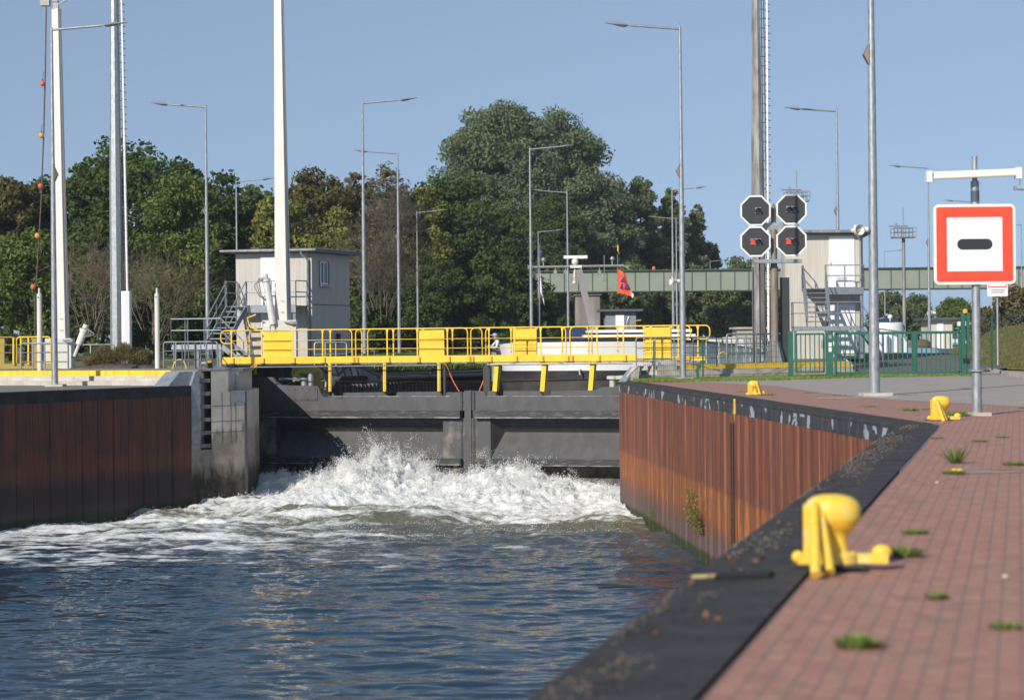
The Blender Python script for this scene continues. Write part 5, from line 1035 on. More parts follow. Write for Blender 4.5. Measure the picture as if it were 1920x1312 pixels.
p = V(1811, 700, 72.5); zt_ = V(1811, 587, 72.5).z; b = MB(); b.beam((p.x - .09, 72.5, 0), (p.x - .09, 72.5, zt_), .14, .14, (0, 1, 0)); b.beam((p.x + .09, 72.5, 0), (p.x + .09, 72.5, zt_ + .02), .10, .14, (0, 1, 0)); b.build('catch_post', grn, t); b = MB(); b.lathe([(.09, 0), (.09, .13), (.03, .16)], (p.x, 72.5, zt_), 10); b.build('warning_lamp', mat('yellow beacon', (.6, .38, .05), .4), t)
b = MB(); b.box((p.x - .02, 72.38, V(1811, 675, 72.5).z), (.18, .12, .14)); b.build('catch', blk, t)
t = thing('mesh_fence', 'green wire mesh fence on the grass bank at the right edge', 'fence', V(1860, 680, 71)); h0 = Vector((p.x + .2, 72, .0)); h1 = V(1926, 632, 74); h1.z = 1.0; h1 = Vector((XP(1990, 0, 71), 71, .9)); b = MB(); fv = h1 - h0
for k in range(36): q_ = h0 + fv * (k / 36); b.tube([q_ + Vector((0, 0, .1)), q_ + Vector((0, 0, 2.0))], .0028, 3, False)
for z in np.arange(.1, 2.05, .2): b.tube([h0 + Vector((0, 0, z)), h1 + Vector((0, 0, z))], .006, 3, False)
b.build('wire_mesh', grnd, t); q_ = Vector((XP(1860, 1, 71.8), 71.8, .2)); b = MB(); b.beam(q_, q_ + Vector((0, 0, 1.95)), .06, .06, (0, 1, 0)); b.build('fence_post', grnd, t)
# grass bank right and kerb
k0, k1 = G(1838, 692), G(1960, 716); b = MB(); b.beam((k0.x, k0.y, .04), (k1.x, k1.y, .04), .18, .14); b.beam((k1.x, k1.y, .04), (k1.x + 4, k1.y - 6, .04), .18, .14); tag(b.build('kerb_stone', concl), 'pale kerb stones at the foot of the grass bank on the right', 'kerb')
b = MB(); nb_ = 14; bk = [[(k0.x + (k1.x + 5 - k0.x) * j / nb_ + i * .35, k0.y + (k1.y - 3 - k0.y) * j / nb_ + i * 2.4, (.06 + 1.7 * math.sin(min(1, i / 4) * math.pi / 2) * min(1, .3 + j / 7))) for i in range(9)] for j in range(nb_ + 1)]
b.add([p for r_ in bk for p in r_], [(j * 9 + i, (j + 1) * 9 + i, (j + 1) * 9 + i + 1, j * 9 + i + 1) for j in range(nb_) for i in range(8)]); struct(b.build('grass_bank', grassg, None, 80)); BANK = bk
# concrete strip in the asphalt
a_, c_ = G(1535, 747), G(1680, 744.5); b = MB(); b.prism([(a_.x, a_.y - .15, .006), (c_.x, c_.y - .15, .006), (c_.x, c_.y + .15, .006), (a_.x, a_.y + .15, .006)], (0, 0, .006)); tag(b.build('concrete_strip', concl), 'thin concrete strip in the paving left of the thick pole foot', 'strip')
# ---------------------------------------------------------------- barge in the lock
hull_w = mat('white hull paint', (.70, .71, .73), .4, var=.05, vscale=1.2); hull_b = mat('black hull paint', (.02, .021, .024), .45, col2=(.05, .05, .052), vscale=1.5, dirt=.3)
hull_s = mat('scuffed grey black hull', (.045, .043, .042), .55, col2=(.075, .073, .072), vscale=1.6, dirt=.3)
BC = V(1085, 655, 78.8); BC.z = 0; bt = AX; bs = Vector((AX.y, -AX.x, 0))
ship = thing('cargo_barge', 'white and black river barge lying in the lock behind the right gate leaf', 'barge', BC)
stn = [(0, .25), (.5, 2.2), (1.3, 3.4), (2.6, 4.2), (4.5, 4.7), (7, 4.9), (12, 4.95), (36, 4.95)]
def hullp(u, f, side, z): q_ = BC + bt * u + bs * f * side; return Vector((q_.x, q_.y, z))
def sheer(u): return 1.40 - .5 * min(1, u / 11) ** 1.2
levels = [(None, 1.0, hull_w), (.42, .985, hull_w), (.22, .98, hull_b), (-.12, .97, hull_s), (-2.2, .90, hull_s)]
def hull_band(i, j, name, m):
    z0, k0_, _ = levels[i]; z1, k1_, _ = levels[j]; b = MB(); vs = []
    path = [(u, f, -1) for u, f in stn[::-1]] + [(u, f, 1) for u, f in stn]
    for (z, kk) in ((z0, k0_), (z1, k1_)):
        for u, f, s_ in path:
            zz = sheer(u) if z is None else z - .10 * min(1, u / 8)
            vs.append(hullp(u + (1 - kk) * 3.2, f * kk, s_, zz))
    n = len(path); b.add(vs, [(a, a + 1, n + a + 1, n + a) for a in range(n - 1)]); return b.build(name, m, ship, 40)
hb = hull_band(0, 2, 'white_bulwark', hull_w); hull_band(2, 3, 'rubbing_band', hull_b); hull_band(3, 4, 'lower_hull', hull_s)
b = MB(); b.tube([hullp(u, f, -1, sheer(u) + .02) for u, f in stn[::-1]] + [hullp(u, f, 1, sheer(u) + .02) for u, f in stn], .05, 6); b.build('gunwale', blk, ship)
b = MB(); b.add([hullp(u, f - .1, s_, sheer(u) - .75) for s_ in (-1, 1) for u, f in stn], [tuple(range(8)) + tuple(range(15, 7, -1))]); b.build('deck', mat('grey deck', (.2, .2, .2), .7), ship)
txt_m = mat('teal lettering', (.01, .14, .15), .5)
def letters(ch, p, right, up_, size, name, par, m, n_=None):
    cu = bpy.data.curves.new('lettering', 'FONT'); cu.body = ch; cu.size = size; cu.extrude = .004; o = bpy.data.objects.new('tmp', cu); COL.objects.link(o)
    bpy.context.view_layer.update(); me = bpy.data.meshes.new_from_object(o.evaluated_get(bpy.context.evaluated_depsgraph_get())); bpy.data.objects.remove(o)
    r_ = Vector(right).normalized(); u_ = Vector(up_).normalized(); n = r_.cross(u_); M = Matrix((r_, u_, n)).transposed().to_4x4(); off = WL.get(par.name, Vector())
    me.transform(Matrix.Translation(Vector(p) - off) @ M); o = bpy.data.objects.new(name, me); COL.objects.link(o); me.materials.clear(); me.materials.append(m); o.parent = par; WL[o.name] = off; return o
# name on the starboard side of the bow (only fragments show between the posts)
pa_, pb2 = hullp(1.3, 3.45, 1, .62), hullp(2.6, 4.25, 1, .62)
for ch, px in (('F', 1205), ('R', 1217), ('I', 1247), ('T', 1255), ('A', 1267)):
    w0_ = hullp(1.32, 3.42, 1, 0); w1_ = hullp(2.62, 4.22, 1, 0); 
    pl = Plane(hullp(.5, 2.2, 1, 0)[:2], (hullp(4.5, 4.7, 1, 0) - hullp(.5, 2.2, 1, 0))[:2]); s_, z_ = pl.hit(px, 688); rr_ = (hullp(4.5, 4.7, 1, 0) - hullp(.5, 2.2, 1, 0))
    letters(ch, pl.w(s_, z_ + .03, .5), pl.t, (0, 0, 1), .34, 'name_letter', ship, txt_m)
for ch, px in (('R', 941), ('N', 934), ('A', 926)):
    pl = Plane(hullp(4.5, 4.7, -1, 0)[:2], (hullp(1.3, 3.4, -1, 0) - hullp(4.5, 4.7, -1, 0))[:2]); s_, z_ = pl.hit(px, 688)
    letters(ch, pl.w(s_, z_ + .02, .25), pl.t, (0, 0, 1), .3, 'name_letter', ship, txt_m)
# mast, crossbar, radar
mz = mat('light grey mast paint', (.27, .25, .24), .45, .2, var=.08); dM = 84
def sv(px, py, d=dM): return V(px, py, d)
b = MB(); b.beam(sv(1118, 645), sv(1085, 505), .27, .3, (0, 1, 0)); b.build('mast', mz, ship)
b = MB(); b.tube([sv(998, 501), sv(1170, 498)], .055, 8)
for px, sg in ((996, -1), (1172, 1)):
    p = sv(px, 500); b.prism([p + Vector((-.05, -.05, .02)), p + Vector((sg * .13, -.05, -.12)), p + Vector((sg * .16, -.05, .09))], (0, .1, 0))
b.build('crossbar', mz, ship, 50)
b = MB(); b.box(sv(1079, 482), (1.0, .16, .13)); b.tube([sv(1079, 482), sv(1079, 490)], .08); b.build('radar_scanner', white, ship)
b = MB(); b.ball(sv(1078, 491), .15, 12); b.box(sv(1080, 500), (.5, .3, .12)); b.tube([sv(1078, 503), sv(1077, 520)], .05); b.ball(sv(1077, 530), .09, 8); b.tube([sv(1077, 520), sv(1077, 528)], .035); b.build('radar_housing', white2, ship, 50)
for px, py in ((1019, 487), (1148, 485)): b = MB(); b.ball(sv(px, py), .1, 10); b.tube([sv(px, py + 3), sv(px, py + 12)], .03); b.build('round_lamp', galv, ship, 50)
for px in (1041, 1060, 1124): b = MB(); b.box(sv(px, 510), (.14, .16, .14)); b.tube([sv(px, 502), sv(px, 508)], .02); b.build('floodlight', galvd, ship)
b = MB(); b.tube([sv(1133, 478), sv(1133, 527)], .018, 5); b.ball(sv(1133, 526), .05, 6); b.tube([sv(1158, 476), sv(1158, 552)], .015, 5); b.tube([sv(1012, 460), sv(1012, 620)], .018, 5); b.build('flag_staff', mz, ship)
ss = mat('polished steel pipe', (.45, .45, .46), .25, .9)
b = MB(); b.tube(rounded([sv(1176, 645, 83), sv(1176, 603, 83), sv(1180, 594, 83)], .2), .095, 12); b.build('exhaust_pipe', ss, ship, 60)
b = MB(); b.tube(rounded([sv(1187, 645, 83), sv(1187, 602, 83), sv(1202, 600, 83)], .2), .04, 8); b.build('exhaust_pipe', mat('brown exhaust', (.3, .2, .15), .5, .4), ship, 60)
b = MB(); b.box(tuple(hullp(5, 1.2, 1, 1.78)), (4.3, 2.4, .12)); b.box(tuple(hullp(5, 1.2, 1, 1.58)), (4.6, 2.4, .12)); b.box(tuple(hullp(4.5, 1.0, 1, 1.40)), (4.8, 2.4, .1)); b.box(tuple(hullp(5.5, 1.2, 1, 1.3)), (3.6, 1.8, 1.0)); b.build('hatch_rails', white, ship)
b = MB(); b.box(tuple(hullp(6.5, 1.2, -1, 1.45)), (2.2, 1.4, 1.0)); b.box(tuple(hullp(6.5, 1.6, -1, 1.8)), (.9, 1.2, .5)); b.build('winch_cover', mat('blue tarpaulin', (.01, .035, .10), .6), ship)
for u, f in ((1.6, -.6), (1.6, .6), (2.2, 1.9), (2.4, -2.2)): b = MB(); b.lathe([(.1, .65), (.09, 1.38), (.14, 1.4), (.14, 1.5)], tuple(hullp(u, f, 1, 0)), 10); b.build('deck_bollard', blk, ship, 50)
b = MB(); p = hullp(-.02, .0, 1, .36); b.tube([p + Vector((-.05, -.12, .02)), p + Vector((.02, -.2, -.12)), p + Vector((.04, -.18, -.3))], .035, 5); b.build('anchor_flake', white2, ship)
b = MB(); p = hullp(3.6, 4.55, -1, 0); b.beam(p + Vector((-.1, -.1, -.3)), p + Vector((-.1, -.1, .95)), .25, .08, (0, 1, 0)); b.build('fender_board', galv_rail, ship)
# flags
def flag(pts_px, d, m, label, wob=.06):
    P = [sv(x, y, d) for x, y in pts_px]; b = MB(); n = 8; vs = []
    a0_, a1_, b1_, b0_ = P   # hoist top, fly top, fly bottom, hoist bottom
    for i in range(n + 1):
        for j in range(n + 1):
            u, v_ = i / n, j / n; p = (a0_.lerp(a1_, u)).lerp(b0_.lerp(b1_, u), v_); p = p + Vector((0, wob * math.sin(u * 7 + v_ * 3) * u, 0)); vs.append(p)
    b.add(vs, [(i * (n + 1) + j, (i + 1) * (n + 1) + j, (i + 1) * (n + 1) + j + 1, i * (n + 1) + j + 1) for i in range(n) for j in range(n)]); b.add([v + Vector((0, .006, 0)) for v in vs], [(i * (n + 1) + j, i * (n + 1) + j + 1, (i + 1) * (n + 1) + j + 1, (i + 1) * (n + 1) + j) for i in range(n) for j in range(n)])
    return tag(b.build('flag', m, None, 60), label, 'flag')
fo_ = flag([(1158, 504), (1172, 512), (1187, 556), (1159, 549)], dM, mat('orange red flag cloth', (.75, .10, .035), .7), 'orange red flag with purple shapes on the barge crossbar')
WL[fo_.name] = Vector()
pur = mat('purple flag print', (.06, .03, .22), .7)
for tri in (((1163, 527), (1169, 519), (1172, 529)), ((1162, 540), (1166, 530), (1168, 543)), ((1170, 541), (1175, 530), (1181, 541))):
    b = MB(); b.prism([sv(x, y, dM - .075) for x, y in tri], (0, .15, 0)); b.build('purple_mark', pur, fo_)
b = MB(); b.prism([sv(1184, 548, dM - .06), sv(1188, 551, dM - .06), sv(1187, 559, dM - .06), sv(1184, 556, dM - .06)], (0, .12, 0)); b.build('white_corner', white, fo_)
flag([(1157.5, 457), (1160, 463), (1161, 477), (1157.5, 470)], dM, mat('yellow flag cloth', (.75, .6, .02), .7), 'small yellow pennant above the barge crossbar')
fw = flag([(1012.5, 500), (1014, 520), (1021, 573), (1012.5, 545)], dM, mat('white flag cloth', (.7, .7, .74), .7), 'limp white flag with blue print hanging from the barge staff'); WL[fw.name] = Vector()
for k in range(7): b = MB(); b.prism([sv(1013 + k * .7, 518 + k * 6, dM - .07), sv(1015.5 + k * .7, 520 + k * 6, dM - .07), sv(1014.5 + k * .7, 523 + k * 6, dM - .07)], (0, .1, 0)); b.build('blue_print', mat('blue print', (.05, .06, .25), .7), fw)
fb = flag([(1012.3, 464), (1015, 470), (1015.5, 483), (1012.3, 479)], dM, mat('blue white flag', (.02, .06, .35), .7), 'small limp red and blue flag at the top of the barge staff'); WL[fb.name] = Vector()
b = MB(); b.prism([sv(1013, 470, dM - .05), sv(1015, 471, dM - .05), sv(1015, 475, dM - .05)], (0, .1, 0)); b.build('red_stripe', mat('flag red', (.6, .03, .03), .7), fb)
# person at the bow
def person():
    p0 = hullp(2.6, 3.2, -1, 0); zd = .05; s_ = 1.0
    o = sv(938, 650, p0.y); base = Vector((o.x, p0.y, zd)); t = thing('person', 'person in white shirt, dark vest and pale cap leaning over the barge bow', 'person', base)
    J = {'pel': (0, .05, .88), 'ch': (-.08, -.03, 1.22), 'nk': (-.16, -.08, 1.40), 'hd': (-.21, -.11, 1.54), 'ht': (-.22, -.11, 1.66), 'ls': (-.14, .10, 1.36), 'rs': (-.10, -.22, 1.36), 'le': (-.32, .10, 1.18), 're': (-.16, -.30, 1.10), 'lh': (-.50, .02, 1.16), 'rh': (-.40, -.24, 1.12), 'lk': (-.06, .16, .48), 'rk': (-.04, -.10, .48), 'la': (.02, .18, .06), 'ra': (.05, -.10, .06), 'lt': (-.16, .18, .03), 'rt': (-.13, -.10, .03), 'lf': (-.60, .02, 1.15), 'rf': (-.50, -.24, 1.13)}
    R = {'pel': .15, 'ch': .17, 'nk': .06, 'hd': .095, 'ht': .06, 'ls': .075, 'rs': .075, 'le': .05, 're': .05, 'lh': .035, 'rh': .035, 'lk': .07, 'rk': .07, 'la': .045, 'ra': .045, 'lt': .03, 'rt': .03, 'lf': .02, 'rf': .02}
    E = [('pel', 'ch'), ('ch', 'nk'), ('nk', 'hd'), ('hd', 'ht'), ('ch', 'ls'), ('ch', 'rs'), ('ls', 'le'), ('rs', 're'), ('le', 'lh'), ('re', 'rh'), ('lh', 'lf'), ('rh', 'rf'), ('pel', 'lk'), ('pel', 'rk'), ('lk', 'la'), ('rk', 'ra'), ('la', 'lt'), ('ra', 'rt')]
    ks = list(J); me = bpy.data.meshes.new('body'); me.from_pydata([J[k] for k in ks], [(ks.index(a), ks.index(c)) for a, c in E], []); ob = bpy.data.objects.new('tmpb', me); COL.objects.link(ob)
    md = ob.modifiers.new('s', 'SKIN'); sd_ = me.skin_vertices[0].data
    for i, k in enumerate(ks): sd_[i].radius = (R[k], R[k]); sd_[i].use_root = (k == 'pel')
    ob.modifiers.new('u', 'SUBSURF').levels = 2; bpy.context.view_layer.update()
    m2 = bpy.data.meshes.new_from_object(ob.evaluated_get(bpy.context.evaluated_depsgraph_get())); bpy.data.objects.remove(ob); bo = bpy.data.objects.new('body', m2); COL.objects.link(bo); bo.parent = t
    sk = mat('skin', (.38, .2, .14), .6); dk = mat('dark trousers', (.02, .025, .04), .8); wh = mat('white shirt', (.6, .62, .68), .8); m2.materials.clear()
    for m in (sk, dk, wh): m2.materials.append(m)
    for p in m2.polygons:
        c = p.center; p.use_smooth = True; p.material_index = 1 if c.z < .95 else (2 if c.z < 1.42 and c.x > -.36 else 0)
    WL['body_off'] = base
    b = MB(); hd = base + Vector((-.215, -.11, 1.62)); b.ball(hd, .112, 14, (1, 1, .72)); b.prism([hd + Vector((-.09, -.08, .0)), hd + Vector((-.20, -.05, -.015)), hd + Vector((-.20, .05, -.015)), hd + Vector((-.09, .08, 0))], (0, 0, .02)); b.build('cap', mat('pale blue cap', (.35, .45, .6), .8), t, 50)
    b = MB(); b.ball(base + Vector((-.10, -.03, 1.20)), .185, 14, (.8, 1, 1.1)); b.build('vest', mat('navy vest', (.015, .02, .05), .8), t, 60)
    b = MB(); b.ball(base + Vector((-.31, -.12, 1.535)), .022, 8); b.box(base + Vector((-.295, -.11, 1.565)), (.02, .15, .03)); b.build('sunglasses', blk, t)
    return t
person()
# ---------------------------------------------------------------- things behind the lock
def hut(px0, px1, py0, d, label, wallm, zc=None, roofc=roofm):
    x0_, x1_ = XP(px0, ZU, d), XP(px1, ZU, d); zt_ = V(px0, py0, d).z; t = thing('hut', label, 'hut', (x0_, d, ZU)); b = MB(); b.box(((x0_ + x1_) / 2, d + 1.5, (ZU + zt_) / 2), (x1_ - x0_, 3, zt_ - ZU)); b.build('wall', wallm, t)
    b = MB(); b.box(((x0_ + x1_) / 2, d + 1.5, zt_ + .08), (x1_ - x0_ + 1.0, 4, .16)); b.build('roof', roofc, t)
    b = MB(); w_ = (x1_ - x0_); b.box((x0_ + w_ * .47, d - .03, ZU + (zt_ - ZU) * .48), (w_ * .28, .06, (zt_ - ZU) * .86)); b.build('door', doorw, t); return t
hut(1743, 1786, 600, 145, 'small pale hut with white door far behind the sliding gate', hww)
hut(1136, 1193, 584, 150, 'grey hut under the bridge behind the barge exhaust pipes', mat('grey blue wall', (.22, .25, .28), .8, var=.1))
# white control cabinets right of the walkway
t = thing('control_cabinet', 'row of pale cabinets between the walkway end and the signal post', 'cabinet', (XP(1345, ZU, 90), 90, ZU))
for a, c, py in ((1328, 1352, 634), (1356, 1378, 632), (1383, 1400, 634)): b = MB(); x0_, x1_ = XP(a, ZU, 90), XP(c, ZU, 90); zt_ = V(a, py, 90).z; b.box(((x0_ + x1_) / 2, 90, (zt_ + ZU) / 2), (x1_ - x0_, .6, zt_ - ZU)); b.build('cabinet_door', white2, t)
b = MB(); x0_, x1_ = XP(1378, ZU, 100), XP(1432, ZU, 100); zt_ = V(1400, 617, 100).z; b.box(((x0_ + x1_) / 2, 100, (zt_ + ZU) / 2), (x1_ - x0_, 2, zt_ - ZU)); b.box(((x0_ + x1_) / 2, 100, zt_ + .05), (x1_ - x0_ + .3, 2.3, .1)); tag(b.build('equipment_box', mat('beige box', (.4, .36, .3), .8, var=.1)), 'beige equipment box behind the pale cabinets left of the grey mast', 'box')
# moored white ship with car
def shipbox(bm, px0, px1, py0, py1, d, dep=3.0):
    a_, c_ = V(px0, py1, d), V(px1, py0, d); bm.box(((a_.x + c_.x) / 2, d + dep / 2, (a_.z + c_.z) / 2), (abs(c_.x - a_.x), dep, abs(c_.z - a_.z)))
dw = 125; t = thing('moored_ship', 'white ship superstructure carrying a car, right of the thick pole', 'ship', V(1665, 670, dw))
b = MB(); shipbox(b, 1640, 1700, 632, 676, dw, 6); b.build('cabin', mat('ship white', (.68, .70, .74), .4), t); b = MB(); c = V(1663, 618, dw + 1); b.lathe([(1.0, -.9), (1.05, 0), (1.0, .38), (.9, .45)], c, 20); b.build('round_cabin', white, t, 40)
b = MB(); shipbox(b, 1664, 1668, 630, 676, dw - .3, .4); shipbox(b, 1686, 1690, 630, 676, dw - .3, .4); b.tube([V(1645, 616, dw - .4), V(1690, 622, dw - .4), V(1700, 640, dw - .4)], .05); b.build('ship_post', galv, t)
b = MB(); b.ball(V(1669, 594, dw), .16, 8); b.tube([V(1669, 596, dw), V(1669, 602, dw)], .04); b.build('searchlight', white, t, 50)
ct = thing('parked_car', 'dark estate car standing on the deck of the white moored ship', 'car', V(1672, 612, dw + 2.5)); d2 = dw + 2.2
prof = [(1649, 604), (1651, 598), (1662, 595), (1680, 597), (1688, 604), (1695, 609), (1696, 616), (1649, 613)]; b = MB(); b.prism([V(x, y, d2) for x, y in prof], (0, 1.7, 0)); b.build('body', mat('dark blue car paint', (.02, .035, .06), .2, coat=.6), ct)
b = MB(); b.prism([V(x, y, d2 - .02) for x, y in ((1677, 600), (1683, 601), (1689, 607), (1678, 607))], (0, .03, 0)); b.build('window', glass, ct); b = MB(); b.box(V(1677, 609, d2 - .03), (.12, .05, .12)); b.build('tail_light', mat('tail light red', (.5, .02, .02), .3), ct)
for px in (1657, 1688): b = MB(); p = V(px, 615, d2 - .02); b.tube([p, p + Vector((0, .2, 0))], .3, 14); b.build('wheel', blkm, ct)
t = thing('moored_barge', 'light blue barge bow lying behind the green sliding gate', 'barge', V(1740, 670, 118)); b = MB(); b.prism([V(x, y, 118) for x, y in ((1702, 652), (1755, 653), (1770, 658), (1772, 668), (1702, 670))], (2, 9, 0)); b.build('hull', mat('light blue hull', (.17, .30, .40), .5, var=.08), t)
b = MB(); b.prism([V(x, y, 117.6) for x, y in ((1757, 654), (1770, 657), (1778, 664), (1770, 668), (1762, 668))], (2, 3, 0)); b.build('bow_plate', mat('slate bow', (.08, .11, .16), .5), t); b = MB(); b.ball(V(1731, 647, 118.5), .4, 10, (1.3, 1, .9)); b.build('winch', mat('brown winch', (.12, .07, .05), .8), t)
t = thing('moored_barge', 'grey barge with white wheelhouse and light blue stripe far right behind the gate', 'barge', V(1800, 660, 160)); b = MB(); b.prism([V(x, y, 160) for x, y in ((1752, 652), (1856, 646), (1856, 664), (1752, 662))], (0, 6, 0)); b.build('hull', mat('grey brown hull', (.2, .19, .18), .7, var=.1), t)
b = MB(); b.prism([V(x, y, 159.7) for x, y in ((1752, 648), (1790, 642), (1856, 646), (1856, 649), (1790, 645), (1752, 651))], (0, .2, 0)); b.build('blue_stripe', mat('cyan stripe', (.12, .42, .6), .5), t)
b = MB(); shipbox(b, 1760, 1782, 632, 647, 161, 3); shipbox(b, 1786, 1796, 622, 645, 161, 3); shipbox(b, 1820, 1846, 618, 648, 161, 3); shipbox(b, 1800, 1820, 634, 646, 161.5, 3); b.build('wheelhouse', mat('barge white', (.66, .67, .68), .45), t)
b = MB(); shipbox(b, 1786, 1812, 614, 617, 160.6, 3.5); shipbox(b, 1816, 1846, 613, 616, 160.6, 3.5); b.build('teal_roof', mat('teal roof', (.02, .32, .30), .5), t); b = MB(); shipbox(b, 1823, 1842, 624, 634, 160.9, .2); b.build('window', glass, t)
b = MB(); b.tube([V(1784, 625, 160.5), V(1783, 610, 160.5), V(1786, 608, 160.5)], .25, 6); b.tube([V(1866, 640, 160.5), V(1866, 612, 160.5)], .35, 8); b.build('exhaust_pipe', rust, t); b = MB(); shipbox(b, 1862, 1880, 630, 652, 160.2, 2); b.build('deck_house', white, t)
b = MB(); b.beam(V(1795, 607, 160), V(1826, 607, 160), .4, .35); b.ball(V(1839, 607, 160), .3, 8); b.tube([V(1839, 607, 160), V(1839, 640, 160)], .05); b.build('radar', white, t)
# ---------------------------------------------------------------- vegetation
def quads(name, co, m, attr=None):   # co (n,4,3)
    n = len(co); me = bpy.data.meshes.new(name); me.vertices.add(n * 4); me.vertices.foreach_set('co', co.astype(np.float32).ravel()); me.loops.add(n * 4); me.loops.foreach_set('vertex_index', np.arange(n * 4, dtype=np.int32))
    me.polygons.add(n); me.polygons.foreach_set('loop_start', np.arange(0, n * 4, 4, dtype=np.int32)); me.update()
    if attr is not None: at = me.attributes.new('tint', 'FLOAT', 'FACE'); at.data.foreach_set('value', attr.astype(np.float32))
    me.materials.append(m); o = bpy.data.objects.new(name, me); COL.objects.link(o); return o
def leafmat(name, a, b_, c_=None, cf=.1):
    q = N(name); at = q.attr('tint'); n1_ = q.noise(q.pos, .35, 4, .6); n2_ = q.noise(q.pos, 1.3, 3, .6)
    c = q.mix(q.mr(q.ma('ADD', q.ma('MULTIPLY', n1_, .6), q.ma('MULTIPLY', at, .4)), .3, .7), a, b_)
    if c_: c = q.mix(q.ma('MULTIPLY', q.mr(n2_, .64, .74), q.mr(at, .62, .8)), c, c_)
    q.inp(q.b.inputs['Base Color'], c); q.b.inputs['Roughness'].default_value = .75; q.b.inputs['Specular IOR Level'].default_value = .12
    tr = q.n.new('ShaderNodeBsdfTranslucent'); q.L.new(c, tr.inputs[0]); ms = q.n.new('ShaderNodeMixShader'); ms.inputs[0].default_value = .28; q.L.new(q.b.outputs[0], ms.inputs[1]); q.L.new(tr.outputs[0], ms.inputs[2]); q.L.new(ms.outputs[0], q.n['Material Output'].inputs[0]); return q.m
LM = {'dark': leafmat('dark green leaves', (0.042, 0.073, 0.023), (0.113, 0.154, 0.042)), 'mid': leafmat('mid green leaves', (0.068, 0.110, 0.030), (0.182, 0.220, 0.059)),
      'yel': leafmat('yellowish leaves', (0.091, 0.117, 0.030), (0.287, 0.278, 0.067)), 'red': leafmat('autumn tinted leaves', (0.076, 0.088, 0.030), (0.182, 0.147, 0.050), (0.363, 0.147, 0.059)),
      'grey': leafmat('grey green leaves', (0.084, 0.117, 0.059), (0.196, 0.235, 0.116), (0.605, 0.352, 0.050)), 'far': leafmat('distant leaves', (0.085, 0.124, 0.055), (0.189, 0.229, 0.092)), 'brn': leafmat('brownish leaves', (0.091, 0.081, 0.042), (0.211, 0.176, 0.084))}
bark = mat('grey brown bark', (.09, .07, .05), .9, var=.35, vscale=6, stretch=(1, 1, .3)); barkd = mat('dark bark', (.035, .03, .025), .9, var=.3, vscale=4)
def crown(cx, cy, z0, z1, wx, wy, leaf, dens, seed, top=.0, lobes=46, clump=.17, squash=.55):
    r = np.random.default_rng(seed); H_ = z1 - z0; C_ = []
    # envelope: wide lower body narrowing up, with random lobes
    nl = lobes; th = r.uniform(0, 2 * math.pi, nl); hz = r.beta(1.15, 1.1, nl); env = np.sqrt(np.clip(1 - np.abs((hz - .36) / .68) ** 2.6, .02, 1)) * r.uniform(.25, 1.0, nl) ** .5
    env *= (1 - top * hz)
    cxx = cx + np.cos(th) * env * wx * .5 * .86; cyy = cy + np.sin(th) * env * wy * .5 * .86; czz = z0 + hz * H_ * .93
    rr = clump * min(wx, H_) * r.uniform(.6, 1.15, nl)
    # keep the top reaching its height
    cxx[0], cyy[0], czz[0] = cx, cy, z1 - rr[0] * .8
    nsub = 9; sx_ = []; 
    for i in range(nl):
        v = r.normal(size=(nsub, 3)); v /= np.linalg.norm(v, axis=1)[:, None]; v[:, 2] *= .8
        c = np.array([cxx[i], cyy[i], czz[i]]) + v * rr[i] * .8; sx_.append(np.concatenate([c, (rr[i] * r.uniform(.34, .62, nsub))[:, None]], 1))
    S = np.concatenate(sx_); leaf = leaf * (.8 if cy < 230 else .6); dens = dens * (1 if cy < 230 else 1.6); tot = int(dens * (wx + wy) / 2 * H_ * 5.2); p = S[:, 3] ** 2; p /= p.sum(); idx = r.choice(len(S), tot, p=p)
    d = r.normal(size=(tot, 3)); d /= np.linalg.norm(d, axis=1)[:, None]; rad = S[idx, 3] * (r.uniform(.25, 1, tot) ** .5) * (1 + .25 * (r.random(tot) < .12))
    P = S[idx, :3] + d * rad[:, None] * np.array([1.05, 1.05, .8]); P[:, 2] = np.maximum(P[:, 2], z0 - .3)
    nrm = d * .8 + r.normal(size=(tot, 3)) * .7 + np.array([0, 0, .25]); nrm /= np.linalg.norm(nrm, axis=1)[:, None]
    a = np.cross(nrm, r.normal(size=(tot, 3))); a /= np.linalg.norm(a, axis=1)[:, None]; b_ = np.cross(nrm, a); s = leaf * r.uniform(.6, 1.3, tot)[:, None]
    co = np.stack([P - a * s, P + b_ * s * squash, P + a * s, P - b_ * s * squash], 1)
    return co, r.random(tot) * .6 + .4 * r.random(len(S))[idx]
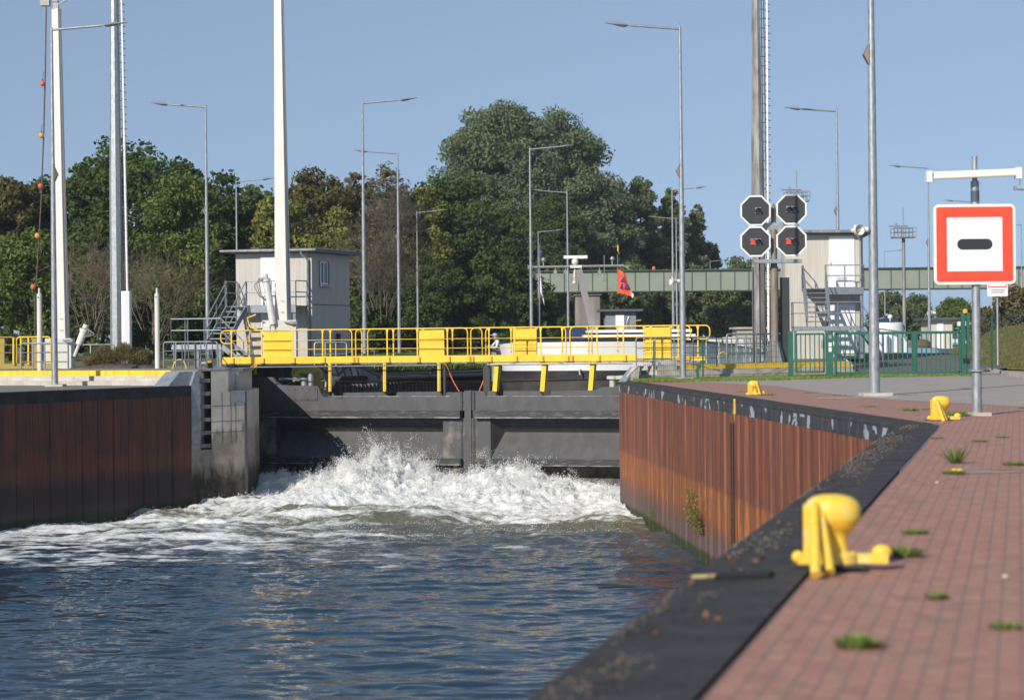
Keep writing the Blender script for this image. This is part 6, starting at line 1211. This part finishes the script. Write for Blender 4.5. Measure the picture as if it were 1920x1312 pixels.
def tree(label, kind, px, ytop, wpx, d, z0=None, dens=34, leaf=.26, name='tree', seed=0, top=0.25, lobes=78, clump=.15, zb=.8, barkm=None, lean=0, depth=1.0, group=None):
    cx_ = XP(px, ZU, d); z1 = V(px, ytop, d).z; w_ = wpx * d / F * 1.12; t = thing(name, label, 'tree' if name != 'bush' else 'bush', (cx_, d, ZU), group)
    co, at = crown(cx_, d, ZU + zb, z1, w_, w_ * depth, leaf, dens, seed or (px * 7 + int(d)), top, lobes, clump)
    off = WL[t.name]; o = quads('crown', co - np.array(off), LM[kind], at); o.parent = t
    b = MB(); h = z1 - ZU; r0 = max(.12, .022 * h); b.tube([(cx_, d, ZU - .1), (cx_ + .02 * h, d, ZU + h * .25), (cx_ - .01 * h, d, ZU + h * .55), (cx_ + lean, d, ZU + h * .9)], [r0 * 1.15, r0 * .8, r0 * .5, r0 * .08], 9); rg = random.Random(px)
    for k in range(11):
        z = ZU + h * rg.uniform(.18, .75); a_ = rg.uniform(0, 6.28); L_ = w_ * rg.uniform(.25, .42); p = Vector((cx_, d, z)); q_ = p + Vector((math.cos(a_) * L_, math.sin(a_) * L_, L_ * rg.uniform(.3, .9)))
        b.tube([p, p.lerp(q_, .5) + Vector((0, 0, -.03 * L_)), q_], [r0 * .45, r0 * .28, r0 * .05], 5)
    b.build('trunk', barkm or barkd, t, 60); return t
T = [ # label, kind, px, ytop, width px, depth, extras
 ('dark tree with a few reddish leaves at the left edge, behind the hanging rope', 'red', 15, 332, 170, 150, {}),
 ('bushy yellow green tree low at the left edge behind the yellow railing', 'mid', 55, 425, 150, 118, dict(zb=.6, leaf=.17, dens=52)),
 ('large dark green tree directly behind the left grey mast', 'dark', 262, 272, 270, 150, dict(dens=38, top=.15)),
 ('dark green tree between the raised boom and the left grey mast', 'dark', 165, 296, 160, 152, {}),
 ('mid green tree with drooping crown right of the white hexagonal column', 'mid', 345, 330, 190, 128, dict(zb=.6, leaf=.18, dens=46)),
 ('dark tree between the left house lamp and the white boom', 'dark', 428, 322, 170, 156, {}),
 ('autumn tinted tree behind the white boom and the left house roof', 'red', 585, 318, 190, 185, dict(dens=30)),
 ('olive tree low behind the roof of the left house', 'yel', 530, 372, 150, 150, dict(zb=.8)),
 ('yellow green tree right of the left house wall', 'yel', 640, 392, 130, 142, dict(zb=.6, leaf=.2, dens=44)),
 ('thin brownish tree between the two middle lamp posts', 'brn', 728, 306, 130, 184, dict(dens=18, leaf=.2)),
 ('dark green tree with lighter clumps, left front of the big tree', 'dark', 850, 330, 210, 190, dict(dens=40)),
 ('mid green tree behind the lower middle lamp post', 'yel', 800, 345, 110, 186, dict(dens=30)),
 ('biggest tree of all, grey green with yellow flecks, in the centre', 'grey', 978, 200, 372, 282, dict(dens=22, leaf=.44, top=.05, lobes=170, zb=3, clump=.105)),
 ('dark tree in front of the biggest tree above the barge flags', 'dark', 935, 400, 180, 214, dict(dens=38)),
 ('grey green tree below the right shoulder of the biggest tree', 'grey', 1120, 330, 190, 276, dict(dens=24, leaf=.38, zb=3)),
 ('slender grey green tree left of the walkway-end lamp post', 'far', 1205, 332, 110, 286, dict(dens=26, leaf=.36, zb=2, top=.5)),
 ('pointed grey green tree behind the walkway-end lamp post', 'far', 1262, 352, 90, 290, dict(dens=26, leaf=.36, zb=2, top=.6)),
 ('narrow dark tree sloping down towards the signal lights', 'far', 1310, 385, 80, 295, dict(dens=26, leaf=.34, zb=2, top=.6)),
 ('small rounded far tree left of the signal lights', 'far', 1385, 481, 100, 330, dict(dens=24, leaf=.36, zb=2)),
 ('small far tree top beside the last narrow dark tree', 'far', 1338, 455, 50, 300, dict(dens=24, leaf=.34, zb=2, top=.5)),
 ('dark green tree filling the gap between the lone post and the house lamp', 'dark', 345, 300, 170, 160, {}),
 ('dark olive tree behind the lamp arm over the left house roof', 'mid', 490, 345, 150, 172, {}),
 ('brownish green tree right of the white boom behind the autumn tree', 'brn', 668, 326, 150, 192, dict(dens=30)),
 ('dark green tree behind the thin brownish tree', 'dark', 745, 352, 150, 198, {}),
 ('mid green tree at the foot of the biggest tree, right side', 'dark', 1045, 365, 160, 264, dict(leaf=.32, dens=26)),
 ('grey green tree on the left flank of the biggest tree', 'grey', 880, 300, 150, 286, dict(leaf=.4, dens=24, zb=2)),
 ('dark tree at the left edge beside the grey left mast', 'dark', 90, 330, 150, 154, {}),
 ('grey green tree between the biggest tree and the slender one', 'far', 1165, 345, 120, 292, dict(leaf=.36, dens=26, zb=2)),
 ('far green tree under the bridge right of the thick pole', 'far', 1672, 545, 100, 300, dict(dens=24, leaf=.36, zb=1)),
 ('far dark tree under the bridge left of the big sign', 'far', 1718, 556, 80, 310, dict(dens=24, leaf=.36, zb=1)),
 ('rounded far tree under the bridge behind the small pale hut', 'mid', 1797, 560, 110, 290, dict(dens=24, leaf=.34, zb=1)),
 ('brownish bushy tree at the right edge above the grass bank', 'brn', 1905, 538, 120, 150, dict(dens=44, leaf=.2, zb=.4)),
 ('low brown green tree behind the small white notice', 'brn', 1850, 575, 80, 160, dict(dens=40, leaf=.2, zb=.4)),
]
for lab, kind, px, yt, wp, d, ex in T: tree(lab, kind, px, yt, wp, d, **ex)
# dark trees under the bridge
for i, (px, yt) in enumerate(((1010, 520), (1070, 512), (1130, 520), (1190, 516), (1250, 522), (1310, 516), (1370, 520), (1430, 518), (1490, 528), (1550, 540))):
    tree('dark shaded tree filling the gap under the bridge behind the barge and cabinets', 'far' if px % 20 else 'dark', px, yt - 18, 95, 262 + (i % 3) * 4, dens=26, leaf=.36, zb=.2, group='dark trees under the bridge')
# understorey along the left bank
for i, (px, yt, d, k) in enumerate(((20, 560, 125, 'dark'), (100, 520, 128, 'dark'), (190, 470, 138, 'dark'), (290, 530, 126, 'dark'), (400, 520, 132, 'dark'), (500, 520, 134, 'dark'), (690, 520, 138, 'dark'), (750, 500, 180, 'dark'), (830, 490, 181, 'dark'), (900, 520, 184, 'dark'), (965, 540, 213, 'dark'), (1015, 560, 215, 'dark'))):
    tree('dark bush of the dense undergrowth along the left bank under the trees', k, px, yt, 135, d, name='bush', dens=34, leaf=.2, zb=-.1, lobes=26, group='undergrowth below the left bank trees')
# bare twiggy shrubs
def twigs(label, px, ytop, ybot, wpx, d, seed, m, n0=26, up=1.0):
    r = random.Random(seed); base = V(px, ybot, d); base.z = max(base.z, ZU); H_ = V(px, ytop, d).z - base.z; W_2 = wpx * d / F / 2; t = thing('bare_shrub', label, 'shrub', base); b = MB()
    def grow(p, dr, L_, rad, lvl):
        q_ = p + dr * L_; mid = p.lerp(q_, .5) + Vector((r.uniform(-1, 1), r.uniform(-1, 1), r.uniform(-.5, 1))) * L_ * .07
        b.tube([p, mid, q_], [rad, rad * .8, rad * .55], 3, False)
        if lvl == 0: return
        for k in range(r.choice((2, 3, 3, 4))):
            dd_ = (dr + Vector((r.gauss(0, .5), r.gauss(0, .4), r.gauss(.05, .38)))).normalized(); grow(p.lerp(q_, r.uniform(.45, 1)), dd_, L_ * r.uniform(.55, .85), rad * .6, lvl - 1)
    for i in range(n0):
        a = r.uniform(-1, 1); dr = Vector((a * W_2 / H_ * 1.1, r.uniform(-.4, .3), r.uniform(.5, 1) * up)).normalized()
        p = base + Vector((a * W_2 * .35, r.uniform(-.5, .5), H_ * r.uniform(0, .25))); grow(p, dr, H_ * r.uniform(.24, .36), .03 * d / 110, 4)
    b.build('branches', m, t); return t
tw = mat('dry tan twigs', (.15, .115, .08), .9, var=.25); twd = mat('grey brown twigs', (.11, .09, .07), .9, var=.25)
twigs('bare tan shrub between the raised boom and the left grey mast', 172, 425, 640, 120, 112, 3, tw, 20)
twigs('bare tan shrub between the white hexagonal column and the lone post', 285, 440, 650, 130, 110, 5, tw, 17)
twigs('bare grey brown shrub between the house and the second middle lamp post', 715, 400, 600, 120, 134, 9, twd, 26)
twigs('bare twigs at the foot of the thin brownish tree', 745, 330, 480, 90, 150, 12, twd, 18)
# brown bush on soil mound left
p = V(222, 680, 79); b = MB(); b.ball((p.x, 79, ZU), 1.0, 20, (1.95, .9, .22)); mo = b.build('soil_mound', soil, None, 60); tag(mo, 'low mound of dark soil under the brown bush on the left plateau', 'soil mound')
t = thing('bush', 'dry brown and green bush on the soil mound left of the white column', 'bush', (p.x, 79, ZU)); r = np.random.default_rng(5); n = 15000
th = r.uniform(-1, 1, n); bx_ = p.x + th * 1.25; by_ = 79 + r.normal(0, .35, n); hh = (.85 - .45 * np.abs(th) ** 2 + .18 * np.sin(th * 9)) * r.beta(2, 1.6, n); base = np.stack([bx_, by_, ZU + .1 + hh * .9], -1); dr = np.stack([th * .6 + r.normal(0, .5, n), r.normal(0, .4, n), np.abs(r.normal(.6, .4, n))], -1); dr /= np.linalg.norm(dr, axis=1)[:, None]; w_ = np.cross(dr, r.normal(size=(n, 3))); w_ /= np.linalg.norm(w_, axis=1)[:, None]; L_ = r.uniform(.06, .16, n)[:, None]
co = np.stack([base - w_ * .007, base + w_ * .007, base + dr * L_ + w_ * .004, base + dr * L_ - w_ * .004], 1)
o = quads('foliage', co - np.array(WL[t.name]), leafmat('dry bush leaves', (.10, .11, .035), (.25, .165, .09), (.22, .10, .06)), r.random(n)); o.parent = t
# grass blades
GM = leafmat('grass blades', (0.102, 0.174, 0.029), (0.246, 0.304, 0.072), (0.348, 0.290, 0.145)); GM2 = leafmat('bank grass blades', (0.131, 0.203, 0.043), (0.290, 0.348, 0.102), (0.377, 0.319, 0.174))
def blades(name, pts, h, w_, m, label, lean=.5):
    n = len(pts); r = RNG; dr = np.stack([r.normal(0, lean * .5, n), r.normal(0, lean * .5, n), np.ones(n)], -1); dr /= np.linalg.norm(dr, axis=1)[:, None]; sd_ = np.stack([r.normal(size=n), r.normal(size=n), np.zeros(n)], -1); sd_ /= np.linalg.norm(sd_, axis=1)[:, None]; hh = (h * r.uniform(.4, 1.15, n))[:, None]
    co = np.stack([pts - sd_ * w_, pts + sd_ * w_, pts + dr * hh + sd_ * w_ * .3, pts + dr * hh - sd_ * w_ * .3], 1); o = quads(name, co, m, r.random(n))
    return stuff(o, label, 'grass')
n = 60000; u = RNG.random(n); v = RNG.random(n) ** .8; A_ = np.array([CWC.x - 2.2, CWC.y + .8, 0]); B_ = np.array([CWD.x + .3, CWD.y + .6, 0]); base = A_ + (B_ - A_) * u[:, None] + np.array([-.3, 3.0, 0]) * v[:, None]; base[:, 2] = .10 + .45 * v + .15 * fbm(base[:, 0] * .8, base[:, 1] * .8, 3)
blades('grass', base, .34, .016, GM, 'long green grass on the bank behind the chamber wall')
b = MB(); b.add([tuple(A_ + np.array([0, 0, .12])), tuple(B_ + np.array([0, 0, .12])), tuple(B_ + np.array([-.3, 3.0, .55])), tuple(A_ + np.array([-.3, 3.0, .55]))], [(0, 1, 2, 3)]); struct(b.build('bank_soil', grassg))
# grass strip in front of fence
sA = [G(1190, 717), G(1262, 716.5), G(1453, 713.5), G(1560, 709.5), G(1700, 707), G(1840, 705)]; sB = [Vector((KR0.x - .2, KR0.y - .1, 0)), KR0 + kd * 1.5, KR0 + kd * 5.5, KR0 + kd * 8.6, G(1700, 700.5), G(1838, 698)]
n = 42000; seg = RNG.integers(0, 5, n); u = RNG.random(n)[:, None]; v = (RNG.random(n) ** 1.0)[:, None]; aA = np.array([list(p) for p in sA]); aB = np.array([list(p) for p in sB]); pa__ = aA[seg] * (1 - u) + aA[seg + 1] * u; pb__ = aB[seg] * (1 - u) + aB[seg + 1] * u; base = pa__ * (1 - v) + pb__ * v; base[:, 2] = .004; keep = fbm(base[:, 0] * 1.4, base[:, 1] * 1.4, 3) + .35 * v[:, 0] > .44; base = base[keep]
blades('grass', base, .085, .012, GM2, 'short green grass strip at the foot of the wire fence and gates', 1.0)
# bank at right
bk_ = np.array(BANK); n = 50000; jj = RNG.uniform(0, nb_ - .001, n); ii = RNG.uniform(0, 7.999, n); j0 = jj.astype(int); i0 = ii.astype(int); fj = (jj - j0)[:, None]; fi_ = (ii - i0)[:, None]
base = (bk_[j0, i0] * (1 - fj) * (1 - fi_) + bk_[j0 + 1, i0] * fj * (1 - fi_) + bk_[j0, i0 + 1] * (1 - fj) * fi_ + bk_[j0 + 1, i0 + 1] * fj * fi_)
blades('grass', base, .14, .012, leafmat('dry bank grass', (.13, .14, .045), (.27, .24, .10), (.30, .16, .09)), 'dry yellowish grass on the bank at the right edge', .9)
# weeds in the paving
def tuft(px, py, r_, h, n, label, m=GM2, z=.004, name='weed', grp='weeds in the paving joints'):
    r_ *= .72; h *= .8; p = G(px, py, z); r = np.random.default_rng(px * 3 + py); a = r.uniform(0, 6.283, n); q_ = r.random(n) ** .6 * r_; base = np.stack([p.x + np.cos(a) * q_ * 1.4, p.y + np.sin(a) * q_, np.full(n, z)], -1); dr = np.stack([np.cos(a) * .9 + r.normal(0, .3, n), np.sin(a) * .9 + r.normal(0, .3, n), r.uniform(.3, 1.4, n)], -1); dr /= np.linalg.norm(dr, axis=1)[:, None]; sd_ = np.stack([-np.sin(a), np.cos(a), 0 * a], -1); hh = (h * r.uniform(.5, 1.2, n))[:, None]
    co = np.stack([base - sd_ * .006, base + sd_ * .006, base + dr * hh + sd_ * .003, base + dr * hh - sd_ * .003], 1); o = quads(name, co, m, r.random(n)); return tag(o, label, 'weed', grp)
WE = [(1610, 1212, .10, .07, 260, 'green weed tuft in the red paving, nearest the lower edge'), (1715, 1000, .09, .05, 160, 'weed tuft right of and above the big bollard foot'), (1700, 1043, .09, .10, 200, 'dark spiky weed tuft touching the foot of the big bollard'), (1757, 1122, .06, .05, 90, 'small weed tuft below right of the big bollard'), (1886, 1178, .07, .05, 90, 'small weed tuft at the lower right edge of the paving'), (1788, 888, .12, .05, 200, 'low weed around the yellow dandelion'), (1792, 868, .05, .28, 90, 'tall thin grass tuft behind the yellow dandelion'), (1905, 872, .14, .06, 200, 'weed tuft behind the drain channel at the right edge'), (1838, 828, .12, .05, 140, 'weed tuft in the paving below the big sign pole'), (1757, 822, .09, .04, 100, 'weed tuft in the paving below the second bollard'), (1880, 820, .1, .04, 90, 'small weed tuft right of the big sign foot'), (1796, 780, .22, .16, 260, 'grass tuft between the second bollard and the sign pole'), (1742, 768, .15, .05, 120, 'weed patch just left of the second bollard'), (1708, 770, .16, .10, 160, 'grass tuft on the paving left of the second bollard'), (1440, 741, .2, .08, 120, 'weed by the foot of the farthest bollard'), (1393, 735, .2, .06, 90, 'weed at the coping left of the farthest bollard'), (1520, 737, .25, .04, 100, 'weed patch in front of the narrow green gate'), (1570, 741, .25, .04, 100, 'weed patch left of the thick pole foot'), (1635, 762, .2, .05, 90, 'weed patch in front of the thick pole foot'), (1700, 741, .25, .04, 90, 'weed patch on the asphalt right of the thick pole'), (1745, 722, .4, .03, 80, 'faint weeds on the asphalt before the sliding gate')]
for w in WE: tuft(*w)
t = thing('dandelion', 'yellow dandelion in the red paving left of the drain channel', 'flower', G(1790, 886)); 
for dx, dy in ((0, 0), (.05, -.03)):
    p = G(1789, 886, .03) + Vector((dx, dy, 0)); b = MB(); b.ball(p + Vector((0, 0, .03)), .026, 10, (1.2, 1.2, .5)); b.build('flower_head', mat('dandelion yellow', (.85, .55, .01), .8), t, 60); b = MB(); b.tube([p + Vector((0, 0, -.03)), p + Vector((0, 0, .025))], .004, 5); b.build('stem', grn, t)
# shrub growing from the sheet piling
q2 = None
pm1 = Plane((RC - n1 * .08)[:2], (RB - RC)[:2]); s_, z_ = pm1.hit(1318, 1000); root_ = pm1.w(s_, z_); t = thing('wall_shrub', 'small green shrub growing out of the rusty sheet piling', 'shrub', root_); b = MB(); lv = []; rg = random.Random(4); nv = -n1
for i in range(9):
    s2, z2 = pm1.hit(rg.uniform(1288, 1320), rg.uniform(905, 985)); e = pm1.w(s2, z2) + nv * rg.uniform(.03, .2); m_ = root_.lerp(e, .5) + nv * .1; b.tube([root_, m_, e], [.008, .006, .003], 4)
    for k in range(95): f = rg.uniform(.15, 1); p = (root_.lerp(m_, f * 2) if f < .5 else m_.lerp(e, f * 2 - 1)); lv.append(p + Vector([rg.gauss(0, .035) for _ in range(3)]) + t1 * rg.gauss(0, .10))
b.build('stems', bark, t); lv = np.array([list(x) for x in lv]); n = len(lv); r = RNG; nr = r.normal(size=(n, 3)); nr /= np.linalg.norm(nr, axis=1)[:, None]; a = np.cross(nr, r.normal(size=(n, 3))); a /= np.linalg.norm(a, axis=1)[:, None]; bb = np.cross(nr, a); s = .026
o = quads('leaves', np.stack([lv - a * s, lv + bb * s * .7, lv + a * s, lv - bb * s * .7], 1) - np.array(root_), LM['yel'], r.random(n)); o.parent = t
s_, z_ = pm1.hit(1223, 960); c = pm1.w(s_, z_); n = 160; lv = np.array(c) + RNG.normal(size=(n, 3)) * np.array([.05, .3, .13]); nr = RNG.normal(size=(n, 3)); nr /= np.linalg.norm(nr, axis=1)[:, None]; a = np.cross(nr, RNG.normal(size=(n, 3))); a /= np.linalg.norm(a, axis=1)[:, None]; bb = np.cross(nr, a)
tag(quads('wall_shrub', np.stack([lv - a * .02, lv + bb * .014, lv + a * .02, lv - bb * .014], 1), LM['mid'], RNG.random(n)), 'faint low sprig on the piling near the far corner, left of the wall shrub', 'shrub')
# fallen leaves and grit on the coping
n = 520; u = RNG.random(n) ** .8; along = 40 * u + 1; side = np.abs(RNG.normal(.16, .10, n)) + .05; keep = fbm(along * .9, side * 3, 3) > .44; along, side = along[keep], side[keep]
bp_ = np.array(RC)[None] - np.array(nd)[None] * along[:, None] + np.array(n2)[None] * np.clip(side, .04, .6)[:, None]; n = len(bp_); bp_[:, 2] = .03
nr = RNG.normal(size=(n, 3)) * .35 + np.array([0, 0, 1]); nr /= np.linalg.norm(nr, axis=1)[:, None]; a = np.cross(nr, RNG.normal(size=(n, 3))); a /= np.linalg.norm(a, axis=1)[:, None]; bb = np.cross(nr, a); s = RNG.uniform(.008, .028, n)[:, None]
stuff(quads('leaf_litter', np.stack([bp_ - a * s, bp_ + bb * s * .7, bp_ + a * s, bp_ - bb * s * .7], 1) + np.array([0, 0, .01]), leafmat('dry leaf litter', (.16, .07, .035), (.34, .17, .08), (.4, .3, .2)), RNG.random(n)), 'scattered dry brown leaves on the foreground quay edge', 'leaf litter')
n = 4500; along = RNG.random(n) * 34; side = np.clip(np.abs(RNG.normal(.16, .12, n)), .03, .62); keep = fbm(along * .7 + 5, side * 4, 3) > .52; along, side = along[keep], side[keep]; bp_ = np.array(RC)[None] - np.array(nd)[None] * along[:, None] + np.array(n2)[None] * side[:, None]; bp_[:, 2] = .028
stuff(tets('grit', bp_, RNG.uniform(.003, .009, len(bp_)), mat('pale grit', (.28, .23, .18), .9, var=.4, vscale=30)), 'fine pale grit and soil along the foreground quay edge', 'grit')
# pebbles
for px, py, lab in ((1757, 904, 'small pale pebble on the red paving left of the dandelion'), (1885, 1080, 'pale pebble on the red paving at the right edge')):
    p = G(px, py, .01); b = MB(); b.ball(p, .018, 8, (1.2, 1, .6)); tag(b.build('pebble', mat('pale pebble', (.6, .5, .4), .7), None, 60), lab, 'pebble')
# small floating stick
p = G(1168, 1100, ZW + .03); b = MB(); b.tube([p + Vector((-.55, 0, 0)), p + Vector((-.1, .05, .02)), p + Vector((.5, -.05, 0))], [.02, .045, .02], 6); tag(b.build('driftwood', barkd), 'dark piece of driftwood floating in front of the right piling', 'driftwood')

# ---------------------------------------------------------------- haze
b = MB(); b.box((0, 1400, 22), (6400, 3600, 60)); hz_ = bpy.data.materials.new('thin haze'); hz_.use_nodes = True; hn = hz_.node_tree; hn.nodes.remove(hn.nodes['Principled BSDF']); pv = hn.nodes.new('ShaderNodeVolumePrincipled'); pv.inputs['Color'].default_value = (.86, .92, 1, 1); pv.inputs['Density'].default_value = .0002; pv.inputs['Anisotropy'].default_value = .2; hn.links.new(pv.outputs[0], hn.nodes['Material Output'].inputs['Volume'])
stuff(b.build('haze', hz_))
